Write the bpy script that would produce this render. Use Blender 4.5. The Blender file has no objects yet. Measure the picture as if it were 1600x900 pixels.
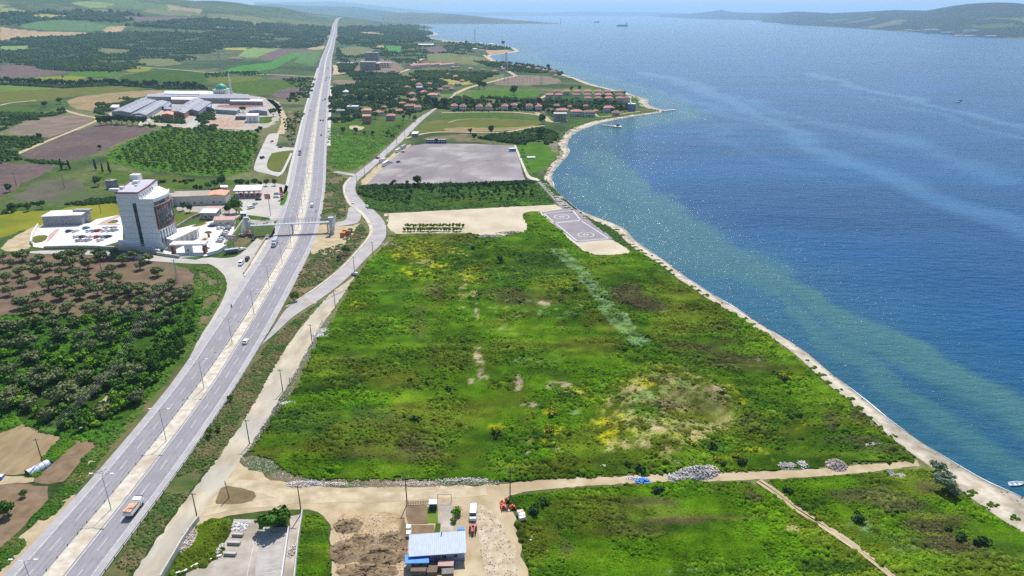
import bpy, bmesh, math, random
import numpy as np
from mathutils import Vector, Matrix, Euler

sc = bpy.context.scene
col = sc.collection
R = math.radians
random.seed(11)
rng = np.random.default_rng(11)

# ------------------------------------------------------------ camera, sky, sun, exposure
H = 120.0
PITCH = math.atan(430 / 1067)
cd = bpy.data.cameras.new("camera")
cam = bpy.data.objects.new("camera", cd)
col.objects.link(cam)
cam.location = (0, 0, H)
cam.rotation_euler = (math.pi / 2 - PITCH, 0, 0)
cd.sensor_width = 36
cd.lens = 36 * 1067 / 1600
cd.clip_start = 1
cd.clip_end = 200000
sc.camera = cam

SUN_AZ, SUN_EL = R(8), R(57)
w = bpy.data.worlds.new("World")
sc.world = w
w.use_nodes = True
nt = w.node_tree
bg = nt.nodes["Background"]
sky = nt.nodes.new("ShaderNodeTexSky")
sky.sky_type = 'NISHITA'
sky.sun_disc = False
sky.sun_elevation = SUN_EL
sky.sun_rotation = SUN_AZ
sky.air_density = 1.0
sky.dust_density = .8
sky.ozone_density = 2.5
nt.links.new(sky.outputs[0], bg.inputs[0])
bg.inputs[1].default_value = 0.10
ld = bpy.data.lights.new("sun", 'SUN')
ld.energy = 4.2
ld.angle = R(0.53)
ld.color = (1.0, 0.96, 0.90)
sun = bpy.data.objects.new("sun", ld)
col.objects.link(sun)
sdir = Vector((math.sin(SUN_AZ) * math.cos(SUN_EL), math.cos(SUN_AZ) * math.cos(SUN_EL), math.sin(SUN_EL)))
sun.rotation_euler = (-sdir).to_track_quat('-Z', 'Y').to_euler()
sun.location = sdir * 900
sc.view_settings.view_transform = 'Standard'
sc.view_settings.look = 'None'
sc.view_settings.exposure = 0.45
sc.view_settings.gamma = 1
sc.render.engine = 'CYCLES'
sc.cycles.max_bounces = 5
sc.cycles.diffuse_bounces = 2
sc.cycles.glossy_bounces = 2
sc.cycles.volume_bounces = 1
sc.cycles.use_denoising = False
sc.cycles.denoiser = 'OPENIMAGEDENOISE'
sc.cycles.sample_clamp_direct = 12

WATER_DEEP = ((.0003, .050, .145), (.0006, .072, .205))
HAZE = 6.5e-5
WAVES = (.30, .8, 1.8)

# ------------------------------------------------------------ layout maths
CP, SP, F = math.cos(PITCH), math.sin(PITCH), 1067.0


def terr(x, y):
    """height of the land: flat coastal plain, rolling hills inland"""
    x = np.asarray(x, float); y = np.asarray(y, float)
    r = np.hypot(x, y)
    az = x / np.maximum(y, 1.0)
    az = np.where(y < 1, -2.0, az)
    A = np.interp(az, [-1.2, -0.85, -0.6, -0.48, -0.37, -0.27, -0.19, -0.14, -0.10], [330, 330, 285, 255, 215, 95, 45, 14, 0])
    t = np.clip((r - 2300) / 4700, 0, 1)
    s = t * t * (3 - 2 * t)
    n = fbm(x, y, 900, 3, 5) * 2 - 1
    back = np.clip((r - 7300) / 4000, 0, 1)
    return (A * s + n * 55 * np.clip((r - 2300) / 2500, 0, 1) * np.clip(A / 150, 0, 1)) * (1 - 0.9 * back)


def _h(ix, iy, seed):
    n = (ix.astype(np.int64) * 374761393 + iy.astype(np.int64) * 668265263 + seed * 974634777) & 0x7fffffff
    n = ((n ^ (n >> 13)) * 1274126177) & 0x7fffffff
    return ((n ^ (n >> 16)) & 0xffff) / 65535.0


def vn(x, y, seed=0):
    x = np.asarray(x, float); y = np.asarray(y, float)
    ix = np.floor(x); iy = np.floor(y)
    fx = x - ix; fy = y - iy
    fx = fx * fx * (3 - 2 * fx); fy = fy * fy * (3 - 2 * fy)
    ix = ix.astype(np.int64); iy = iy.astype(np.int64)
    a = _h(ix, iy, seed); b = _h(ix + 1, iy, seed); c = _h(ix, iy + 1, seed); d = _h(ix + 1, iy + 1, seed)
    return (a * (1 - fx) + b * fx) * (1 - fy) + (c * (1 - fx) + d * fx) * fy


def fbm(x, y, s, octv=4, seed=0):
    t = 0; a = 0.5; tot = 0
    for i in range(octv):
        t = t + a * vn(np.asarray(x) / s + 17.3 * i, np.asarray(y) / s - 9.1 * i, seed + i)
        tot += a; a *= 0.5; s = s / 2.03
    return t / tot


def ray(px, py):
    u = (px - 800) / F; v = (450 - py) / F
    return u, CP + v * SP, -SP + v * CP


def G(px, py, z=0.0):
    d = ray(px, py)
    t = (H - z) / -d[2]
    return (d[0] * t, d[1] * t)


def GT(px, py):
    """point of the rolling land seen at this spot"""
    d = ray(px, py)
    hd = math.hypot(d[0], d[1])
    if d[2] < -0.052:
        x, y = G(px, py)
        return (x, y, 0.0)
    ts = np.geomspace(2000, 14000, 500) / hd
    z = H + d[2] * ts
    T = terr(d[0] * ts, d[1] * ts)
    k = np.nonzero(z <= T)[0]
    i = k[0] if len(k) else 380
    return (d[0] * ts[i], d[1] * ts[i], float(T[i]))


def proj(x, y, z=0.0):
    dz = z - H
    zc = y * CP - dz * SP
    yc = y * SP + dz * CP
    zc = np.where(np.abs(zc) < 1e-3, 1e-3, zc)
    return 800 + F * x / zc, 450 - F * yc / zc, zc


def inpoly(x, y, poly):
    x = np.asarray(x, float); y = np.asarray(y, float)
    ins = np.zeros(x.shape, bool)
    n = len(poly)
    for i in range(n):
        x1, y1 = poly[i][:2]; x2, y2 = poly[(i + 1) % n][:2]
        if y1 == y2:
            continue
        c = ((y1 > y) != (y2 > y)) & (x < (x2 - x1) * (y - y1) / (y2 - y1) + x1)
        ins ^= c
    return ins


def dseg(x, y, pts):
    """distance from points to a polyline"""
    best = np.full(np.shape(x), 1e9)
    for (ax, ay), (bx, by) in zip(pts[:-1], pts[1:]):
        dx, dy = bx - ax, by - ay
        L = dx * dx + dy * dy + 1e-9
        t = np.clip(((x - ax) * dx + (y - ay) * dy) / L, 0, 1)
        best = np.minimum(best, np.hypot(x - ax - t * dx, y - ay - t * dy))
    return best


def chaikin(pts, n=2, closed=False):
    for _ in range(n):
        q = []
        m = len(pts)
        for i in range(m if closed else m - 1):
            a = pts[i]; b = pts[(i + 1) % m]
            q.append(tuple(a[k] * .75 + b[k] * .25 for k in range(len(a))))
            q.append(tuple(a[k] * .25 + b[k] * .75 for k in range(len(a))))
        if not closed:
            q = [pts[0]] + q + [pts[-1]]
        pts = q
    return pts


def resample(pts, step):
    out = [pts[0]]
    for a, b in zip(pts[:-1], pts[1:]):
        L = math.dist(a[:2], b[:2])
        st = step if not callable(step) else step(math.hypot(a[0], a[1]))
        n = max(1, int(L / st))
        for i in range(1, n + 1):
            t = i / n
            out.append(tuple(a[k] + (b[k] - a[k]) * t for k in range(len(a))))
    return out


# ------------------------------------------------------------ tagging
def tag(o, label=None, cat=None, group=None, kind=None):
    if label: o["label"] = label
    if cat: o["category"] = cat
    if group: o["group"] = group
    if kind: o["kind"] = kind
    return o


def empty(name, loc, rz=0.0, label=None, cat=None, group=None):
    o = bpy.data.objects.new(name, None)
    o.empty_display_size = 0.5
    col.objects.link(o)
    o.location = loc if len(loc) == 3 else (loc[0], loc[1], 0)
    o.rotation_euler = (0, 0, rz)
    return tag(o, label, cat, group)


def kids(o):
    return KIDS.get(o.name, [])


KIDS = {}


def copy_tree(o, parent=None):
    c = o.copy()
    col.objects.link(c)
    if parent is not None:
        c.parent = parent
        KIDS.setdefault(parent.name, []).append(c)
    for ch in list(kids(o)):
        copy_tree(ch, c)
    return c


def dup(root, loc, rz=0.0, s=None, label=None, group=None):
    c = copy_tree(root)
    c.location = loc if len(loc) == 3 else (loc[0], loc[1], 0)
    c.rotation_euler = (0, 0, rz)
    if s is not None:
        c.scale = (s, s, s) if not isinstance(s, tuple) else s
    if label: c["label"] = label
    if group: c["group"] = group
    return c


ORD = ["first", "second", "third", "fourth", "fifth", "sixth", "seventh", "eighth", "ninth", "tenth", "eleventh",
       "twelfth", "thirteenth", "fourteenth", "fifteenth", "sixteenth", "seventeenth", "eighteenth", "nineteenth", "twentieth"]

# ------------------------------------------------------------ materials
MATS = {}


def mat(name, c1, c2=None, scale=1.0, rough=0.9, detail=5, bump=0.0, bscale=None, attr=False, orand=0.0,
        metal=0.0, spec=0.3, lo=0.35, hi=0.65, stretch=(1, 1, 1), c3=None, s3=None, t3=(0.6, 0.7), distort=0.0):
    if name in MATS: return MATS[name]
    m = bpy.data.materials.new(name)
    m.use_nodes = True
    t = m.node_tree; N = t.nodes; L = t.links
    b = N["Principled BSDF"]
    b.inputs["Roughness"].default_value = rough
    b.inputs["Metallic"].default_value = metal
    b.inputs["Specular IOR Level"].default_value = spec
    tc = N.new("ShaderNodeTexCoord")
    mp = N.new("ShaderNodeMapping"); mp.inputs["Scale"].default_value = stretch
    L.new(tc.outputs["Object"], mp.inputs[0])
    out = None
    if c2 is not None:
        nz = N.new("ShaderNodeTexNoise"); nz.inputs["Scale"].default_value = scale; nz.inputs["Detail"].default_value = detail
        nz.inputs["Distortion"].default_value = distort
        L.new(mp.outputs[0], nz.inputs["Vector"])
        rp = N.new("ShaderNodeValToRGB")
        rp.color_ramp.elements[0].position = lo; rp.color_ramp.elements[1].position = hi
        rp.color_ramp.elements[0].color = (*c1, 1); rp.color_ramp.elements[1].color = (*c2, 1)
        L.new(nz.outputs["Fac"], rp.inputs[0])
        out = rp.outputs[0]
        if c3 is not None:
            n3 = N.new("ShaderNodeTexNoise"); n3.inputs["Scale"].default_value = s3 or scale / 6; n3.inputs["Detail"].default_value = 4
            L.new(tc.outputs["Object"], n3.inputs["Vector"])
            mr = N.new("ShaderNodeMapRange"); mr.inputs[1].default_value = t3[0]; mr.inputs[2].default_value = t3[1]
            L.new(n3.outputs["Fac"], mr.inputs[0])
            mx = N.new("ShaderNodeMix"); mx.data_type = 'RGBA'
            L.new(mr.outputs[0], mx.inputs[0]); L.new(out, mx.inputs[6]); mx.inputs[7].default_value = (*c3, 1)
            out = mx.outputs[2]
    if attr:
        at = N.new("ShaderNodeVertexColor"); at.layer_name = "Col"
        if out is not None:
            mx = N.new("ShaderNodeMix"); mx.data_type = 'RGBA'; mx.blend_type = 'MULTIPLY'
            mx.inputs[0].default_value = 1
            L.new(at.outputs[0], mx.inputs[6]); L.new(out, mx.inputs[7])
            out = mx.outputs[2]
        else:
            out = at.outputs[0]
    if orand > 0:
        oi = N.new("ShaderNodeObjectInfo")
        mr = N.new("ShaderNodeMapRange"); mr.inputs[3].default_value = 1 - orand; mr.inputs[4].default_value = 1 + orand
        L.new(oi.outputs["Random"], mr.inputs[0])
        hs = N.new("ShaderNodeHueSaturation")
        L.new(mr.outputs[0], hs.inputs["Value"])
        mr2 = N.new("ShaderNodeMapRange"); mr2.inputs[3].default_value = 0.5 + orand * 0.06; mr2.inputs[4].default_value = 0.5 - orand * 0.06
        L.new(oi.outputs["Random"], mr2.inputs[0]); L.new(mr2.outputs[0], hs.inputs["Hue"])
        if out is None: hs.inputs["Color"].default_value = (*c1, 1)
        else: L.new(out, hs.inputs["Color"])
        out = hs.outputs[0]
    if out is None:
        b.inputs["Base Color"].default_value = (*c1, 1)
    else:
        L.new(out, b.inputs["Base Color"])
    if bump:
        nb = N.new("ShaderNodeTexNoise"); nb.inputs["Scale"].default_value = bscale or scale * 2; nb.inputs["Detail"].default_value = 4
        L.new(mp.outputs[0], nb.inputs["Vector"])
        bp = N.new("ShaderNodeBump"); bp.inputs["Strength"].default_value = 1; bp.inputs["Distance"].default_value = bump
        L.new(nb.outputs["Fac"], bp.inputs["Height"]); L.new(bp.outputs[0], b.inputs["Normal"])
    MATS[name] = m
    return m


M = {}
M['asphalt'] = mat('asphalt', (.235, .223, .24), (.285, .27, .288), .15, .9, bump=.01, bscale=6, c3=(.21, .20, .215), s3=.03, t3=(.5, .75), detail=8)
M['worn'] = mat('tyre_darkened_asphalt', (.205, .195, .21), (.27, .255, .27), .5, .85, detail=8)
M['shoulder'] = mat('shoulder_asphalt', (.32, .305, .31), (.39, .37, .37), .3, .9, bump=.01, bscale=5)
M['lot'] = mat('worn_asphalt', (.185, .155, .160), (.255, .218, .222), .05, .9, detail=9, stretch=(1, .35, 1), c3=(.33, .30, .29), s3=.03, t3=(.5, .66))
M['helipad'] = mat('helipad_asphalt', (.21, .185, .20), (.26, .235, .25), .12, .9, detail=8)
M['road2'] = mat('light_asphalt', (.31, .285, .28), (.40, .37, .36), .12, .9, detail=8, bump=.01, bscale=4)
M['apron'] = mat('apron_concrete', (.37, .345, .31), (.46, .43, .385), .08, .9, detail=8, bump=.01, bscale=4)
M['gravel'] = mat('median_gravel', (.44, .39, .31), (.60, .55, .46), .5, .95, detail=8, bump=.12, bscale=1.1, c3=(.40, .33, .24), s3=.12, t3=(.5, .75))
M['dirt'] = mat('dirt_track', (.34, .26, .15), (.49, .40, .26), .2, .95, detail=9, bump=.06, bscale=1.2, c3=(.33, .25, .15), s3=.05, t3=(.5, .75))
M['track'] = mat('packed_track', (.40, .32, .20), (.52, .43, .29), .4, .95, detail=8, c3=(.33, .26, .16), s3=.12, t3=(.5, .7))
M['dirtroad'] = mat('dirt_road', (.34, .29, .20), (.50, .44, .33), .25, .95, detail=9, bump=.05, bscale=1.2, c3=(.36, .34, .31), s3=.04, t3=(.45, .7), stretch=(1, .4, 1))
M['sandlot'] = mat('pale_sand_fill', (.43, .36, .25), (.54, .47, .35), .06, .95, detail=9, bump=.05, bscale=1.5, c3=(.42, .34, .22), s3=.03, t3=(.55, .8))
M['beach'] = mat('beach_sand', (.40, .34, .25), (.58, .52, .42), .35, .95, detail=8, bump=.06, bscale=1.5, c3=(.30, .24, .16), s3=.14, t3=(.55, .72), attr=True)
M['litter'] = mat('litter', (.50, .47, .44), (.62, .60, .57), 2)
M['paint'] = mat('road_paint', (.62, .62, .61), (.44, .43, .43), .8, .7, detail=8)
M['concrete'] = mat('concrete', (.42, .40, .36), (.52, .50, .46), .5, .9, detail=8, bump=.01)
M['conc_old'] = mat('old_concrete', (.30, .26, .21), (.44, .39, .33), .25, .9, detail=9, bump=.02, c3=(.26, .22, .18), s3=.12, t3=(.5, .7))
M['white'] = mat('white_render', (.78, .77, .75), (.70, .69, .67), .4, .8)
M['whitepave'] = mat('white_paving', (.70, .69, .67), (.60, .585, .56), .1, .85, detail=8)
M['redpave'] = mat('pink_paving', (.50, .33, .28), (.42, .27, .23), .3, .9)
M['panel'] = mat('white_panel', (.82, .81, .84), (.76, .75, .78), .15, .5, spec=.5)
M['brown'] = mat('brown_cladding', (.20, .07, .045), (.15, .05, .035), .5, .6)
M['glass'] = mat('dark_glass', (.03, .04, .05), (.05, .065, .08), .2, .08, spec=1.0)
M['glass2'] = mat('curtain_glass', (.05, .055, .075), (.16, .15, .19), .25, .06, spec=1.0, detail=2, lo=.45, hi=.6)
M['roofred'] = mat('red_roof_tiles', (.34, .15, .11), (.48, .25, .19), 1.2, .9, orand=.35)
M['rooforange'] = mat('orange_roof_tiles', (.60, .26, .15), (.70, .36, .24), .8, .9)
M['roofgrey'] = mat('grey_roof_sheet', (.23, .23, .26), (.36, .36, .39), .25, .6, orand=.12)
M['roofwhite'] = mat('white_roof', (.74, .74, .74), (.66, .66, .66), .2, .7)
M['wallwhite'] = mat('cream_wall', (.62, .58, .52), (.54, .50, .45), .5, .9, orand=.12)
M['wallblue'] = mat('blue_wall', (.10, .22, .48), (.08, .18, .40), .5, .9)
M['wallbrick'] = mat('brick_wall', (.36, .17, .11), (.28, .13, .09), .8, .9)
M['wallgrey'] = mat('grey_wall', (.34, .33, .34), (.27, .26, .28), .4, .9)
M['metal'] = mat('galvanised_steel', (.46, .48, .50), (.38, .40, .42), 2, .5, metal=.4)
M['dkmetal'] = mat('dark_steel', (.10, .09, .09), (.15, .14, .13), 2, .6, metal=.3)
M['wood'] = mat('weathered_wood', (.13, .09, .06), (.20, .15, .11), 3, .9)
M['bark'] = mat('bark', (.10, .075, .055), (.16, .12, .09), 4, .95)
M['tyre'] = mat('tyre_rubber', (.02, .02, .02), None, rough=.9)
M['red'] = mat('red_paint', (.50, .03, .03), (.42, .025, .025), 1, .45)
M['bluep'] = mat('blue_paint', (.04, .20, .55), (.05, .25, .62), 1, .5)
M['whitep'] = mat('white_paint', (.80, .80, .80), None, rough=.35, spec=.5)
M['silver'] = mat('silver_paint', (.48, .49, .51), None, rough=.35, metal=.3)
M['blackp'] = mat('black_paint', (.03, .03, .035), None, rough=.3, spec=.5)
M['navy'] = mat('navy_paint', (.03, .05, .12), None, rough=.35, spec=.5)
M['orange'] = mat('orange_paint', (.70, .22, .03), (.6, .18, .03), 2, .5)
M['soil'] = mat('ploughed_soil', (.085, .052, .045), (.125, .082, .072), .25, .95, detail=9, bump=.1, bscale=.8, stretch=(1, .4, 1), c3=(.07, .045, .04), s3=.015, t3=(.45, .7))
M['soilbrown'] = mat('brown_soil', (.15, .10, .055), (.22, .15, .09), .3, .95, detail=9, bump=.15, bscale=.9)
M['furrow'] = mat('furrowed_soil', (.22, .155, .08), (.30, .22, .12), .4, .95, detail=8, bump=.2, bscale=.7, stretch=(1.0, .3, 1))
M['orchsoil'] = mat('orchard_soil', (.11, .070, .040), (.18, .12, .075), .12, .95, detail=9, bump=.12, bscale=.8, c3=(.13, .12, .04), s3=.05, t3=(.52, .68))


def veg(name, c1, c2, scale=.12, c3=None, **k):
    return mat(name, c1, c2, scale, .95, detail=9, bump=k.pop('bump', .25), bscale=k.pop('bscale', .5), c3=c3, s3=k.pop('s3', .02), t3=k.pop('t3', (.5, .7)), spec=.04, **k)


M['gr_bright'] = veg('bright_crop', (0.041, 0.115, 0.007), (0.070, 0.162, 0.010), .1, c3=(0.066, 0.111, 0.015))
M['gr_mid'] = veg('green_pasture', (0.041, 0.085, 0.009), (0.070, 0.123, 0.015), .08, c3=(0.082, 0.102, 0.018))
M['gr_dark'] = veg('dark_scrub_ground', (0.023, 0.060, 0.006), (0.049, 0.102, 0.010), .15, c3=(0.057, 0.085, 0.010))
M['gr_light'] = veg('light_crop', (0.098, 0.162, 0.022), (0.131, 0.191, 0.030), .06, c3=(0.082, 0.128, 0.020))
M['gr_yellow'] = veg('yellow_crop', (0.164, 0.170, 0.015), (0.213, 0.212, 0.020), .06, c3=(0.107, 0.145, 0.015))
M['olive'] = veg('olive_pasture', (0.094, 0.106, 0.020), (0.127, 0.132, 0.028), .05, c3=(0.082, 0.119, 0.018))
M['tan'] = veg('dry_stubble', (.24, .165, .085), (.32, .23, .13), .05, c3=(.18, .17, .06))
M['taupe'] = veg('bare_field', (.16, .12, .09), (.22, .17, .13), .05, c3=(.17, .13, .10))
M['fallow'] = veg('fallow_field', (.085, .08, .055), (.12, .11, .08), .05, c3=(.07, .11, .03))
M['verge'] = veg('dry_verge', (.16, .12, .065), (.10, .12, .035), .22, c3=(.045, .09, .02), s3=.07, t3=(.48, .6), bump=.4)
M['bank'] = veg('dry_bank', (.20, .145, .085), (.13, .11, .05), .15, c3=(.06, .095, .025), s3=.045, t3=(.48, .6), bump=.4)


# ------------------------------------------------------------ mesh builder
class MB:
    def __init__(s):
        s.v = []; s.f = []; s.m = []; s.mi = 0

    def mat(s, i): s.mi = i; return s

    def add(s, vs, fs):
        o = len(s.v); s.v += [tuple(v) for v in vs]
        s.f += [tuple(i + o for i in f) for f in fs]; s.m += [s.mi] * len(fs)
        return s

    def box(s, c, d, rz=0.0, top=1.0, topx=None):
        x, y, z = c; a, b, h = d[0] / 2, d[1] / 2, d[2] / 2
        tx = top if topx is None else topx
        P = [(-a, -b, -h), (a, -b, -h), (a, b, -h), (-a, b, -h), (-a * tx, -b * top, h), (a * tx, -b * top, h), (a * tx, b * top, h), (-a * tx, b * top, h)]
        cr, sr = math.cos(rz), math.sin(rz)
        P = [(x + p[0] * cr - p[1] * sr, y + p[0] * sr + p[1] * cr, z + p[2]) for p in P]
        return s.add(P, [(0, 3, 2, 1), (4, 5, 6, 7), (0, 1, 5, 4), (1, 2, 6, 5), (2, 3, 7, 6), (3, 0, 4, 7)])

    def prism(s, poly, z0, z1, top=None):
        n = len(poly); top = top or poly
        vs = [(p[0], p[1], z0) for p in poly] + [(p[0], p[1], z1) for p in top]
        fs = [tuple(range(n - 1, -1, -1)), tuple(range(n, 2 * n))]
        fs += [(i, (i + 1) % n, n + (i + 1) % n, n + i) for i in range(n)]
        return s.add(vs, fs)

    def tube(s, pts, r, n=6, r2=None):
        pts = [Vector(p) for p in pts]
        k = len(pts); vs = []; fs = []
        for i, p in enumerate(pts):
            d = (pts[min(i + 1, k - 1)] - pts[max(i - 1, 0)]).normalized()
            a = Vector((0, 0, 1)) if abs(d.z) < .9 else Vector((1, 0, 0))
            u = d.cross(a).normalized(); w_ = d.cross(u)
            rr = r if r2 is None else r + (r2 - r) * i / (k - 1)
            for j in range(n):
                t = 2 * math.pi * j / n
                vs.append(p + (u * math.cos(t) + w_ * math.sin(t)) * rr)
        for i in range(k - 1):
            for j in range(n):
                fs.append((i * n + j, i * n + (j + 1) % n, (i + 1) * n + (j + 1) % n, (i + 1) * n + j))
        fs.append(tuple(range(n))[::-1]); fs.append(tuple((k - 1) * n + j for j in range(n)))
        return s.add(vs, fs)

    def lathe(s, c, prof, n=12):
        vs = []; fs = []
        for (r, z) in prof:
            for j in range(n):
                t = 2 * math.pi * j / n
                vs.append((c[0] + r * math.cos(t), c[1] + r * math.sin(t), c[2] + z))
        for i in range(len(prof) - 1):
            for j in range(n):
                fs.append((i * n + j, i * n + (j + 1) % n, (i + 1) * n + (j + 1) % n, (i + 1) * n + j))
        return s.add(vs, fs)

    def build(s, name, mats, parent=None, label=None, smooth=False):
        me = bpy.data.meshes.new(name)
        me.from_pydata([tuple(v) for v in s.v], [], s.f)
        if not isinstance(mats, (list, tuple)): mats = [mats]
        for m in mats: me.materials.append(m)
        me.polygons.foreach_set("material_index", s.m)
        if smooth: me.polygons.foreach_set("use_smooth", [True] * len(s.f))
        me.update()
        o = bpy.data.objects.new(name, me)
        col.objects.link(o)
        if parent is not None:
            o.parent = parent
            KIDS.setdefault(parent.name, []).append(o)
        if label: o["label"] = label
        return o


def npmesh(name, V, Fc, mats, colr=None, smooth=False, mi=None):
    """mesh from numpy arrays; Fc is (n,3) or (n,4)"""
    V = np.asarray(V, np.float32); Fc = np.asarray(Fc, np.int32)
    k = Fc.shape[1]
    me = bpy.data.meshes.new(name)
    me.vertices.add(len(V)); me.vertices.foreach_set("co", V.ravel())
    me.loops.add(Fc.size); me.loops.foreach_set("vertex_index", Fc.ravel())
    me.polygons.add(len(Fc))
    me.polygons.foreach_set("loop_start", np.arange(0, Fc.size, k, dtype=np.int32))
    try:
        me.polygons.foreach_set("loop_total", np.full(len(Fc), k, np.int32))
    except Exception:
        pass
    if smooth: me.polygons.foreach_set("use_smooth", np.ones(len(Fc), bool))
    if not isinstance(mats, (list, tuple)): mats = [mats]
    for m in mats: me.materials.append(m)
    if mi is not None: me.polygons.foreach_set("material_index", np.asarray(mi, np.int32))
    if colr is not None:
        ca = me.color_attributes.new("Col", 'FLOAT_COLOR', 'POINT')
        C4 = np.ones((len(V), 4), np.float32); C4[:, :3] = colr
        ca.data.foreach_set("color", C4.ravel())
    me.update(calc_edges=True)
    me.validate()
    o = bpy.data.objects.new(name, me)
    col.objects.link(o)
    return o


# ------------------------------------------------------------ coast
WATER = [(1600, 778), (1560, 762), (1520, 742), (1460, 705), (1400, 665), (1350, 625), (1300, 585), (1270, 558), (1230, 530), (1180, 502), (1150, 482),
         (1100, 452), (1060, 426), (1030, 400), (1007, 388), (987, 371), (978, 358), (958, 348), (929, 339), (903, 328), (885, 313), (870, 299),
         (862, 287), (861, 276), (869, 261), (886, 245), (889, 235), (885, 224), (891, 212), (909, 202), (938, 192), (967, 186), (998, 180.5),
         (1030, 176), (1041, 173), (1030, 170), (1016, 166), (1011, 160), (1013, 154), (999, 152), (987, 147), (967, 142), (943, 136), (920, 130),
         (900, 122), (880, 116), (872, 112), (850, 106), (820, 102), (796, 100), (780, 97), (768, 91), (764, 87), (780, 84.5), (814, 81), (808, 76), (790, 71.5),
         (752, 68), (720, 65), (686, 62), (660, 57), (688, 54), (680, 51), (646, 47), (688, 44.5), (678, 41), (655, 38.5), (640, 37), (600, 34)]
INNER = [(1600, 826), (1560, 802), (1520, 775), (1488, 745), (1450, 719), (1425, 706), (1383, 674), (1338, 632), (1290, 592), (1261, 566), (1224, 537),
         (1174, 506), (1145, 486), (1095, 456), (1055, 430), (1022, 404), (1001, 393), (980, 377), (971, 364), (953, 354), (925, 344), (897, 333), (877, 317), (862, 302),
         (853, 289), (851, 277), (859, 260), (875, 245), (878, 235), (873, 224), (880, 211), (900, 198), (932, 188.5), (962, 183.5), (996, 178.7),
         (1025, 175), (1033, 172.6), (1022, 171), (1003, 167), (999, 160), (998, 156), (994, 153.5), (982, 148.5), (962, 143), (938, 137), (915, 131),
         (895, 123), (876, 117), (868, 113), (846, 107), (818, 103), (793, 101), (776, 98), (763, 91.5), (759, 86.5), (776, 84), (806, 80.6), (802, 76.3), (786, 72.2),
         (750, 68.6), (718, 65.5), (684, 62.5), (655, 57.2), (680, 54.2), (674, 51.3), (640, 47.3), (680, 44.7), (670, 41.3), (650, 38.8), (635, 37.2), (595, 34.2)]
SEA_Z = -0.6
coastW = [G(x, y, SEA_Z) for x, y in WATER]
INNER = [(x, y) if w_[1] > 150 else (w_[0] * .6 + x * .4, w_[1] * .6 + y * .4) for (x, y), w_ in zip(INNER, WATER)] if len(INNER) == len(WATER) else INNER
print('coast', len(INNER), len(WATER))
coastI = [G(x, y, 0) for x, y in INNER]
# continue both lines towards and past the camera's right
dxc = (coastW[0][0] - coastW[2][0], coastW[0][1] - coastW[2][1])
ext = [(coastW[0][0] + dxc[0] * k, coastW[0][1] + dxc[1] * k) for k in (6, 3, 1)]
exti = [(coastI[0][0] + dxc[0] * k, coastI[0][1] + dxc[1] * k) for k in (6, 3, 1)]
coastW = chaikin(ext + coastW, 2)
coastI = chaikin(exti + coastI, 2)
# jitter the waterline a little
coastW = [(x + (vn(i * .35, 3.3, 1) - .5) * min(1.6, math.hypot(x, y) * .0022), y + (vn(i * .35, 9.3, 2) - .5) * min(1.8, math.hypot(x, y) * .003)) for i, (x, y) in enumerate(coastW)]
LANDPOLY = coastI + [(-4500, 16500), (-40000, 16500), (-40000, -600), (coastI[0][0], -600)]


def ribbon(name, A, B, z, m, cols=1, kind='structure', zf=None, **kw):
    """sheet between two edge lines of equal length (world points)"""
    n = len(A); V = []; Fc = []
    for i in range(n):
        for j in range(cols + 1):
            t = j / cols
            x = A[i][0] + (B[i][0] - A[i][0]) * t; y = A[i][1] + (B[i][1] - A[i][1]) * t
            zz = z if zf is None else zf(x, y, t)
            V.append((x, y, zz))
    for i in range(n - 1):
        for j in range(cols):
            a = i * (cols + 1) + j
            Fc.append((a, a + 1, a + cols + 2, a + cols + 1))
    o = npmesh(name, V, Fc, m)
    if kind: tag(o, kind=kind)
    return o


def evenly(pts, n):
    d = [0]
    for a, b in zip(pts[:-1], pts[1:]): d.append(d[-1] + math.dist(a[:2], b[:2]))
    t = np.linspace(0, d[-1], n)
    return list(zip(np.interp(t, d, [p[0] for p in pts]), np.interp(t, d, [p[1] for p in pts])))


def edges_ribbon(name, Lp, Rp, z, m, n=80, smooth=2, world=False, jit=0.0, **kw):
    A = [G(*p) for p in Lp] if not world else Lp
    B = [G(*p) for p in Rp] if not world else Rp
    A = evenly(chaikin(A, smooth), n); B = evenly(chaikin(B, smooth), n)
    if jit:
        A = [(x + (vn(i * .6, 1.1, 7) - .5) * jit, y + (vn(i * .6, 4.4, 8) - .5) * jit) for i, (x, y) in enumerate(A)]
        B = [(x + (vn(i * .6, 7.1, 9) - .5) * jit, y + (vn(i * .6, 2.4, 10) - .5) * jit) for i, (x, y) in enumerate(B)]
    return ribbon(name, A, B, z, m, **kw)


def track(name, pts, wd, z, m, kind='structure', jit=0.0, smooth=2, world=False, n=None):
    P = [G(*p[:2]) for p in pts] if not world else [tuple(p[:2]) for p in pts]
    P = chaikin(P, smooth)
    L = sum(math.dist(a, b) for a, b in zip(P[:-1], P[1:]))
    n = n or int(min(220, max(12, L / 4)))
    P = evenly(P, n); A = []; B = []
    for i, p in enumerate(P):
        q = P[min(i + 1, n - 1)]; o = P[max(i - 1, 0)]
        dx, dy = q[0] - o[0], q[1] - o[1]; l = math.hypot(dx, dy) + 1e-9
        nx, ny = -dy / l, dx / l
        w1 = wd / 2 + (vn(i * .5, 1.7, 3) - .5) * jit; w2 = wd / 2 + (vn(i * .5, 8.7, 4) - .5) * jit
        A.append((p[0] + nx * w1, p[1] + ny * w1)); B.append((p[0] - nx * w2, p[1] - ny * w2))
    return ribbon(name, A, B, z, m, kind=kind)


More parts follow.
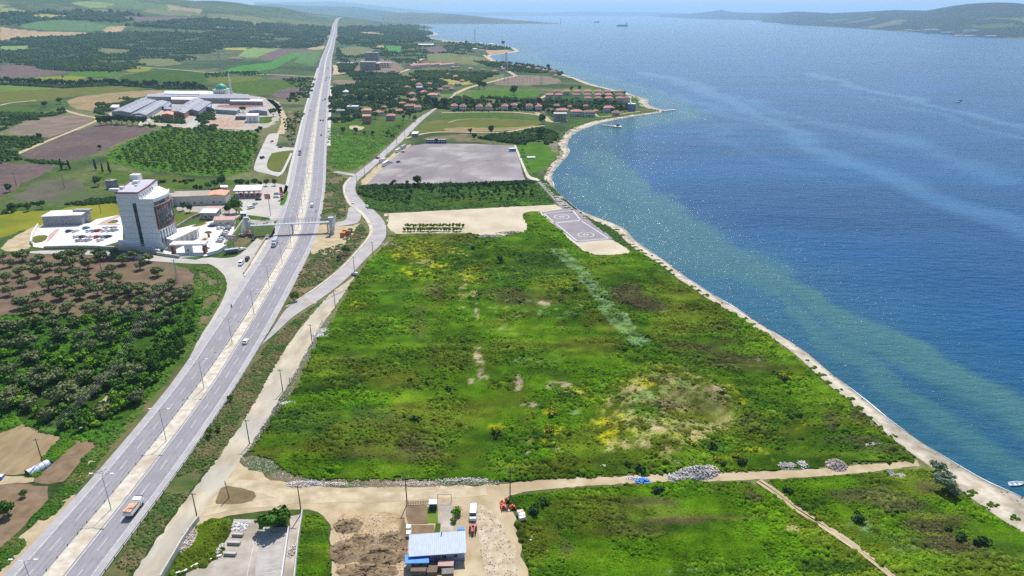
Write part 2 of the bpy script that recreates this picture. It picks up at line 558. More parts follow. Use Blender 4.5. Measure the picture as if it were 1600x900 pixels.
def patch(name, poly, z, m, jit=1.0, smooth=1, kind='structure', step=None, world=False):
    """flat sheet with a slightly uneven outline"""
    P = [G(*p) for p in poly] if not world else poly
    if smooth: P = chaikin(P, smooth, True)
    P = P + [P[0]]
    P = resample(P, step or (lambda r: max(1.5, r * .006)))[:-1]
    if jit:
        P = [(x + (vn(x * .3 + 5, y * .3, 21) - .5) * jit * 2, y + (vn(x * .3, y * .3 + 5, 22) - .5) * jit * 2) for x, y in P]
    me = bpy.data.meshes.new(name)
    bm = bmesh.new()
    vs = [bm.verts.new((x, y, z)) for x, y in P]
    try:
        f = bm.faces.new(vs)
        bm.normal_update()
        if f.normal.z < 0: f.normal_flip()
        bmesh.ops.triangulate(bm, faces=[f], ngon_method='EAR_CLIP')
    except Exception as e:
        print('patch', name, e)
    bm.to_mesh(me); bm.free()
    me.materials.append(m)
    o = bpy.data.objects.new(name, me)
    col.objects.link(o)
    if kind: tag(o, kind=kind)
    return o


# ------------------------------------------------------------ the land
C_ = dict(g=(.05, .09, .014), dk=(.018, .042, .010), pu=(.13, .085, .08), tan=(.36, .25, .14), lt=(.17, .24, .07), ye=(.30, .28, .06), br=(.05, .18, .02),
          ol=(.13, .14, .05), grn=(.075, .15, .04), cr=(.50, .44, .30))
FAR = [  # colour, outline of each far field
    ('pu', [(0, 102), (12, 101), (52, 103), (60, 109), (112, 112), (96, 115), (60, 120), (0, 122)]),
    ('tan', [(0, 42), (20, 45), (60, 49), (120, 50), (160, 53), (130, 56), (60, 58), (20, 61), (0, 63)]),
    ('grn', [(30, 40), (60, 33), (90, 31), (130, 34), (160, 38), (195, 41), (170, 46), (140, 49), (80, 48), (40, 44)]),
    ('tan', [(170, 42), (196, 40), (190, 50), (165, 50), (160, 47)]),
    ('ye', [(46, 24), (60, 22), (100, 23), (120, 26), (90, 30), (60, 30), (48, 28)]),
    ('lt', [(110, 4), (140, 2), (180, 6), (165, 12), (140, 12), (120, 7)]),
    ('ol', [(140, 17), (160, 14), (176, 17), (170, 21), (140, 20)]),
    ('tan', [(0, 16), (40, 16), (36, 20), (0, 22)]), ('ol', [(230, 14), (300, 17), (320, 24), (260, 24), (220, 18)]),
    ('pu', [(190, 25), (300, 27), (318, 31), (240, 33), (195, 31)]), ('ol', [(320, 20), (400, 26), (450, 38), (400, 38), (330, 30)]),
    ('lt', [(0, 11), (18, 12), (30, 15), (0, 18)]), ('lt', [(0, 72), (46, 71), (40, 78), (0, 79)]),
    ('ol', [(150, 80), (160, 75), (205, 78), (200, 83), (170, 86)]), ('ol', [(220, 92), (270, 92), (285, 100), (250, 104), (215, 100)]),
    ('lt', [(264, 50), (320, 50), (320, 52), (270, 51.5)]), ('cr', [(326, 42), (360, 43), (410, 46.5), (360, 46.5), (330, 45)]),
    ('tan', [(478, 76), (508, 71), (506, 77), (490, 78)]), ('ye', [(350, 75), (386, 74), (384, 78), (352, 78)]),
    ('lt', [(372, 88), (384, 77), (398, 75), (438, 76), (420, 82), (402, 90), (385, 90)]),
    ('pu', [(405, 90), (422, 81), (440, 76), (478, 76), (489, 79), (482, 86), (455, 83), (434, 92), (425, 94)]),
    ('br', [(434, 92), (455, 82), (470, 81), (466, 88), (448, 97), (432, 106), (398, 112), (340, 112), (380, 102), (420, 98)]),
    ('grn', [(466, 88), (470, 81), (500, 78), (499, 90), (490, 102), (460, 98)]),
    ('ol', [(0, 0), (0, 0), (0, 0)]),
    ('tan', [(550, 50), (580, 50), (615, 56), (580, 55)]), ('tan', [(588, 71), (600, 71), (602, 75), (590, 74)]),
    ('br', [(602, 71), (628, 72), (626, 82), (606, 80)]), ('ol', [(530, 75), (560, 72), (590, 78), (570, 86), (535, 86)]),
    ('pu', [(664, 74), (690, 72), (700, 80), (680, 84), (666, 79)]), ('ol', [(667, 84), (700, 83), (760, 90), (772, 98), (740, 101), (668, 95)]),
    ('tan', [(758, 79), (790, 78), (806, 80), (780, 83), (764, 85)]), ('ye', [(675, 127), (700, 122), (735, 127), (738, 131), (720, 133), (690, 131)]),
    ('ol', [(720, 125), (735, 116), (790, 116), (788, 122), (760, 128)]), ('tan', [(690, 62), (720, 64), (716, 67), (692, 66)]),
]


def landcol(x, y, z):
    n1 = fbm(x, y, 260, 4, 31); n2 = fbm(x, y, 60, 4, 33); n3 = fbm(x, y, 9, 3, 35)
    base = np.empty(x.shape + (3,))
    g = np.array(C_['g']); dk = np.array(C_['dk']); ol = np.array(C_['ol'])
    t = np.clip((n1 - .42) / .2, 0, 1)[..., None]
    base[:] = g * (1 - t) + ol * t
    t = np.clip((n2 - .5) / .12, 0, 1)[..., None]
    base = base * (1 - t * .8) + dk * t * .8
    px, py, zc = proj(x, y, z)
    jx = (vn(x / 25, y / 25, 41) - .5) * 4 * np.clip(400 / np.maximum(zc, 1), .1, 1)
    vis = (zc > 50)
    # wooded far land by default
    far = np.clip((np.hypot(x, y) - 1400) / 500, 0, 1)[..., None]
    base = base * (1 - far * .45) + np.array((.03, .065, .028)) * far * .45
    # settled farmland strips far away
    r = np.hypot(x, y)
    cell = np.floor(x / 260 + vn(x / 300, y / 300, 4)) * 7.13 + np.floor(y / 420 + vn(x / 400, y / 500, 5)) * 3.77
    cv = np.abs(np.sin(cell * 12.9898) * 43758.5453) % 1.0
    for thr, cc in ((.86, 'ol'), (.92, 'grn'), (.955, 'tan'), (.975, 'lt')):
        k = (cv > thr) & (r > 3300)
        base[k] = base[k] * .35 + np.array(C_[cc]) * .65
    for cc, poly in FAR:
        k = inpoly(px + jx, py, poly) & vis
        base[k] = np.array(C_[cc]) * (0.85 + .3 * n2[k][:, None])
    base *= (0.72 + .56 * n3)[..., None]
    return base


azs = np.arange(-62, 52, 0.13)
rs = [25.0]
while rs[-1] < 15500: rs.append(rs[-1] * 1.009 + .3)
rs = np.array(rs)
RR, AA = np.meshgrid(rs, np.radians(azs), indexing='ij')
X = RR * np.sin(AA); Y = RR * np.cos(AA)
ins = inpoly(X, Y, LANDPOLY)
Z = np.where(ins, terr(X, Y), -3.0)
LC = landcol(X, Y, np.maximum(Z, 0))
nr, na = X.shape
idx = np.arange(nr * na).reshape(nr, na)
a_, b_, c_, d_ = idx[:-1, :-1], idx[:-1, 1:], idx[1:, 1:], idx[1:, :-1]
keep = (ins[:-1, :-1] | ins[:-1, 1:] | ins[1:, 1:] | ins[1:, :-1])
FQ = np.stack([a_[keep], b_[keep], c_[keep], d_[keep]], -1)[:, ::-1]
M['land'] = mat('land_cover', (.75, .75, .75), (1.2, 1.2, 1.2), .35, .95, attr=True, detail=6, bump=.4, bscale=.4, spec=.1)
tag(npmesh('ground', np.stack([X, Y, Z], -1).reshape(-1, 3), FQ, M['land'], LC.reshape(-1, 3), smooth=True), kind='structure')
M['seabed'] = mat('sea_bed', (.10, .11, .09), (.16, .16, .12), .05)
sb = MB().add([(-60000, -3000, -3.4), (60000, -3000, -3.4), (60000, 70000, -3.4), (-60000, 70000, -3.4)], [(0, 1, 2, 3)]).build('sea_bed', M['seabed'])
tag(sb, kind='structure')

# ------------------------------------------------------------ the sea
ys = [60.0]
while ys[-1] < 65000: ys.append(ys[-1] * 1.010 + .35)
ys = np.array(ys)
us = np.concatenate([np.linspace(-.45, 0, 110)[:-1], np.linspace(0, .95, 420), np.linspace(.96, 1.8, 40)])
YY, UU = np.meshgrid(ys, us, indexing='ij')
XX = YY * UU + 20
cw = [p for p in coastW if math.hypot(*p) < 6000]
dcoast = dseg(XX, YY, cw)
px, py, zc = proj(XX, YY, SEA_Z)


def band(pts, wds):
    W = [G(*p, SEA_Z) for p in pts]
    n = 30
    out = np.zeros(XX.shape)
    P = chaikin(W, 2)
    d = dseg(XX + (fbm(XX, YY, 30, 3, 51) - .5) * 22, YY + (fbm(XX, YY, 30, 3, 52) - .5) * 30, P)
    wn = wds * (0.5 + 1.2 * fbm(XX, YY, 26, 4, 50))
    return np.clip((1.3 - d / wn) * 1.6, 0, 1)


sh = np.clip(1 - dcoast / (16 + 12 * fbm(XX, YY, 60, 3, 8)), 0, 1) ** 1.0 * .55
bars = np.maximum.reduce([
    band([(1180, 420), (1250, 450), (1330, 500), (1400, 540), (1470, 575), (1540, 612), (1620, 655), (1720, 705)], 8),
    band([(1230, 470), (1290, 515), (1350, 560), (1410, 605), (1470, 650), (1560, 710), (1640, 770)], 5) * .8,
    band([(935, 240), (950, 262), (985, 300), (1030, 335), (1090, 375), (1150, 410), (1200, 440)], 17) * .8,
    band([(900, 280), (930, 315), (975, 340), (1040, 380), (1100, 425)], 13) * .7,
    band([(920, 205), (980, 192), (1040, 182), (1075, 184), (1050, 168), (1020, 150)], 26) * .65,
    band([(1020, 165), (990, 140), (940, 128), (880, 106), (820, 92), (830, 84)], 40) * .5,
])
mud = np.clip(1 - dcoast / 22, 0, 1) * np.clip((1400 - YY) / 600, 0, 1)


def slick(pts, wd):
    P = chaikin([G(*p, SEA_Z) for p in pts], 2)
    d = dseg(XX + (fbm(XX, YY, 90, 3, 53) - .5) * 60, YY + (fbm(XX, YY, 90, 3, 54) - .5) * 90, P)
    k = fbm(XX, YY, 120, 4, 60)
    return np.clip(1.15 - d / (wd * (.4 + 1.3 * k)), 0, 1)


sl = np.maximum.reduce([
    slick([(1010, 113), (1070, 125), (1120, 150), (1180, 170), (1215, 200), (1260, 225), (1330, 255), (1400, 280), (1480, 310), (1560, 340), (1640, 380)], 30),
    slick([(1270, 115), (1310, 128), (1370, 145), (1430, 158), (1500, 176), (1600, 196), (1700, 215)], 26) * .9,
    slick([(1170, 155), (1250, 185), (1330, 200), (1420, 222), (1500, 250), (1600, 290)], 40) * .7,
    slick([(1320, 150), (1400, 165), (1480, 182), (1600, 215)], 16) * .6,
    slick([(1430, 76), (1500, 82), (1600, 88)], 30) * .6,
    slick([(1060, 150), (1130, 175), (1190, 195)], 40) * .7,
    slick([(1060, 205), (1120, 195), (1190, 200)], 45) * .5,
    slick([(1000, 130), (1050, 160), (1110, 200), (1170, 240), (1240, 270)], 20) * .5,
])
sl = np.clip((sl * 1.5 - .75 * fbm(XX + YY * .35, YY - XX * .5, 34, 5, 61)), 0, 1) * .9
mud = np.maximum(np.clip(1 - np.abs(dcoast - 34) / 34, 0, 1) * .9, .8 * np.clip(1.15 - dcoast / (60 + 50 * fbm(XX, YY, 80, 3, 9)), 0, 1) * np.clip((1100 - YY) / 300, 0, 1))
WC = np.stack([bars, mud, sl], -1)
ny, nx = XX.shape
idx = np.arange(ny * nx).reshape(ny, nx)
FQ = np.stack([idx[:-1, :-1], idx[:-1, 1:], idx[1:, 1:], idx[1:, :-1]], -1).reshape(-1, 4)
m = bpy.data.materials.new('sea_water'); m.use_nodes = True
t = m.node_tree; N = t.nodes; L = t.links; b = N['Principled BSDF']
vc = N.new('ShaderNodeVertexColor'); vc.layer_name = 'Col'
sp_ = N.new('ShaderNodeSeparateColor'); L.new(vc.outputs[0], sp_.inputs[0])
tc = N.new('ShaderNodeTexCoord')


def noise(scale, stretch, detail=4, rz=0.0):
    mp = N.new('ShaderNodeMapping'); mp.inputs['Scale'].default_value = stretch; mp.inputs['Rotation'].default_value = (0, 0, rz)
    L.new(tc.outputs['Object'], mp.inputs[0])
    nz = N.new('ShaderNodeTexNoise'); nz.inputs['Scale'].default_value = scale; nz.inputs['Detail'].default_value = detail
    L.new(mp.outputs[0], nz.inputs['Vector'])
    return nz


def mixc(fac, a, c):
    mx = N.new('ShaderNodeMix'); mx.data_type = 'RGBA'
    if hasattr(fac, 'links'): L.new(fac, mx.inputs[0])
    else: mx.inputs[0].default_value = fac
    for s_, v_ in ((6, a), (7, c)):
        if hasattr(v_, 'links'): L.new(v_, mx.inputs[s_])
        else: mx.inputs[s_].default_value = (*v_, 1)
    return mx.outputs[2]


def math_(op, a, c=None, clamp=False):
    q = N.new('ShaderNodeMath'); q.operation = op; q.use_clamp = clamp
    for i, v_ in enumerate((a, c)):
        if v_ is None: continue
        if hasattr(v_, 'links'): L.new(v_, q.inputs[i])
        else: q.inputs[i].default_value = v_
    return q.outputs[0]


big = noise(.006, (.6, 1.6, 1), 9, R(-25))
mr = N.new('ShaderNodeMapRange'); mr.inputs[1].default_value = .35; mr.inputs[2].default_value = .65; L.new(big.outputs[0], mr.inputs[0])
deep = mixc(mr.outputs[0], WATER_DEEP[0], WATER_DEEP[1])
c1 = mixc(math_('MULTIPLY', sp_.outputs[0], .92), deep, (.055, .155, .155))
c2 = mixc(math_('MULTIPLY', sp_.outputs[1], .75), c1, (.026, .105, .125))
c3 = mixc(math_('MULTIPLY', sp_.outputs[2], .30), c2, (.06, .19, .34))
L.new(c3, b.inputs['Base Color'])
b.inputs['Roughness'].default_value = .15
b.inputs['IOR'].default_value = 1.17
w1 = noise(1.15, (.45, 1, 1), 4, R(-8)); w2 = noise(.3, (.45, 1, 1), 3, R(12)); w3 = noise(.03, (.5, 1, 1), 3, R(-4))
w4 = noise(1.7, (.6, 1, 1), 2, R(20))
spk = math_('MULTIPLY', math_('MAXIMUM', math_('SUBTRACT', w4.outputs[0], .60), 0.0), math_('ADD', .10, math_('MULTIPLY', math_('MAXIMUM', sp_.outputs[0], sp_.outputs[1]), 1.5)))
hsum = math_('ADD', spk, math_('ADD', math_('MULTIPLY', w1.outputs[0], WAVES[0]), math_('ADD', math_('MULTIPLY', w2.outputs[0], WAVES[1]), math_('MULTIPLY', w3.outputs[0], WAVES[2]))))
bp = N.new('ShaderNodeBump'); bp.inputs['Distance'].default_value = 1.0
L.new(math_('SUBTRACT', 1.0, math_('MULTIPLY', sp_.outputs[2], .6)), bp.inputs['Strength'])
L.new(hsum, bp.inputs['Height']); L.new(bp.outputs[0], b.inputs['Normal'])
tag(npmesh('sea', np.stack([XX, YY, np.full(XX.shape, SEA_Z)], -1).reshape(-1, 3), FQ, m, WC.reshape(-1, 3)), kind='structure')

# beach strip with its slope into the water, and a thin line of foam
nb_ = 900
Ai = evenly([p for p in coastI if math.hypot(*p) < 5000], nb_)
Bw = []
cwn = np.array(resample([p for p in coastW if math.hypot(*p) < 5200], lambda r: max(1.0, r * .003)))
last = 0
for i, p in enumerate(Ai):
    d = np.hypot(cwn[:, 0] - p[0], cwn[:, 1] - p[1])
    lo_, hi_ = max(0, last - 2), min(len(cwn), last + 60)
    k = lo_ + int(np.argmin(d[lo_:hi_])); last = max(last, k)
    Bw.append(tuple(cwn[last]))
V = []; Fc = []
for i in range(nb_):
    a, b2 = Vector((*Ai[i], 0)), Vector((*Bw[i], 0))
    d = (b2 - a); l = max(d.length, .5); dn = d / l if d.length > .01 else Vector((1, 0, 0))
    j1 = (vn(i * .4, 1.5, 77) - .5) * min(4.5, l * .7) + (vn(i * 1.7, 8.5, 79) - .5) * min(1.6, l * .3)
    ring = [(a - dn * (1.2 - j1), -.02), (a + dn * .3, .09), (a + d * .55, -.15), (b2 - dn * .1, SEA_Z + .04), (b2 + dn * 1.5, SEA_Z - .3), (b2 + dn * 5, -2.2)]
    for p, z in ring: V.append((p.x, p.y, z + (vn(p.x * .5, p.y * .5, 5) * .06 if z > -.3 else 0)))
for i in range(nb_ - 1):
    for j in range(5):
        a = i * 6 + j; Fc.append((a, a + 1, a + 7, a + 6))
VB = np.array(V); wet = np.tile([1, 1, 1, .62, .5, .5], nb_); weed = np.tile([.8, .9, 1, 1, 1, 1], nb_)
wd_ = fbm(VB[:, 0], VB[:, 1], 5, 3, 88); wet = np.where((np.tile([0, 0, 1, 0, 0, 0], nb_) > 0) & (wd_ > .56), .6, wet)
tag(npmesh('beach', V, Fc, M['beach'], (wet * weed)[:, None] * np.array([[1, 1, 1]]), smooth=True), kind='structure')
FA = [];FB = []
for i in range(nb_):
    if math.hypot(*Bw[i]) > 1300: break
    a = Vector((*Ai[i], 0)); b2 = Vector((*Bw[i], 0)); d = (b2 - a); dn = d.normalized() if d.length > .01 else Vector((1, 0, 0))
    wv = max(.0, (vn(i * .45, 2.5, 78) - .52) * 1.8 * (vn(i * 2.1, 3.5, 80) + .3))
    p = b2 + dn * .35; q = p + dn * wv
    FA.append((p.x, p.y)); FB.append((q.x, q.y))
M['foam'] = mat('sea_foam', (.80, .80, .80), (.62, .63, .62), 1.5, .8)
ribbon('surf_foam', FA, FB, SEA_Z + .03, M['foam'])


# ------------------------------------------------------------ distant hills
def hills(name, rows, seed, c1, c2, amp=.25, n=260, k=36, z0=SEA_Z - 2, base=8, fields=.0):
    """rows: (x, y at foot, y at crest, extra metres from foot to crest)"""
    xs = np.array([r_[0] for r_ in rows], float)
    t = np.linspace(xs[0], xs[-1], n)
    yb = np.interp(t, xs, [r_[1] for r_ in rows]); yc = np.interp(t, xs, [r_[2] for r_ in rows]); dd = np.interp(t, xs, [r_[3] for r_ in rows])
    V = np.zeros((n, 2 * k, 3)); 
    for i in range(n):
        fx, fy = G(t[i], yb[i], 0)
        r0 = math.hypot(fx, fy); ux, uy = fx / r0, fy / r0
        r1 = r0 + dd[i]
        d = ray(t[i], yc[i]); hz = H + d[2] / math.hypot(d[0], d[1]) * r1
        for j in range(2 * k):
            s = j / (k - 1)
            r = r0 + dd[i] * s
            h = math.sin(min(s, 2) * math.pi / 2) ** 1.25 if s < 1 else max(0.0, 1 - (s - 1) * .9)
            V[i, j] = (ux * r, uy * r, h * hz)
    X, Y, Zt = V[..., 0], V[..., 1], V[..., 2]
    s = np.arange(2 * k) / (k - 1)
    env = np.sin(np.clip(s, 0, 1) * np.pi / 1) * 1.0
    nz = fbm(X, Y, dd.mean() * .35, 5, seed) - .5
    Zt = Zt + nz * amp * Zt.max() * np.clip(env, 0, 1)[None, :]
    Zt[:, 0] = z0
    V[..., 2] = np.where(np.arange(2 * k)[None, :] == 0, z0, np.maximum(Zt, 1.0))
    n2 = fbm(X, Y, dd.mean() * .12, 5, seed + 9)[..., None]
    C = np.array(c1) * (1 - n2) + np.array(c2) * n2
    n4 = fbm(X, Y, dd.mean() * .03, 3, seed + 19)[..., None]
    C = C * (.6 + .8 * n4)
    if fields:
        cell = np.floor(X / 300 + vn(X / 200, Y / 200, 4)) * 7.13 + np.floor(Y / 300 + vn(X / 300, Y / 300, 5)) * 3.77
        cv = np.abs(np.sin(cell * 12.9898) * 43758.5453) % 1.0
        low = (V[..., 2] < 90) & (cv > 1 - fields)
        C[low] = (.12, .12, .07)
        low = (V[..., 2] < 60) & (cv < fields * .5)
        C[low] = (.06, .10, .04)
    idx = np.arange(n * 2 * k).reshape(n, 2 * k)
    FQ = np.stack([idx[:-1, :-1], idx[1:, :-1], idx[1:, 1:], idx[:-1, 1:]], -1).reshape(-1, 4)
    o = npmesh(name, V.reshape(-1, 3), FQ, M['land'], C.reshape(-1, 3), smooth=True)
    tag(o, kind='structure')
    return V


hg = (.014, .032, .026); ho = (.035, .055, .036)
hills('far_hills', [(400, 26, 3, 6000), (440, 26, 4, 6000), (480, 26, 3, 6000), (520, 26, 2, 6000), (560, 26, 5, 6000), (600, 26, 10, 5000), (640, 26, 14, 4000), (690, 25.5, 18.5, 3000), (740, 25, 19, 3000),
                    (800, 25, 18.5, 3000), (860, 25, 19.5, 3000), (900, 25, 17.8, 3000), (960, 25, 18.5, 3000), (1020, 25, 19, 2500), (1080, 25, 21, 2500)], 71, hg, ho, amp=.1)
hills('mid_hills', [(380, 32, 9, 3500), (430, 32, 6, 3500), (470, 32, 9, 3500), (520, 32, 10, 3500), (560, 32, 11, 3500), (590, 32, 16, 3000), (630, 32, 20, 3000), (680, 31, 22, 2500)], 72, hg, ho, amp=.2)
hills('headland', [(600, 37, 22, 2600), (640, 37, 19.5, 2600), (680, 37, 20.5, 2600), (720, 37, 22.5, 2200), (760, 37, 27, 1800), (800, 37, 31, 1300), (840, 37, 34, 700), (872, 37, 36.6, 200)], 73, hg, (.12, .13, .07), amp=.2)
hills('cape_hills', [(1012, 25, 24, 1500), (1040, 27, 21.5, 2500), (1070, 28.5, 21.5, 3000), (1100, 29.5, 19, 3000), (1125, 30, 15.5, 3000), (1145, 30.5, 19, 3000), (1175, 31.5, 20, 3000), (1215, 33, 20, 3000), (1250, 35, 22, 3000)], 74, hg, ho, amp=.08)
HV = hills('east_shore_hills', [(1190, 34.5, 25, 2500), (1215, 36, 20, 3000), (1240, 39, 18, 3500), (1300, 42, 20.5, 3500), (1350, 45, 18, 3500), (1390, 48, 15.5, 3500), (1440, 51, 16.5, 3500), (1480, 54, 9, 3600),
                          (1500, 56, 6.5, 3700), (1540, 58.5, 5.5, 3700), (1570, 60, 6, 3700), (1600, 61.5, 9, 3700), (1660, 64, 6, 3700), (1760, 68, 8, 3700), (1900, 74, 4, 3700)], 75, hg, ho, amp=.3, n=420, k=60, fields=.14)

# weed, pebbles and grass tufts along the shore
q1 = []; q2 = []; r_ = np.random.default_rng(8)
SHORE = [(Ai[i], Bw[i]) for i in range(nb_) if math.hypot(*Bw[i]) < 1200]

# ------------------------------------------------------------ fields beyond and beside the motorway
FIELDS = [
    ('crop_field', 'gr_dark', [(180, 120), (240, 109), (300, 110), (322, 116), (322, 132), (240, 129), (190, 128)]),
    ('crop_field', 'gr_yellow', [(50, 122), (108, 126), (140, 121), (124, 118), (90, 119), (60, 120)]),
    ('crop_field', 'gr_bright', [(100, 117), (120, 111), (176, 113), (200, 116), (180, 120), (140, 121)]),
    ('crop_field', 'gr_yellow', [(208, 104), (240, 106), (230, 112), (192, 113)]),
    ('crop_field', 'gr_light', [(-60, 133), (70, 133), (88, 138), (40, 143), (-60, 148)]),
    ('pasture', 'olive', [(-60, 147), (100, 138), (180, 134), (240, 138), (180, 145), (100, 152), (86, 158), (30, 160), (-60, 164)]),
    ('stubble_field', 'tan', [(102, 154), (180, 143), (256, 140), (258, 146), (230, 150), (200, 154), (176, 164), (152, 174), (112, 170)]),
    ('pasture', 'gr_mid', [(-20, 168), (56, 167), (60, 172), (40, 178), (-20, 182)]),
    ('bare_field', 'taupe', [(8, 206), (40, 190), (90, 180), (128, 181), (154, 186), (80, 216), (60, 214), (20, 210)]),
    ('ploughed_field', 'soil', [(34, 240), (100, 213), (156, 192), (170, 191), (238, 201), (239, 205), (200, 217), (160, 235), (124, 249), (92, 253), (38, 249)]),
    ('ploughed_field', 'soil', [(-120, 256), (0, 254), (40, 255), (88, 259), (86, 263), (60, 276), (30, 290), (12, 304), (0, 308), (-120, 325)]),
    ('fallow_field', 'fallow', [(50, 284), (80, 280), (124, 282), (140, 300), (144, 311), (96, 317), (24, 314), (16, 306), (44, 298)]),
    ('pasture', 'gr_mid', [(150, 262), (230, 272), (300, 278), (360, 283), (400, 279), (402, 286), (330, 292), (270, 296), (200, 290), (150, 280)]),
    ('crop_field', 'gr_yellow', [(-60, 332), (86, 329), (112, 323), (182, 316), (190, 330), (187, 340), (150, 345), (66, 350), (60, 356), (24, 362), (-60, 400)]),
    ('orchard_meadow', 'gr_bright', [(238, 205), (270, 199), (394, 205), (408, 214), (400, 240), (388, 268), (350, 276), (290, 274), (210, 264), (160, 252), (180, 230)]),
    ('crop_field', 'gr_mid', [(330, 138), (360, 125), (440, 124), (490, 120), (487, 124), (470, 140), (440, 150), (400, 147), (360, 146)]),
    ('ploughed_field', 'soil', [(422, 149), (440, 139), (478, 134), (476, 140), (460, 152), (440, 154)]),
    ('pasture', 'olive', [(320, 120), (400, 119), (420, 123), (330, 133)]),
    ('ploughed_field', 'soil', [(415, 121), (440, 117), (470, 118), (455, 124), (420, 126)]),
    ('crop_field', 'gr_bright', [(512, 212), (590, 212), (616, 216), (590, 238), (560, 262), (545, 268), (526, 266), (510, 258)]),
    ('pasture', 'gr_mid', [(560, 180), (650, 186), (634, 200), (606, 222), (560, 214), (514, 208), (514, 196)]),
    ('pasture', 'gr_mid', [(690, 178), (760, 175), (800, 177), (800, 185), (700, 186), (684, 184)]),
    ('pasture', 'olive', [(664, 190), (690, 187), (840, 186), (850, 196), (800, 204), (760, 204), (690, 206), (652, 210), (642, 208)]),
    ('stubble_field', 'tan', [(690, 199), (800, 200), (846, 194), (800, 205), (700, 206)]),
    ('stubble_field', 'bank', [(668, 212), (745, 208), (770, 216), (760, 222), (690, 221), (660, 219)]),
    ('crop_field', 'gr_bright', [(740, 142), (790, 141), (838, 141), (844, 146), (838, 153), (800, 156), (750, 155), (728, 150)]),
    ('crop_field', 'gr_light', [(866, 140), (900, 138), (950, 142), (985, 149), (960, 147), (900, 144), (870, 145)]),
    ('crop_field', 'gr_bright', [(985, 152), (996, 150), (1000, 162), (990, 168), (984, 163)]),
    ('bare_field', 'taupe', [(800, 117), (850, 118), (880, 125), (868, 132), (800, 134), (768, 132), (780, 124)]),
    ('bare_field', 'taupe', [(520, 124), (560, 126), (584, 130), (560, 133), (520, 132)]),
    ('pasture', 'gr_light', [(580, 122), (600, 119), (603, 126), (578, 130)]), ('pasture', 'gr_light', [(604, 130), (622, 120), (656, 128), (630, 132)]),
    ('crop_field', 'gr_light', [(590, 148), (660, 147), (740, 147), (735, 150), (620, 151)]),
    ('shore_meadow', 'gr_bright', [(806, 228), (830, 223), (862, 222), (872, 236), (862, 252), (848, 266), (826, 273), (818, 262), (812, 244)]),
    ('bare_field', 'taupe', [(858, 221), (868, 219), (874, 228), (870, 240), (861, 236)]),
    ('shore_meadow', 'gr_mid', [(905, 190), (950, 183), (1000, 173), (1024, 173), (996, 177), (960, 183), (925, 188), (890, 200), (880, 203)]),
]
for i, (nm, mm, poly) in enumerate(FIELDS):
    patch(nm, poly, .02 + .012 * (i % 6) if i < 100 else .05, M[mm], jit=2.0)

# strip orchard and land round the parking lot
patch('orchard_meadow', [(558, 292), (700, 288), (838, 283), (866, 317), (858, 321), (600, 331), (574, 326)], .03, M['gr_dark'], jit=1)
patch('grass_strip', [(740, 288), (838, 284), (866, 317), (820, 321), (760, 312)], .05, M['gr_bright'], jit=2)
patch('parking_lot', [(573, 288), (590, 270), (612, 249), (628, 236), (641, 228), (671, 224), (740, 225), (803, 227.5), (811, 250), (820, 281), (780, 283), (690, 287), (610, 289)], .08, M['lot'], jit=.4, smooth=0)
patch('sand_verge', [(560, 288), (580, 267), (600, 250), (625, 233), (640, 225), (644, 228), (628, 238), (612, 252), (590, 272), (576, 289)], .06, M['dirt'], jit=1.2)
edges_ribbon('kerb_path', [(803, 227), (811, 248), (820, 270), (824, 280), (842, 283)], [(806, 227), (815, 248), (824, 270), (830, 277), (846, 280)], .12, M['gravel'])
patch('grass_strip', [(806, 222), (816, 228), (822, 250), (832, 272), (846, 276), (852, 281), (872, 302), (902, 330), (930, 346), (958, 357), (975, 372), (996, 392), (990, 397), (955, 374), (905, 330), (880, 310), (848, 282), (826, 274), (812, 250)], .04, M['gr_mid'], jit=1)
edges_ribbon('airstrip_road', [(839, 284), (852, 297), (866, 313), (876, 325), (885, 333)], [(851, 284), (862, 296), (878, 311), (896, 326), (912, 337)], .10, M['helipad'])
patch('sand_fill', [(606, 336), (640, 331.5), (740, 327), (800, 323), (866, 320), (884, 327), (884, 333), (846, 331), (824, 330), (817, 334), (820, 345), (825, 357), (822, 362), (800, 364), (775, 370), (757, 369), (738, 365), (728, 364), (700, 364), (640, 365), (612, 365), (604, 348)], .07, M['sandlot'], jit=1)
patch('sand_apron', [(899, 378), (957, 373), (976, 386), (986, 394), (975, 398), (945, 399), (925, 397), (912, 389)], .07, M['sandlot'], jit=.6)
patch('sand_verge', [(841, 330), (850, 330), (905, 377), (926, 397), (916, 396), (880, 366), (855, 345)], .06, M['gravel'], jit=.5)
patch('helipad', [(846, 332), (884, 326), (902, 328), (925, 344), (958, 374), (901, 379), (872, 356)], .11, M['helipad'], jit=0, smooth=0)


def line(pts, wd, z=.15, name='painted_line', closed=False):
    P = pts + ([pts[0]] if closed else [])
    mb = MB()
    for a, b2 in zip(P[:-1], P[1:]):
        dx, dy = b2[0] - a[0], b2[1] - a[1]; l = math.hypot(dx, dy) + 1e-9
        nx, ny = -dy / l * wd / 2, dx / l * wd / 2; ex, ey = dx / l * wd / 2, dy / l * wd / 2
        mb.add([(a[0] + nx - ex, a[1] + ny - ey, z), (a[0] - nx - ex, a[1] - ny - ey, z), (b2[0] - nx + ex, b2[1] - ny + ey, z), (b2[0] + nx + ex, b2[1] + ny + ey, z)], [(0, 1, 2, 3)])
    return tag(mb.build(name, M['paint']), kind='structure')


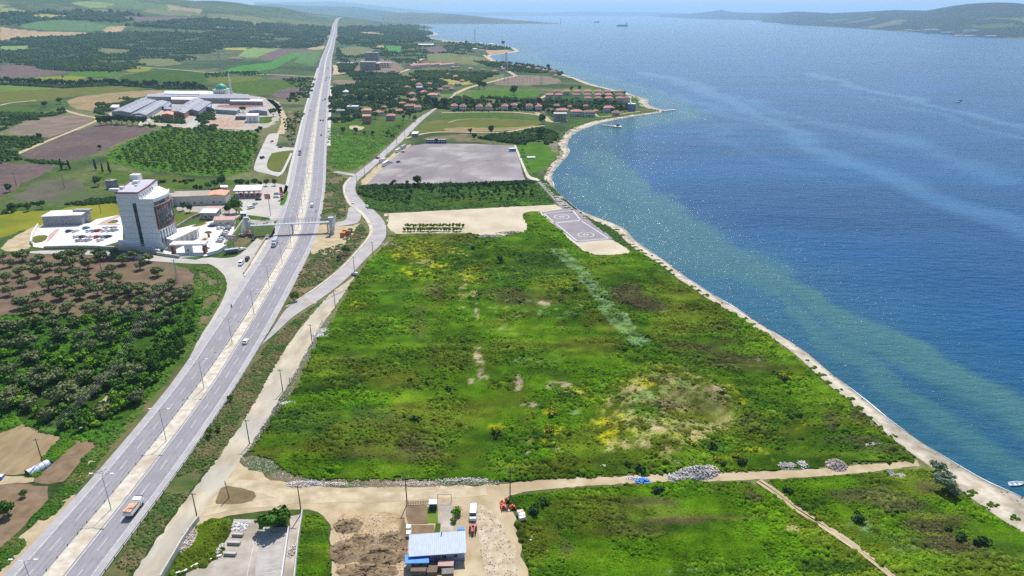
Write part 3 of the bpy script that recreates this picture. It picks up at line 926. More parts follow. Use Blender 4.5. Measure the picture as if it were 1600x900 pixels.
def ring(cx, cy, r, wd, z):
    mb = MB(); n = 40
    for i in range(n):
        a, b2 = 2 * math.pi * i / n, 2 * math.pi * (i + 1) / n
        mb.add([(cx + math.cos(a) * (r - wd), cy + math.sin(a) * (r - wd), z), (cx + math.cos(a) * r, cy + math.sin(a) * r, z), (cx + math.cos(b2) * r, cy + math.sin(b2) * r, z), (cx + math.cos(b2) * (r - wd), cy + math.sin(b2) * (r - wd), z)], [(0, 1, 2, 3)])
    return tag(mb.build('helipad_marking', M['paint']), kind='structure')


line([G(*p) for p in [(850, 334), (895, 329), (907, 344), (866, 348)]], .7, .15, 'helipad_marking', True)
line([G(*p) for p in [(868, 349), (908, 345), (951, 373), (902, 377)]], .7, .155, 'helipad_marking', True)
for cx, cy, r in ((877.6, 339, 12.3), (915.4, 367, 13)):
    wx, wy = G(cx, cy); _, _, zc1 = proj(wx, wy, 0)
    rr = r / F * zc1
    ring(wx, wy, rr, .55, .16); ring(wx, wy, rr * .32, .6, .16)
edges_ribbon('sand_path', [(600, 334), (700, 329), (800, 324), (868, 320)], [(600, 338), (700, 332), (800, 327), (876, 325)], .09, M['sandlot'])

# ------------------------------------------------------------ motorway
ROWS = {900: (6, 24, 65, 102, 144, 160), 720: (168, 182, 217, 244, 278, 290), 600: (268, 284, 309, 333, 362, 369),
        504: (328, 343, 378, 391, 418, 428), 434: (378, 390, 420, 433, 455, 465), 384: (412, 422, 448, 461, 482, 488), 308: (447, 454, 472, 483, 503, 507),
        250: (461, 467, 480, 490, 507, 510), 180: (476, 480, 492, 497, 510, 513), 118: (494, 497, 504, 507, 515, 518)}
ST = []
for rrow in sorted(ROWS, reverse=True):
    xs = ROWS[rrow]
    Xs = [G(x, rrow) for x in xs]
    ST.append((Xs[0][1], (Xs[2][0] + Xs[3][0]) / 2, 0.0))
for q in [(511, 88), (516.5, 72), (519.5, 60), (522.5, 47), (523.5, 40), (526, 34), (532, 29)]:
    g = GT(*q); ST.append((g[1], g[0], g[2]))
ST = [(60, ST[0][1] + .5, 0), (90, ST[0][1] + .1, 0)] + ST
sy = np.array([s[0] for s in ST]); sx = np.array([s[1] for s in ST])
order = np.argsort(sy); sy = sy[order]; sx = sx[order]


def hermite(xq, xk, yk):
    xq = np.atleast_1d(np.asarray(xq, float)); m_ = np.gradient(yk, xk)
    i = np.clip(np.searchsorted(xk, xq) - 1, 0, len(xk) - 2)
    h = xk[i + 1] - xk[i]; t = (xq - xk[i]) / h
    return (2 * t ** 3 - 3 * t ** 2 + 1) * yk[i] + (t ** 3 - 2 * t ** 2 + t) * h * m_[i] + (-2 * t ** 3 + 3 * t ** 2) * yk[i + 1] + (t ** 3 - t ** 2) * h * m_[i + 1]


OY = np.array([60, 121, 164, 208, 259, 311, 361, 468, 599, 882, 1470, 2500, 12000])
OFF = {  # offsets of the six lines from the middle of the median
    'L0': [-11.4, -11.4, -11.6, -11.9, -13.5, -14.0, -14.0, -13.8, -13.6, -14.4, -15, -15, -15],
    'L1': [-8.8, -8.8, -9.0, -9.2, -10.3, -10.9, -11.0, -10.8, -10.6, -11.2, -11.2, -11, -11],
    'L2': [-2.65, -2.65, -2.5, -2.5, -2.1, -2.1, -2.3, -2.5, -2.6, -2.2, -2, -2, -2],
    'L3': [2.65, 2.65, 2.5, 2.5, 2.1, 2.1, 2.3, 2.5, 2.6, 2.2, 2, 2, 2],
    'L4': [8.9, 8.9, 9.0, 9.1, 9.2, 9.4, 9.9, 11, 11.6, 12, 12, 12, 12],
    'L5': [11.2, 11.2, 11.2, 11.2, 11.6, 12, 12, 12.8, 13.6, 14.4, 15.5, 15, 15]}


def hw(y, off=0.0, key=None):
    """point beside the motorway's centre line at northing y"""
    x = hermite(y, sy, sx)[0]
    x2 = hermite(y + 4, sy, sx)[0]
    dx, dy = (x2 - x), 4.0; l = math.hypot(dx, dy); dx /= l; dy /= l
    o = off + (float(np.interp(y, OY, OFF[key])) if key else 0)
    return (x + dy * o, y - dx * o), math.atan2(dy, dx)


hy = [60.0]
while hy[-1] < sy[-1]: hy.append(hy[-1] + max(4, hy[-1] * .012))


def hribbon(name, ka, oa, kb, ob, z, m, y0=0, y1=1e9):
    yy = [y for y in hy if y0 <= y <= y1]
    A = [hw(y, oa, ka)[0] for y in yy]; B = [hw(y, ob, kb)[0] for y in yy]
    ta = terr(np.array([a[0] for a in A]), np.array([a[1] for a in A])); V = []; Fc = []
    for i, y in enumerate(yy):
        up = .0 if y < 2200 else (y - 2200) * .0012 + .6
        V += [(A[i][0], A[i][1], z + ta[i] + up), (B[i][0], B[i][1], z + ta[i] + up)]
    for i in range(len(yy) - 1): Fc.append((2 * i, 2 * i + 1, 2 * i + 3, 2 * i + 2))
    return tag(npmesh(name, V, Fc, m), kind='structure')


hribbon('roadside_verge', 'L0', -4, 'L5', 4, .06, M['verge'], 0, 1600)
hribbon('road_shoulder', 'L0', 0, 'L1', 0.4, .17, M['shoulder'])
hribbon('road', 'L1', 0, 'L2', .5, .20, M['asphalt'])
hribbon('road_median', 'L2', .3, 'L3', -.3, .24, M['gravel'])
hribbon('road', 'L3', -.5, 'L4', 0, .20, M['asphalt'])
hribbon('road_shoulder', 'L4', -.4, 'L5', 0, .17, M['shoulder'])
for k_, o1, o2 in (('L1', -.1, .12), ('L2', -.35, -.13), ('L3', .13, .35), ('L4', -.12, .1)):
    hribbon('road_marking', k_, o1, k_, o2, .225, M['paint'], 0, 1500)
for ka, kb in (('L1', 'L2'), ('L4', 'L3')):
    sg_ = 1 if ka == 'L1' else -1
    for o in (.95, 2.75, 4.45, 5.6) if ka == 'L4' else (.75, 2.2, 3.9, 5.3): hribbon('tyre_track', ka, sg_ * (o - .22), ka, sg_ * (o + .28), .21, M['worn'], 0, 900)

hribbon('pavement', 'L5', .2, 'L5', 3.5, .15, M['concrete'], 660, 1250)
hribbon('pavement', 'L0', -2.6, 'L0', -.2, .15, M['concrete'], 480, 1700)
mb = MB()
for side, ka, kb in ((0, 'L1', 'L2'), (1, 'L3', 'L4')):
    y = 66.0
    while y < 1100:
        for lane in ((.5,) if y > 0 else ()):
            o0 = (np.interp(y, OY, OFF[ka]) + np.interp(y, OY, OFF[kb])) / 2
            p0, a0 = hw(y, o0); p1, a1 = hw(y + 4.6, o0)
            dx, dy = math.cos(a0), math.sin(a0); wq = .08 if y < 400 else .11
            nx, ny = -dy * wq, dx * wq
            mb.add([(p0[0] + nx, p0[1] + ny, .23), (p0[0] - nx, p0[1] - ny, .23), (p1[0] - nx, p1[1] - ny, .23), (p1[0] + nx, p1[1] + ny, .23)], [(0, 1, 2, 3)])
        y += 10.4
tag(mb.build('road_marking', M['paint']), kind='structure')


# ------------------------------------------------------------ other roads
patch('service_road', [(312, 527), (330, 500), (345, 475), (354, 455), (355, 441), (349, 428), (336, 417), (322, 411), (300, 408), (322, 402), (352, 404), (372, 401), (388, 386), (404, 370), (412, 358), (421, 345), (430, 345), (424, 362), (412, 378), (400, 395), (388, 414), (378, 431), (384, 434), (372, 452), (350, 490), (331, 520), (300, 565), (290, 572)], .12, M['apron'], jit=.2, smooth=1)
patch('hotel_lane', [(46, 392), (120, 391), (180, 394), (250, 400), (320, 408), (330, 413), (300, 412.5), (240, 409), (190, 402), (120, 397), (46, 397)], .13, M['apron'], jit=.2)
edges_ribbon('gravel_verge', [(380, 431), (392, 412), (404, 392), (415, 376), (421, 362)], [(391, 433), (402, 410), (414, 390), (423, 374), (429, 362)], .125, M['gravel'])
# access road by the fields
R1L = [(412, 534), (430, 508), (448, 480), (472, 466), (496, 450), (520, 432), (540, 414), (560, 392), (578, 372), (584, 360), (578, 344), (566, 330), (548, 318), (543, 308), (538, 298), (541, 288), (550, 277), (560, 268), (584, 250), (608, 228), (632.5, 204), (654, 184), (676, 171.5), (701, 154), (711, 146)]
R1R = [(408, 540), (432, 520), (452, 500), (474, 484), (492, 474), (528, 448), (552, 426), (578, 398), (600, 378), (605.5, 360), (600, 344), (583, 327), (564, 312), (556, 302), (555, 294), (557, 284), (566, 276), (578, 266), (594, 252), (612, 235), (634, 216), (653, 194), (678, 173), (704, 154.5), (713, 147)]
edges_ribbon('access_road', R1L, R1R, .15, M['road2'], n=240)
edges_ribbon('pavement', [(446, 480), (470, 465.5), (494, 449), (518, 431), (538, 413), (558, 391), (574, 372), (579, 360), (572, 345), (561, 332), (545, 321), (539, 310), (534.5, 298), (537, 287), (547, 277)],
             [(448, 480), (472, 466), (496, 450), (520, 432), (540, 414), (560, 392), (578, 372), (584, 360), (578, 344), (566, 330), (548, 318), (543, 308), (538, 298), (541, 288), (550, 277)], .27, M['gravel'], n=160)
track('access_road', [(711, 146.5), (730, 137.5), (746, 133), (764, 129), (794, 121), (806, 119)], 9, .12, M['dirt'])
track('access_road', [(806, 118.5), (792, 110), (780, 102), (764, 92), (756, 86)], 9, .14, M['dirt'])
track('service_road', [(524, 268.5), (538, 271), (556, 274)], 6, .13, M['road2'])
patch('service_road', [(545, 322), (562, 324), (565, 340), (560, 348), (546, 352), (524, 354), (523, 347.5), (540, 345), (543, 337)], .14, M['road2'], jit=0)
# lay-by left of the motorway
edges_ribbon('service_road', [(441, 209), (420, 208), (414, 220), (408, 232), (401, 248), (396, 262), (398, 268), (415, 271), (434, 276)], [(436, 210), (434, 222), (426, 238), (420, 247), (417, 256), (418, 264), (426, 268), (432, 269), (438, 269)], .12, M['apron'])
edges_ribbon('service_road', [(428, 228), (445, 230), (464, 231)], [(424, 240), (445, 235.5), (464, 235)], .14, M['apron'])
edges_ribbon('pavement', [(434, 276), (442, 272), (449, 258), (457, 240)], [(438, 269), (440, 268), (446, 256), (454, 239)], .16, M['concrete'])
patch('grass_island', [(424, 238), (440, 236.5), (451, 235), (458, 238), (450, 252), (441, 267), (430, 268), (420, 267), (418, 258)], .11, M['olive'], jit=.3)
patch('bank', [(398, 240), (411, 221), (419, 207), (412, 207), (398, 230), (392, 262), (394, 267)], .05, M['bank'], jit=.6)
track('dirt_track', [(438, 210), (442, 200), (446, 190), (440, 178), (436, 168), (424, 158), (420, 155)], 8, .10, M['dirt'])
track('dirt_track', [(436, 210), (452, 212), (458, 222), (456, 229)], 7, .11, M['fallow'])
patch('bank', [(446, 180), (462, 172), (474, 176), (466, 200), (458, 228), (450, 215)], .05, M['bank'], jit=2)
# dirt road along the poles, with the cross road and yard
edges_ribbon('dirt_road', [(150, 985), (208, 899), (265, 816), (320, 742), (340, 718), (380, 660), (416, 596), (448, 540), (496, 480), (528, 449)], [(210, 985), (256, 899), (300, 818), (345, 764), (378, 718), (393, 694), (444, 614), (488, 532), (520, 484), (555, 432)], .09, M['dirtroad'], n=200, jit=1.0)
patch('dirt_yard', [(285, 840), (318, 790), (352, 742), (372, 716), (385, 724), (420, 740), (455, 753), (520, 758), (620, 762), (780, 757), (800, 762), (800, 772), (782, 780), (786, 790), (810, 802), (806, 830), (818, 870), (830, 910), (850, 990), (500, 990), (520, 900), (516, 850), (512, 812), (490, 800), (462, 797), (420, 798), (370, 806), (330, 812), (312, 830)], .06, M['dirt'], jit=1.0)
edges_ribbon('dirt_road', [(780, 757), (880, 748), (960, 745), (1050, 741), (1140, 739), (1250, 735), (1340, 728), (1432, 719)], [(780, 775), (880, 762), (960, 757), (1050, 752), (1140, 752), (1250, 747), (1340, 740), (1436, 728)], .08, M['dirt'], n=140, jit=1.0)
track('wheel_track', [(345, 770), (372, 752), (400, 762), (440, 772), (520, 779), (620, 777), (760, 766)], 4, .085, M['track'], jit=1.2)
track('wheel_track', [(318, 800), (380, 789), (450, 782), (520, 779)], 3.2, .09, M['track'], jit=1.2)
patch('rubble_ground', [(372, 716), (400, 712), (440, 722), (458, 742), (520, 750), (640, 749), (760, 748), (780, 752), (760, 757), (640, 761), (520, 762), (460, 757), (420, 744), (385, 730)], .10, M['bank'], jit=1.2)
patch('rubble_ground', [(735, 782), (770, 800), (790, 830), (806, 870), (812, 910), (760, 920), (748, 860), (742, 820)], .075, mat('stony_dirt', (.36, .28, .18), (.50, .42, .30), .5, detail=8, bump=.15, bscale=2), jit=1)
patch('rubble_ground', [(350, 756), (372, 764), (400, 774), (390, 784), (345, 787), (338, 780)], .10, M['bank'], jit=1)
for offp in (-.9, .9):
    P = [(1186, 752), (1215, 772), (1240, 794), (1275, 815), (1318, 842), (1352, 868), (1396, 902), (1440, 940)]
    track('wheel_track', [(x + offp * 2.6, y - offp * 1.6) for x, y in P], 1.0, .30, M['dirt'], jit=.8)
# left tracks and farm plots
track('dirt_track', [(-40, 262), (12, 249), (28, 240), (54, 229), (80, 218), (120, 202), (156, 187), (150, 184), (128, 180)], 5, .12, M['dirt'])
track('dirt_track', [(-30, 168), (0, 165), (12, 161), (56, 157)], 6, .1, M['dirt'])
track('dirt_track', [(96, 171), (120, 178), (133, 181)], 6, .11, M['dirt'])
track('dirt_track', [(320, 113), (400, 116), (440, 117), (468, 119), (494, 120)], 7, .13, M['dirt'])
track('dirt_track', [(518, 117), (530, 116), (539, 114)], 8, .13, M['dirt'])
track('dirt_track', [(524, 102), (527, 108), (525, 116)], 14, .12, M['dirt'])
track('dirt_track', [(208, 104), (240, 106), (290, 110), (320, 113)], 6, .13, M['dirt'])
track('dirt_track', [(632, 217), (655, 210), (680, 206), (720, 206.5), (760, 207.5), (790, 207), (830, 199), (850, 196)], 5, .12, M['dirt'])
track('dirt_track', [(690, 176), (740, 175), (800, 175), (830, 178), (845, 180), (852, 184), (858, 190)], 6, .12, M['dirt'])
track('dirt_track', [(612, 115), (626, 113), (640, 108), (643, 102), (660, 92), (666, 86)], 9, .12, M['dirt'])
track('dirt_track', [(700, 192), (720, 185.5), (780, 186)], 2, .13, M['dirt'])
patch('orchard_soil', [(-60, 398), (0, 398), (60, 397), (120, 399), (180, 402), (240, 409), (290, 417), (303, 428), (306, 442), (296, 462), (270, 480), (200, 490), (130, 496), (60, 490), (-60, 496)], .05, M['orchsoil'], jit=1.2)
patch('scrub_ground', [(-60, 496), (60, 490), (130, 496), (200, 490), (270, 480), (300, 462), (318, 470), (312, 500), (280, 560), (240, 615), (190, 670), (150, 690), (118, 688), (96, 684), (58, 672), (40, 662), (-60, 690)], .04, M['gr_dark'], jit=1.5)
patch('bank', [(306, 420), (330, 420), (346, 440), (344, 465), (316, 515), (300, 540), (312, 500), (322, 460)], .05, M['bank'], jit=1)
patch('farm_plot', [(-80, 700), (0, 678), (40, 661), (58, 672), (97, 685), (74, 708), (48, 740), (20, 742), (-80, 742)], .06, M['furrow'], jit=.5, smooth=0)
patch('farm_plot', [(80, 728), (118, 688), (152, 686), (150, 695), (100, 752), (76, 757), (50, 752)], .07, M['soilbrown'], jit=.4, smooth=0)
patch('farm_plot', [(-60, 755), (46, 757), (76, 760), (76, 780), (30, 830), (-20, 880), (-80, 930), (-80, 800)], .06, M['soilbrown'], jit=.5, smooth=0)
patch('farm_yard', [(-20, 744), (30, 744), (60, 742), (50, 756), (0, 756), (-20, 756)], .08, M['dirt'], jit=.5)
track('dirt_track', [(187, 600), (172, 618), (155, 640), (140, 655), (128, 668)], 2.6, .09, M['dirt'], jit=1.2)
track('drain_track', [(150, 716), (130, 745), (105, 775), (80, 800), (40, 845), (-10, 900)], 2.4, .11, M['dirt'], jit=.8)
patch('gravel_verge', [(108, 776), (120, 772), (88, 812), (40, 868), (6, 905), (-20, 930), (-30, 905), (20, 850), (70, 806)], .12, M['dirt'], jit=.5)
patch('sand_mound', [(6, 380), (40, 360), (60, 352), (68, 352), (60, 368), (48, 380), (46, 391), (0, 394)], .08, M['dirt'], jit=1)

# banks between motorway and access road
patch('bank', [(511, 264), (524, 270), (542, 279), (535, 290), (536, 300), (541, 318), (540, 338), (524, 345), (500, 347), (505, 320), (509, 290)], .07, M['bank'], jit=1)
patch('dirt_yard', [(497, 350), (524, 352), (546, 354), (562, 349), (566, 352), (545, 375), (530, 398), (490, 398), (484, 392), (492, 366)], .09, M['dirt'], jit=.6)
patch('bank', [(483, 396), (500, 390), (528, 384), (548, 362), (566, 350), (572, 366), (556, 388), (536, 411), (512, 432), (490, 449), (470, 463), (449, 475), (455, 455), (470, 424)], .08, M['bank'], jit=.8)
patch('bank', [(414, 545), (434, 524), (455, 504), (478, 488), (494, 477), (518, 460), (500, 478), (478, 500), (452, 534), (420, 588), (382, 656), (342, 714), (300, 768), (262, 815), (208, 892), (160, 960), (150, 950), (200, 850), (292, 722), (371, 604)], .07, M['verge'], jit=1)
patch('bank', [(560, 324), (575, 332), (585, 350), (583, 372), (572, 370), (578, 360), (572, 346)], .065, M['bank'], jit=.5)
patch('culvert_shadow_patch', [(470, 468), (486, 476), (498, 474), (482, 466)], .17, M['conc_old'], jit=.1)  # flat patch stands for the dark culvert, its shadow given as colour

# hotel grounds
patch('hotel_forecourt', [(52, 386), (50, 374), (60, 356), (74, 352), (140, 349), (150, 343), (186, 336), (192, 345), (192, 376), (150, 388), (120, 387), (70, 388)], .14, M['whitepave'], jit=0, smooth=0)
patch('hotel_forecourt', [(255, 395), (262, 372), (276, 358), (300, 352), (335, 345), (352, 343), (366, 346), (366, 362), (352, 382), (343, 392), (325, 400), (280, 403)], .14, M['whitepave'], jit=0, smooth=0)
patch('forecourt_grass', [(50, 369), (77, 367), (70, 378), (50, 381)], .17, M['olive'], jit=0)
patch('pink_path', [(77, 367), (88, 358), (94, 358), (82, 372), (72, 380)], .18, M['redpave'], jit=0, smooth=0)
patch('pink_path', [(151, 352), (160, 346), (186, 336), (187, 339), (168, 348), (187, 350), (187, 352)], .18, M['redpave'], jit=0, smooth=0)
patch('garden_bed', [(275, 332), (311, 331), (311, 337), (278, 351), (272, 350)], .12, M['olive'], jit=0)
patch('garden_bed', [(164, 350), (182, 342), (187, 348)], .19, M['olive'], jit=0)
patch('pink_path', [(306, 382), (318, 371), (327, 371), (320, 382)], .18, M['redpave'], jit=0, smooth=0)
patch('garden_bed', [(309, 381), (319, 373), (324, 373), (317, 381)], .2, M['gr_mid'], jit=0)
patch('garden_bed', [(318, 364), (324, 361), (331, 362), (331, 365), (324, 366)], .2, M['gr_mid'], jit=0)
patch('garden_bed', [(364, 365), (374, 345), (380, 343), (360, 372), (352, 383), (348, 381)], .2, M['olive'], jit=0)
patch('pink_path', [(286, 362), (300, 353), (322, 347), (324, 350), (300, 358), (290, 366)], .18, M['redpave'], jit=0, smooth=0)
patch('garden_bed', [(298, 354), (320, 346), (322, 351), (300, 356)], .19, M['olive'], jit=0)
patch('yard', [(276, 318), (350, 318), (372, 330), (376, 340), (350, 345), (330, 340), (276, 332)], .1, M['conc_old'], jit=0)
patch('fuel_station_forecourt', [(372, 292), (404, 288), (428, 286), (455, 291), (452, 304), (447, 322), (441, 338), (432, 346), (421, 346), (404, 352), (384, 346), (382, 332), (372, 320), (366, 306)], .15, M['apron'], jit=0)
patch('verge_grass', [(446, 300), (452, 298), (446, 318), (441, 322), (436, 320)], .19, M['gr_bright'], jit=.2)
patch('verge_grass', [(384, 336), (404, 338), (424, 341), (420, 346), (396, 344), (384, 342)], .18, M['gr_mid'], jit=.3)
patch('embankment_dirt', [(352, 396), (372, 374), (384, 362), (400, 362), (392, 378), (374, 392), (356, 401)], .16, M['bank'], jit=.2)
patch('dirt_yard', [(404, 352), (424, 350), (432, 360), (420, 376), (408, 376), (396, 368)], .17, M['bank'], jit=.3)
# industrial estate ground
patch('industrial_yard', [(160, 180), (190, 168), (224, 152), (256, 143), (330, 141), (400, 150), (436, 158), (440, 170), (438, 186), (420, 200), (392, 204), (330, 200), (290, 200), (236, 194), (220, 184)], .10, M['conc_old'], jit=3)
patch('scrap_yard', [(336, 164), (410, 163), (414, 168), (340, 169)], .13, mat('rusty_scrap', (.30, .08, .05), (.22, .15, .12), .3, detail=9, bump=.6, bscale=.5), jit=2)
patch('scrap_yard', [(320, 186), (350, 184), (384, 190), (380, 198), (350, 200), (326, 196)], .13, mat('rusty_scrap2', (.34, .16, .10), (.42, .34, .26), .2, detail=9, bump=.6, bscale=.5), jit=2)
for q in ([(222, 196), (228, 186), (250, 172), (276, 160), (284, 155)], [(294, 200), (304, 190), (312, 182), (330, 168), (344, 158)]):
    track('estate_road', q, 10, .14, M['apron'])
track('estate_road', [(225, 193), (260, 197), (300, 200), (340, 203), (392, 205)], 6, .15, M['dirt'])
patch('grass_island', [(306, 178), (318, 172), (330, 170), (332, 186), (316, 192), (306, 188)], .14, M['gr_dark'], jit=3)
patch('grass_island', [(236, 184), (250, 180), (288, 184), (290, 194), (240, 192)], .14, M['gr_dark'], jit=3)
patch('grass_island', [(396, 184), (424, 182), (426, 192), (400, 194)], .14, M['gr_mid'], jit=2)
patch('building_site', [(548, 108), (556, 98), (566, 92), (600, 92), (625, 100), (632, 108), (622, 116), (600, 114), (570, 112), (552, 114)], .12, M['taupe'], jit=5)
patch('dirt_yard', [(544, 197), (560, 196), (572, 200), (560, 204), (548, 202)], .12, M['dirt'], jit=2)
patch('substation_yard', [(775, 128), (800, 122), (850, 122), (866, 129), (850, 131), (780, 132)], .13, M['taupe'], jit=3)
patch('estate_ground', [(846, 158), (870, 146), (985, 147), (992, 160), (980, 170), (960, 178), (900, 186), (866, 186), (850, 176)], .07, M['gr_dark'], jit=3)
track('estate_road', [(983, 150), (981, 158), (985, 163)], 8, .14, M['apron'])
track('estate_road', [(844, 154), (852, 150), (862, 146)], 7, .14, M['dirt'])
track('estate_road', [(838, 176), (852, 182), (858, 190), (872, 192), (884, 188)], 6, .14, M['dirt'])
track('estate_road', [(930, 178), (936, 184), (972, 178), (1000, 174)], 3, .14, M['dirt'])

# yard at the bottom
patch('concrete_yard', [(365, 812), (405, 812), (412, 826), (404, 880), (400, 990), (268, 990), (290, 897), (345, 872), (350, 850), (362, 830)], .12, M['conc_old'], jit=.3, smooth=0)
patch('concrete_yard', [(410, 824), (452, 824), (446, 862), (440, 905), (425, 990), (398, 990), (399, 890)], .13, mat('grey_slab', (.33, .30, .27), (.42, .39, .35), .4, detail=8, c3=(.27, .25, .22), s3=.15), jit=0, smooth=0)
patch('concrete_yard', [(455, 806), (473, 804), (462, 870), (452, 990), (436, 990), (446, 870), (452, 830)], .10, M['conc_old'], jit=.3, smooth=0)
for xa in ((398, 836, 428, 828), ):
    pass
for k in range(6):
    yy = 836 + k * 12
    line([G(411 - k * 1.6, yy + 2), G(449 - k * 2.2, yy - 3)], .13, .16, 'slab_joint')
line([G(397, 850), G(385, 905), G(376, 960)], .12, .16, 'slab_joint')
patch('soil_heap_ground', [(528, 806), (560, 800), (612, 800), (632, 812), (634, 850), (636, 905), (640, 990), (520, 990), (528, 900), (520, 860), (530, 835)], .10, mat('turned_soil', (.36, .25, .13), (.48, .36, .21), .18, detail=9, bump=.3, bscale=.9, c3=(.17, .11, .06), s3=.06, t3=(.48, .56), distort=1.5), jit=1)
patch('vegetable_bed', [(635, 790), (667, 790), (668, 819), (638, 819), (634, 805)], .13, M['soilbrown'], jit=0, smooth=0)
patch('vegetable_bed', [(643, 821), (678, 821), (680, 835), (643, 837)], .13, M['soilbrown'], jit=0, smooth=0)
patch('garden_bed', [(667, 792), (684, 792), (685, 817), (668, 818)], .14, M['gr_light'], jit=.1, smooth=0)
patch('paved_yard', [(685, 786), (706, 785), (708, 831), (686, 833)], .12, M['conc_old'], jit=0, smooth=0)

M['lotmark'] = mat('lot_wheel_marks', (.165, .14, .15), (.23, .20, .21), .3, .9, detail=6)
for q in ([(596, 284), (640, 262), (700, 246), (790, 240)], [(610, 286), (650, 266), (712, 252), (800, 250)], [(650, 284), (690, 255), (730, 240), (760, 230)], [(700, 284), (720, 262), (770, 248), (806, 246)], [(640, 230), (700, 236), (790, 236)]):
    for o in (0, 1.6): track('wheel_mark', [(x + o, y + o * .4) for x, y in q], .7, .10, M['lotmark'], jit=.5)

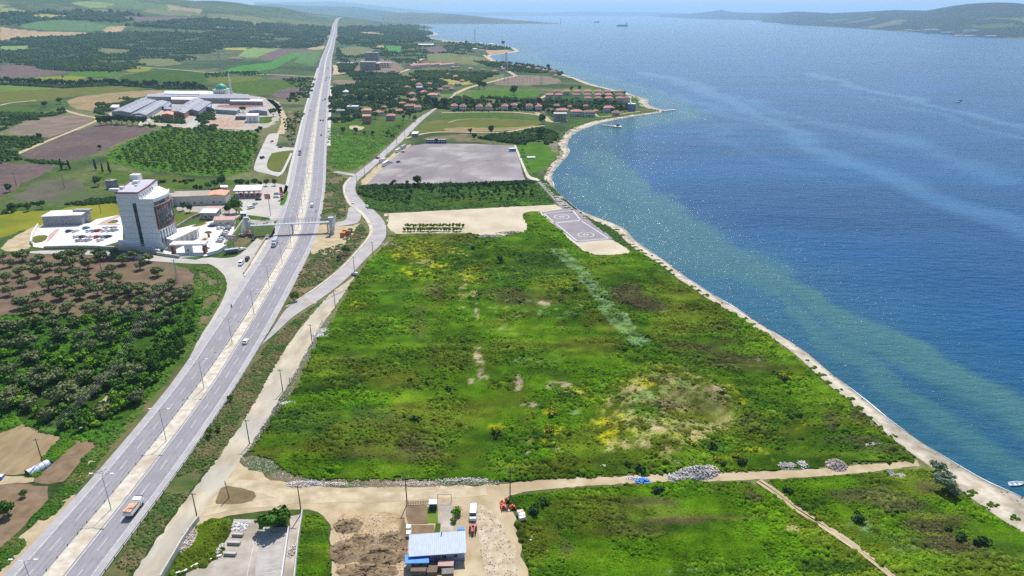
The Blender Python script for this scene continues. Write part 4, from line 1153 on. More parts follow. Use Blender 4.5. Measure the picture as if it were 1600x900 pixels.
# ------------------------------------------------------------ overgrown meadows
VEG = dict(g1=(.066, .150, .003), g2=(.044, .106, .004), g3=(.024, .052, .005), ol=(.090, .110, .010), br=(.062, .056, .020), ye=(.30, .29, .006),
           st=(.30, .25, .11), re=(.15, .25, .09), ea=(.36, .28, .19), bl=(.034, .085, .010), hb=(.075, .062, .030))
BLOBS = [  # px, py, rx, ry, kind, strength
    (650, 385, 60, 22, 'ol', .7), (665, 400, 70, 26, 'ye', .38), (600, 400, 30, 20, 'ye', .2), (655, 425, 45, 14, 'ye', .42), (745, 430, 22, 14, 'ye', .6), (715, 400, 30, 14, 'ye', .3), (700, 372, 40, 8, 'ol', .8),
    (735, 378, 14, 10, 'st', .5), (725, 395, 26, 8, 'st', .35), (620, 385, 14, 6, 'st', .5), (660, 412, 20, 5, 'st', .5), (722, 455, 8, 34, 'st', .45), (733, 460, 14, 6, 'st', .6),
    (840, 385, 70, 36, 'g2', .8), (870, 350, 40, 26, 'g1', .9), (905, 385, 30, 26, 'g1', .7), (850, 415, 60, 22, 'bl', .7), (780, 430, 40, 14, 'bl', .5), (675, 455, 20, 10, 'hb', .7), (650, 470, 30, 14, 'g1', .6),
    (790, 462, 40, 10, 'br', .65), (830, 470, 55, 9, 'br', .6), (810, 480, 50, 12, 're', .35), (850, 476, 11, 3, 'ea', .9), (880, 452, 26, 7, 'ye', .45), (890, 456, 24, 5, 'g3', .8), (860, 490, 60, 14, 're', .3), (915, 480, 34, 10, 'st', .35), (790, 514, 10, 4, 'ea', .8), (745, 490, 5, 14, 'ea', .7),
    (795, 500, 14, 5, 'ea', .6), (830, 505, 40, 8, 'g1', .9), (840, 520, 90, 14, 'g1', .6), (700, 500, 60, 20, 'g1', .6), (660, 520, 30, 40, 'g2', .8), (655, 505, 12, 26, 'hb', .5), (620, 460, 26, 18, 'bl', .5),
    (590, 440, 40, 22, 'g2', .5), (570, 470, 24, 10, 'ye', .5), (560, 480, 14, 10, 'ye', .5), (590, 470, 30, 8, 'g1', .8), (600, 500, 70, 16, 'g1', .4), (580, 540, 60, 14, 'g1', .6), (560, 560, 40, 10, 'hb', .4), (620, 560, 70, 18, 'g2', .6), (600, 590, 50, 14, 'ol', .5),
    (530, 600, 60, 10, 'g3', .7), (640, 600, 60, 12, 'ol', .4), (480, 612, 36, 8, 'g3', .8), (560, 622, 100, 9, 'g1', .85), (470, 660, 60, 22, 'bl', .8), (440, 690, 40, 12, 'g2', .8), (560, 680, 50, 28, 'ol', .55), (590, 655, 40, 16, 'hb', .35), (560, 650, 46, 14, 'bl', .4), (620, 650, 8, 30, 'ol', .6),
    (520, 700, 70, 16, 'ol', .35), (600, 710, 60, 16, 'hb', .25), (660, 700, 40, 20, 'hb', .45), (560, 735, 140, 12, 'g1', .6), (470, 720, 40, 10, 'g1', .7), (720, 560, 60, 30, 'ol', .45), (760, 600, 90, 24, 'g1', .3), (750, 570, 6, 34, 'ea', .55), (745, 555, 5, 14, 'ea', .8), (757, 592, 8, 4, 'ea', .7),
    (808, 600, 10, 14, 'ea', .75), (828, 634, 16, 4, 'ea', .85), (845, 560, 12, 8, 'ea', .5), (850, 562, 30, 14, 're', .5), (815, 565, 14, 5, 're', .7), (880, 550, 40, 18, 'ol', .5), (870, 604, 20, 8, 'ea', .5), (890, 616, 22, 4, 'ea', .35), (735, 598, 6, 5, 'ea', .6), (900, 560, 80, 16, 'g1', .7), (930, 575, 60, 12, 'g1', .8),
    (925, 540, 60, 14, 'ol', .4), (950, 500, 40, 20, 'ol', .5), (940, 470, 30, 20, 'g2', .5), (860, 646, 10, 5, 'ye', .8), (775, 668, 14, 6, 'ye', .9), (776, 682, 16, 9, 'g3', .8), (866, 675, 14, 8, 'ye', .6), (838, 690, 14, 6, 'ye', .45), (820, 692, 12, 8, 'ea', .35), (870, 705, 14, 5, 'ea', .45), (820, 712, 14, 6, 'ea', .5), (800, 718, 26, 6, 'ye', .3),
    (895, 646, 16, 4, 're', .8), (690, 640, 60, 30, 'ol', .3), (700, 620, 60, 16, 'g1', .35), (720, 690, 50, 20, 'g2', .5), (830, 735, 60, 10, 'ol', .4), (870, 725, 20, 8, 'ol', .6), (930, 740, 50, 10, 'g1', .5),
    # rubble-strewn mound on the right
    (1045, 645, 105, 62, 'ol', .8), (1045, 645, 110, 60, 'st', .66), (1040, 640, 100, 56, 're', .5), (1010, 640, 110, 66, 'ye', .36), (1010, 610, 26, 9, 'ye', .7), (1035, 585, 18, 7, 'ye', .6), (1045, 578, 14, 6, 'ye', .5), (985, 615, 24, 10, 'st', .75), (1005, 628, 22, 8, 're', .6), (960, 632, 12, 10, 'st', .7), (975, 618, 14, 6, 'st', .6), (1048, 600, 10, 8, 'st', .8), (1075, 605, 20, 8, 're', .6), (1100, 612, 22, 7, 'st', .7), (1120, 618, 14, 6, 'ea', .6), (1140, 612, 10, 5, 'ye', .5),
    (1160, 634, 10, 6, 'ye', .85), (1148, 622, 12, 5, 'ye', .6), (1060, 640, 60, 8, 'hb', .55), (1040, 642, 40, 4, 'st', .6), (1000, 650, 30, 10, 'g2', .7), (960, 665, 26, 20, 'ye', .5), (990, 665, 18, 16, 'st', .65), (950, 690, 18, 12, 'ye', .7), (965, 700, 24, 10, 'st', .6), (1005, 700, 16, 12, 'st', .65), (1020, 683, 20, 6, 'ea', .7), (1035, 690, 26, 5, 'st', .6),
    (1085, 680, 12, 8, 'st', .7), (1078, 670, 14, 6, 'ea', .4), (1060, 690, 14, 8, 'ye', .4), (1140, 655, 14, 8, 'st', .55), (1050, 720, 22, 12, 'st', .75), (1072, 730, 18, 6, 'ea', .7), (1120, 718, 26, 5, 'ye', .85), (1180, 704, 14, 5, 'ye', .85), (1115, 700, 22, 10, 'bl', .8), (1160, 720, 60, 14, 'g2', .7), (1200, 715, 14, 8, 'ye', .4), (1000, 735, 60, 12, 'g3', .55), (960, 722, 30, 14, 'g3', .5),
    (1110, 640, 40, 20, 'ol', .3), (1090, 655, 30, 8, 'ol', .8),
    (1250, 690, 14, 10, 'g3', .6), (1245, 668, 14, 4, 'ye', .5), (1240, 650, 20, 8, 'bl', .6), (1225, 592, 12, 4, 'ye', .5), (1222, 597, 12, 4, 'g3', .7), (1260, 700, 60, 20, 'g2', .4),
    # eastern strip
    (980, 460, 26, 16, 'hb', .9), (1000, 470, 24, 12, 'br', .85), (1020, 480, 22, 8, 'hb', .8), (1040, 490, 16, 6, 'ea', .3), (960, 430, 30, 20, 'g2', .6), (1010, 430, 40, 20, 'g3', .35), (1050, 455, 40, 18, 'ol', .5), (1080, 500, 60, 22, 'ol', .6), (1130, 515, 30, 10, 'br', .35), (1125, 510, 8, 22, 'ea', .25),
    (1110, 545, 70, 16, 'br', .75), (1130, 565, 70, 12, 'br', .8), (1180, 570, 60, 12, 'br', .6), (1090, 530, 40, 10, 'g2', .6), (1200, 563, 70, 3, 're', .55), (1070, 560, 50, 12, 'g1', .5), (1170, 545, 50, 12, 'g1', .6), (1225, 560, 30, 14, 'g1', .7), (1190, 620, 40, 16, 'g3', .5), (1180, 660, 26, 14, 'br', .7), (1200, 650, 60, 20, 'g2', .4), (1240, 610, 60, 22, 'g1', .55), (1290, 640, 40, 26, 'g1', .4), (1300, 660, 14, 16, 'hb', .5), (1330, 690, 50, 8, 'hb', .6),
    (1290, 630, 12, 12, 'st', .3), (1370, 700, 40, 8, 'hb', .35), (1350, 650, 26, 14, 'br', .5), (1310, 700, 30, 14, 'g2', .5), (1400, 705, 30, 8, 'hb', .4), (1280, 715, 60, 8, 'g3', .6), (1380, 722, 40, 4, 'g3', .6),
    # lower right fields
    (830, 800, 30, 20, 'g2', .7), (840, 850, 24, 26, 'ol', .7), (830, 860, 12, 20, 'ye', .35), (940, 790, 70, 20, 'ol', .6), (1000, 800, 70, 22, 'br', .4), (1020, 785, 40, 8, 'hb', .6), (1060, 813, 50, 6, 'hb', .85), (1120, 808, 80, 5, 'br', .7), (990, 830, 60, 8, 'hb', .4), (960, 865, 90, 26, 'g1', .85), (1080, 860, 100, 26, 'g1', .8), (1120, 790, 60, 14, 'g1', .6), (1180, 800, 30, 22, 'g1', .4),
    (1060, 893, 40, 5, 're', .5), (1130, 886, 30, 4, 're', .4), (1200, 870, 60, 12, 'g2', .7), (1300, 885, 60, 14, 'g3', .8), (1236, 827, 14, 5, 'st', .9), (885, 858, 12, 12, 'hb', .5), (1150, 762, 30, 3, 'st', .35), (1180, 780, 14, 6, 'hb', .6), (880, 770, 60, 8, 'g1', .7), (1000, 768, 120, 5, 'g1', .8),
    (1300, 760, 50, 10, 'g1', .7), (1240, 760, 40, 10, 'g1', .7), (1350, 775, 60, 12, 'hb', .6), (1400, 790, 50, 14, 'hb', .55), (1260, 790, 20, 10, 'g3', .7), (1330, 800, 50, 14, 'g1', .6), (1350, 825, 30, 14, 're', .5), (1395, 855, 40, 16, 're', .4), (1375, 840, 40, 8, 'bl', .7), (1410, 820, 40, 16, 'g1', .8), (1470, 820, 60, 18, 'br', .8), (1510, 850, 60, 22, 'br', .75), (1480, 850, 50, 16, 'hb', .6), (1550, 870, 50, 20, 'br', .45), (1540, 830, 50, 18, 'g1', .7), (1450, 760, 20, 12, 'hb', .7), (1460, 890, 50, 14, 'g2', .6), (1440, 876, 60, 10, 'g1', .7), (1570, 850, 40, 20, 'g2', .6), (1380, 755, 40, 4, 'g3', .6), (1285, 748, 60, 4, 'g1', .8),
    (1430, 745, 26, 8, 'st', .3),
]
REED = [G(*p) for p in [(872, 394), (890, 410), (912, 432), (935, 460), (955, 486), (975, 512), (1000, 535)]]
SCRUB_EDGE = None


def meadowcol(x, y):
    n1 = fbm(x, y, 34, 4, 101); n2 = fbm(x, y, 8, 4, 103); n3 = fbm(x, y, 2.4, 3, 105); n4 = fbm(x, y, 17, 4, 109); n5 = fbm(x, y, 1.1, 2, 111)
    g1, g2, g3, ol = (np.array(VEG[k]) for k in ('g1', 'g2', 'g3', 'ol'))
    t = np.clip((n1 - .4) / .2, 0, 1)[..., None]
    c = g1 * t + g2 * (1 - t)
    t = np.clip((n2 - .52) / .13, 0, 1)[..., None] * .55
    c = c * (1 - t) + g3 * t
    t = np.clip((n4 - .5) / .1, 0, 1)[..., None] * .6
    c = c * (1 - t) + ol * t
    px, py, _ = proj(x, y, .3)
    wob = .65 + .8 * n2
    for bx, by, rx, ry, k, s in BLOBS:
        q = np.hypot((px - bx) / rx, (py - by) / ry)
        f = np.clip((1.25 - q) / .5, 0, 1)
        if k in ('ye', 'st', 'ea', 're'):
            f = np.clip((n5 * .4 + n3 * .35 + n2 * .25 - (.68 - .36 * s * f)) / .09, 0, 1) * (f > .02) * (.55 + .4 * s)
        else:
            f = f * min(1, s * 1.05) * wob
        f = np.clip(f, 0, .92)[..., None]
        c = c * (1 - f) + np.array(VEG[k]) * f
    d = dseg(x, y, REED)
    f = (np.clip(1 - d / (1.8 + 5.5 * n2), 0, 1) > .15) * np.clip(n3 * 1.9 - .25, 0, 1)
    c = c * (1 - f[..., None]) + np.array(VEG['re']) * f[..., None]
    xr = x * .62 + y * .78; yr = -x * .78 + y * .62
    st_ = np.where(x > np.interp(y, [150, 430], [150, 30]), fbm(xr / 3.2, yr * 1.6, 5, 4, 130), fbm(x / 4, y * 1.5, 5, 4, 131))
    c = c * (.62 + .74 * st_)[..., None]
    f = np.clip((st_ - .60) / .06, 0, 1)[..., None] * .5
    c = c * (1 - f) + np.array((.105, .16, .010)) * f
    c = c * ((.55 + .9 * n3) * (.84 + .40 * np.clip((fbm(x, y, 22, 3, 119) - .3) / .4, 0, 1)))[..., None]
    return c


MEADOW = [(440, 738), (420, 716), (393, 712), (388, 704), (398, 694), (424, 664), (446, 630), (463, 606), (478, 578), (492, 548), (498, 530), (520, 500), (530, 482), (545, 455), (560, 430), (584, 402), (604, 384), (618, 373), (606, 368), (612, 367), (640, 367), (728, 366), (738, 367), (757, 370), (775, 371), (800, 366), (824, 362), (824, 350), (815, 336), (824, 331), (846, 333), (872, 358), (910, 394), (930, 400), (985, 397), (992, 396),
          (1003, 396), (1018, 406), (1052, 432), (1092, 458), (1142, 488), (1172, 508), (1222, 540), (1258, 569), (1288, 596), (1334, 635), (1378, 676), (1418, 708), (1434, 718),
          (1340, 727), (1250, 733), (1140, 738), (1050, 740), (960, 745), (880, 748), (780, 753), (640, 752), (500, 753)]
FIELD_A = [(812, 803), (798, 790), (790, 781), (800, 777), (880, 766), (960, 760), (1050, 755), (1140, 754), (1178, 753), (1212, 776), (1236, 798), (1272, 820), (1314, 848), (1348, 874), (1392, 908), (1440, 946), (1440, 1010), (846, 1010), (832, 908), (820, 868), (808, 828)]
FIELD_B = [(1192, 750), (1250, 749), (1340, 742), (1436, 732), (1462, 742), (1480, 760), (1520, 788), (1560, 812), (1602, 834), (1700, 885), (1700, 1010), (1470, 1010), (1444, 938), (1400, 900), (1356, 866), (1320, 838), (1277, 811), (1242, 790), (1217, 768)]
WEDGE = [(474, 803), (490, 802), (510, 814), (514, 850), (518, 905), (520, 990), (456, 990), (463, 870)]
WEDGE2 = [(310, 818), (340, 812), (362, 812), (358, 835), (350, 850), (346, 870), (300, 890), (262, 906), (280, 868), (300, 840)]
M['meadow'] = mat('meadow_plants', (.75, .75, .75), (1.25, 1.25, 1.25), 1.8, .95, attr=True, detail=5, bump=.35, bscale=2.2, spec=.02)
MAREAS = []


def meadow(poly, step, amp, seed):
    W = [G(*p) for p in poly]
    W = chaikin(W, 1, True)
    xs = [p[0] for p in W]; ys_ = [p[1] for p in W]
    gx, gy = np.meshgrid(np.arange(min(xs) - 2, max(xs) + 2, step), np.arange(min(ys_) - 2, max(ys_) + 2, step))
    gx = gx + (vn(gx * 1.7, gy * 1.7, 6) - .5) * step * .7; gy = gy + (vn(gx * 1.3, gy * 1.9, 7) - .5) * step * .7
    ed = dseg(gx, gy, W + [W[0]])
    ins_ = inpoly(gx + (fbm(gx, gy, 3, 2, 3) - .5) * 2.2, gy + (fbm(gx, gy, 3, 2, 4) - .5) * 2.2, W)
    fall = np.clip(ed / 5, 0, 1)
    h = meadow_h(gx, gy) * (.25 + .75 * fall) * amp
    z = .14 + h
    z = np.where(ins_, z, 0.10)
    C = meadowcol(gx, gy)
    ny_, nx_ = gx.shape
    idx = np.arange(nx_ * ny_).reshape(ny_, nx_)
    a, b3, c, d = idx[:-1, :-1], idx[:-1, 1:], idx[1:, 1:], idx[1:, :-1]
    kk = ins_[:-1, :-1] & ins_[:-1, 1:] & ins_[1:, 1:] & ins_[1:, :-1]
    FQ = np.stack([a[kk], b3[kk], c[kk], d[kk]], -1)
    used = np.unique(FQ); remap = np.full(nx_ * ny_, -1); remap[used] = np.arange(len(used))
    V = np.stack([gx, gy, z], -1).reshape(-1, 3)[used]
    tag(npmesh('meadow', V, remap[FQ], M['meadow'], C.reshape(-1, 3)[used]), kind='structure')
    MAREAS.append((W, amp))


MOUNDS = [(1000, 640, 22, 2.0), (1040, 600, 20, 2.2), (1110, 612, 18, 2.0), (975, 680, 16, 2.0), (1030, 690, 14, 2.6), (1060, 722, 14, 2.0), (1150, 640, 14, 1.6)]


def meadow_h(x, y):
    h = fbm(x, y, 14, 4, 201) * .9 + fbm(x, y, 3.2, 3, 203) * .8 + (vn(x / .9, y / .9, 205)) * .18
    for mx, my, r, hh in MOUNDS:
        wx, wy = G(mx, my)
        h = h + hh * np.exp(-((x - wx) ** 2 + (y - wy) ** 2) / (r * .5) ** 2)
    return h - .45


meadow(MEADOW, 1.0, 1.0, 1)
meadow(FIELD_A, .7, .6, 2)
meadow(FIELD_B, .8, .7, 3)
meadow(WEDGE, .5, .6, 4)
meadow(WEDGE2, .5, .5, 5)


# ------------------------------------------------------------ small plants as ground cover
def scatter_clumps(name, P, S, C, m, seed=1, hfac=.7, n_=6, squash=None, stuff=True):
    """low irregular leafy clumps: P (n,3) base points, S sizes, C colours"""
    r_ = np.random.default_rng(seed)
    n = len(P); P = np.asarray(P, float); S = np.asarray(S, float)
    ang = np.linspace(0, 2 * np.pi, n_, endpoint=False)[None, :] + r_.uniform(0, 6.28, (n, 1)) + r_.uniform(-.35, .35, (n, n_))
    rad = S[:, None] * r_.uniform(.6, 1.25, (n, n_))
    V = np.zeros((n, 2 * n_ + 1, 3))
    V[:, :n_, 0] = P[:, None, 0] + np.cos(ang) * rad; V[:, :n_, 1] = P[:, None, 1] + np.sin(ang) * rad; V[:, :n_, 2] = P[:, None, 2]
    ang2 = ang + r_.uniform(-.5, .5, (n, n_)); rad2 = rad * r_.uniform(.45, .85, (n, n_))
    V[:, n_:2 * n_, 0] = P[:, None, 0] + np.cos(ang2) * rad2; V[:, n_:2 * n_, 1] = P[:, None, 1] + np.sin(ang2) * rad2
    V[:, n_:2 * n_, 2] = P[:, None, 2] + (S * hfac)[:, None] * r_.uniform(.45, .95, (n, n_))
    V[:, -1, :2] = P[:, :2] + r_.uniform(-.25, .25, (n, 2)) * S[:, None]; V[:, -1, 2] = P[:, 2] + S * hfac * r_.uniform(.85, 1.25, n)
    base = np.arange(n)[:, None, None] * (2 * n_ + 1)
    f = []
    for j in range(n_):
        k = (j + 1) % n_
        f += [(j, k, n_ + k), (j, n_ + k, n_ + j), (n_ + j, n_ + k, 2 * n_)]
    Fc = (np.array(f)[None] + base).reshape(-1, 3)
    C = np.asarray(C)[:, None, :] * r_.uniform(.75, 1.25, (n, 2 * n_ + 1, 1))
    o = npmesh(name, V.reshape(-1, 3), Fc, m, C.reshape(-1, 3))
    if stuff: tag(o, kind='stuff')
    return o


M['clump'] = mat('leafy_plants', (.7, .7, .7), (1.3, 1.3, 1.3), 2.0, .9, attr=True, detail=3, spec=.03)


def random_in(W, n, r_):
    xs = [p[0] for p in W]; ys_ = [p[1] for p in W]; out = np.zeros((0, 2))
    while len(out) < n:
        q = np.stack([r_.uniform(min(xs), max(xs), n), r_.uniform(min(ys_), max(ys_), n)], -1)
        out = np.vstack([out, q[inpoly(q[:, 0], q[:, 1], W)]])
    return out[:n]


r_ = np.random.default_rng(5)
for (W, amp), n in zip(MAREAS, (62000, 17000, 15000, 1500, 1200)):
    q = random_in(W, n, r_)
    ed = dseg(q[:, 0], q[:, 1], W + [W[0]])
    C = meadowcol(q[:, 0], q[:, 1])
    s = np.where(r_.random(n) < .06, r_.uniform(.8, 1.5, n), r_.uniform(.25, .7, n)) * np.where(n < 20000, .8, 1)
    patchy = fbm(q[:, 0], q[:, 1], 11, 3, 300)
    s *= np.clip(patchy * 3.2 - .75, .12, 1.4)
    bare = C[:, 0] > .2
    s = np.where(bare, s * .5, s)
    z = .1 + meadow_h(q[:, 0], q[:, 1]) * (.25 + .75 * np.clip(ed / 5, 0, 1)) * amp
    scatter_clumps('meadow_plants', np.column_stack([q, z]), s, C * 1.1, M['clump'], seed=n)

# weeds on verges and banks, scrub on the left
SC = [  # area in the picture plane of the ground, count, size, colour 1, colour 2
    ([(306, 418), (330, 420), (346, 440), (344, 465), (316, 515), (290, 556), (240, 618), (190, 680), (150, 720), (128, 720), (150, 690), (190, 668), (240, 612), (300, 500)], 2200, (.4, 1.2), (.05, .13, .015), (.10, .15, .03)),
    ([(-40, 496), (60, 490), (130, 496), (200, 490), (270, 480), (300, 462), (318, 470), (312, 500), (280, 560), (240, 615), (190, 670), (150, 690), (118, 688), (96, 684), (58, 672), (40, 662), (-40, 690)], 9000, (.4, 1.3), (.035, .10, .01), (.07, .17, .012)),
    ([(414, 545), (434, 524), (455, 504), (478, 488), (492, 478), (478, 500), (452, 534), (420, 588), (382, 656), (342, 714), (300, 768), (262, 815), (208, 892), (160, 960), (150, 950), (200, 850), (292, 722), (371, 604)], 4200, (.25, .75), (.05, .10, .02), (.15, .13, .06)),
    ([(500, 390), (528, 384), (548, 362), (566, 350), (575, 366), (556, 388), (536, 411), (512, 432), (490, 449), (452, 473), (470, 424)], 1300, (.4, 1.0), (.05, .11, .02), (.13, .11, .06)),
    ([(511, 264), (524, 270), (542, 279), (535, 290), (536, 300), (541, 318), (540, 338), (524, 345), (500, 347), (505, 320), (509, 290)], 1200, (.4, 1.1), (.05, .12, .02), (.12, .12, .05)),
    ([(558, 292), (700, 288), (838, 283), (866, 317), (858, 321), (600, 331), (574, 326)], 5000, (.5, 1.4), (.035, .085, .015), (.07, .14, .025)),
    ([(238, 205), (270, 199), (394, 205), (408, 214), (400, 240), (388, 268), (350, 276), (290, 274), (210, 264), (160, 252), (180, 230)], 3500, (.6, 1.6), (.06, .14, .015), (.10, .18, .03)),
    ([(816, 228), (822, 250), (832, 272), (852, 281), (872, 302), (902, 330), (930, 346), (958, 357), (990, 392), (955, 374), (905, 330), (868, 305), (846, 284), (812, 250)], 1500, (.4, 1.0), (.045, .11, .02), (.08, .14, .03)),
    ([(512, 200), (590, 205), (640, 186), (620, 216), (560, 262), (526, 266), (510, 258)], 2500, (.5, 1.3), (.055, .14, .02), (.09, .17, .03)),
    ([(60, 745), (120, 690), (96, 684), (40, 745)], 700, (.3, .8), (.035, .10, .01), (.07, .15, .012)),
    ([(156, 690), (172, 700), (122, 762), (60, 832), (0, 895), (-20, 880), (80, 780), (104, 752)], 1500, (.3, .8), (.035, .10, .01), (.10, .12, .03)),
]
for nm, n, w0, w1, ca, s0, s1 in (('seaweed', 2600, .62, 1.0, (.10, .075, .035), .1, .35), ('pebbles', 2600, .2, 1.0, (.42, .38, .33), .06, .2), ('shore_grass', 5200, -.35, .22, (.055, .11, .008), .3, .8)):
    k_ = r_.integers(0, len(SHORE), n); t_ = r_.uniform(w0, w1, n)
    A_ = np.array([SHORE[i][0] for i in k_]); B_ = np.array([SHORE[i][1] for i in k_])
    q = A_ + (B_ - A_) * t_[:, None] + r_.normal(0, .5, (n, 2))
    ok_ = fbm(q[:, 0], q[:, 1], 6, 2, 340) > .46; q = q[ok_]; t_ = t_[ok_]
    z = np.where(t_ < .3, .05, -.02 - .6 * np.clip(t_, 0, 1) ** 1.2)
    scatter_clumps(nm, np.column_stack([q, z]), r_.uniform(s0, s1, len(q)), np.tile(ca, (len(q), 1)), M['clump'], seed=41, hfac=.6)
for i, (poly, n, (s0, s1), ca, cb) in enumerate(SC):
    W = [G(*p) for p in poly]
    q = random_in(W, n, r_)
    keep_ = fbm(q[:, 0], q[:, 1], 9, 3, 310 + i) > .42
    q = q[keep_]; n = len(q)
    t_ = fbm(q[:, 0], q[:, 1], 6, 3, 320 + i)[:, None]; t_ = np.clip((t_ - .3) / .4, 0, 1)
    scatter_clumps('weeds', np.column_stack([q, np.full(n, .03)]), r_.uniform(s0, s1, n), np.array(ca) * (1 - t_) + np.array(cb) * t_, M['clump'], seed=400 + i)

# ------------------------------------------------------------ far woods and thickets (one mass each)
WOODS = [
    ([(0, 80), (60, 60), (200, 52), (330, 50), (420, 48), (500, 60), (505, 74), (480, 76), (440, 75), (385, 74), (350, 76), (262, 100), (205, 104), (208, 110), (176, 112), (120, 111), (60, 108), (52, 102), (0, 100)], 15000, 6.5, True),
    ([(0, 66), (100, 56), (220, 52), (330, 54), (300, 60), (160, 66), (0, 76)], 4000, 8, True),
    ([(320, 30), (450, 40), (510, 44), (510, 60), (420, 50), (320, 48), (200, 40)], 3500, 10, True),
    ([(527, 44), (640, 40), (680, 50), (660, 66), (600, 68), (540, 70), (528, 60)], 4500, 8, True),
    ([(0, 24), (200, 20), (190, 36), (100, 30), (0, 40)], 1500, 12, True),
    ([(525, 72), (640, 68), (700, 74), (750, 84), (660, 92), (640, 100), (600, 92), (560, 92), (530, 88), (540, 98), (525, 95)], 3500, 5.5, True),
    ([(527, 101), (560, 100), (552, 112), (530, 113)], 260, 5, False),
    ([(640, 112), (700, 112), (780, 116), (740, 130), (700, 124), (660, 126), (640, 118)], 1500, 4.5, True),
    ([(540, 112), (620, 116), (660, 122), (700, 130), (670, 150), (600, 150), (520, 150), (518, 134), (560, 132)], 3200, 4.2, True),
    ([(515, 152), (600, 151), (660, 152), (690, 160), (670, 172), (640, 180), (600, 176), (520, 196), (514, 190)], 1100, 3.6, True),
    ([(690, 158), (720, 152), (840, 156), (852, 160), (860, 176), (846, 172), (780, 168), (690, 172), (676, 168)], 900, 4.0, True),
    ([(704, 172), (720, 171), (850, 170), (850, 174), (706, 175)], 160, 2.6, False),
    ([(850, 158), (880, 158), (960, 162), (990, 166), (980, 172), (930, 174), (860, 172), (846, 166)], 700, 3.6, True),
    ([(760, 214), (800, 207), (846, 200), (874, 210), (868, 220), (850, 230), (830, 226), (810, 226), (780, 222), (745, 216)], 600, 2.9, True),
    ([(740, 96), (800, 98), (840, 103), (880, 114), (878, 118), (800, 112), (770, 106)], 700, 4.0, True),
    ([(690, 66), (750, 69), (790, 72), (806, 77), (760, 79), (700, 74)], 500, 6, True),
    ([(0, 131), (60, 128), (100, 133), (150, 126), (200, 131), (250, 135), (320, 137), (325, 140), (250, 139), (180, 134), (100, 138), (0, 133)], 1500, 3.6, False),
    ([(150, 162), (200, 152), (214, 156), (180, 172), (160, 180), (148, 176)], 500, 2.6, True),
    ([(-20, 176), (74, 178), (100, 170), (104, 176), (60, 188), (38, 190), (0, 206), (-40, 212)], 1500, 2.8, True),
    ([(-20, 214), (60, 214), (70, 222), (28, 240), (34, 250), (0, 256), (-30, 256)], 500, 2.4, True),
    ([(34, 250), (90, 252), (94, 258), (60, 256)], 120, 1.8, False),
    ([(100, 320), (140, 312), (186, 308), (186, 316), (130, 322)], 260, 1.6, False),
    ([(0, 336), (20, 322), (80, 316), (84, 328), (20, 332)], 160, 1.8, True),
    ([(440, 124), (494, 120), (486, 150), (470, 160), (440, 158), (470, 140)], 300, 3, True),
    ([(320, 114), (400, 112), (420, 118), (360, 119), (322, 122)], 300, 3, True),
    ([(228, 196), (300, 198), (340, 196), (336, 206), (280, 203), (230, 199)], 260, 2.6, True),
    ([(236, 184), (250, 180), (288, 186), (290, 194), (240, 192)], 200, 2.6, True),
    ([(306, 178), (318, 172), (334, 170), (336, 186), (320, 198), (306, 188)], 220, 2.6, True),
    ([(230, 286), (300, 282), (330, 286), (300, 292), (236, 294)], 160, 2.2, True),
    ([(442, 186), (470, 172), (476, 178), (462, 206), (458, 228), (448, 216)], 160, 1.8, True),
    ([(562, 292), (600, 290), (700, 288), (834, 284), (836, 288), (700, 293), (600, 296), (564, 297)], 700, 1.9, False),
    ([(560, 300), (640, 298), (640, 318), (600, 326), (575, 322)], 260, 1.9, True),
]
for i, (poly, n, s, thr) in enumerate(WOODS):
    far = min(p[1] for p in poly) < 88
    W = [(lambda g: (g[0], g[1]))(GT(*p)) for p in poly]
    # even in the picture's depth so that the near part is not starved
    q = []
    bx0, bx1 = min(p[0] for p in poly), max(p[0] for p in poly); by0, by1 = min(p[1] for p in poly), max(p[1] for p in poly)
    if far:
        qq = np.stack([r_.uniform(bx0, bx1, n * 3), r_.uniform(by0, by1, n * 3)], -1)
        qq = qq[inpoly(qq[:, 0], qq[:, 1], poly)][:n]
        hd = []
        # march the rays once over a shared table
        u = (qq[:, 0] - 800) / F; v = (450 - qq[:, 1]) / F
        dy = CP + v * SP; dz = -SP + v * CP; hyp = np.hypot(u, dy)
        hit = np.full(len(qq), 9000.0); done = np.zeros(len(qq), bool)
        for rr in np.geomspace(1500, 9500, 400):
            k = rr / hyp
            T_ = terr(u * k, dy * k)
            h_ = (H + dz * k <= T_) & ~done
            hit[h_] = rr; done |= h_
        k = hit / hyp
        q = np.stack([u * k, dy * k], -1)[done]
        q = q + r_.normal(0, 1, q.shape) * (hit[done] * .006)[:, None]
    else:
        q = random_in(W, n, r_)
    if thr:
        q = q[fbm(q[:, 0], q[:, 1], 60 if far else 26, 3, 500 + i) > .40]
    if far:
        pz_ = terr(q[:, 0], q[:, 1])
        px_, py_, _ = proj(q[:, 0], q[:, 1], pz_)
        ok_ = np.ones(len(q), bool)
        for cc, fp in FAR: ok_ &= ~inpoly(px_, py_ - 0, fp)
        ok_ &= inpoly(q[:, 0], q[:, 1], LANDPOLY)
        rx_ = hermite(np.clip(q[:, 1], 60, sy[-1]), sy, sx)
        ok_ &= np.abs(q[:, 0] - rx_) > 26
        q = q[ok_]
    n = len(q)
    z = terr(q[:, 0], q[:, 1])
    t_ = fbm(q[:, 0], q[:, 1], 40, 3, 520 + i)[:, None]; t_ = np.clip((t_ - .3) / .4, 0, 1)
    C = np.array((.014, .038, .011)) * (1 - t_) + np.array((.038, .075, .012)) * t_
    scatter_clumps('woodland' if far else 'thicket', np.column_stack([q, z - .1]), r_.uniform(.55, 1.25, n) * s * (np.clip(np.hypot(q[:, 0], q[:, 1]) / 3200, .7, 2.5) if far else 1) * .8, C, M['clump'], seed=600 + i, hfac=1.15, n_=7)

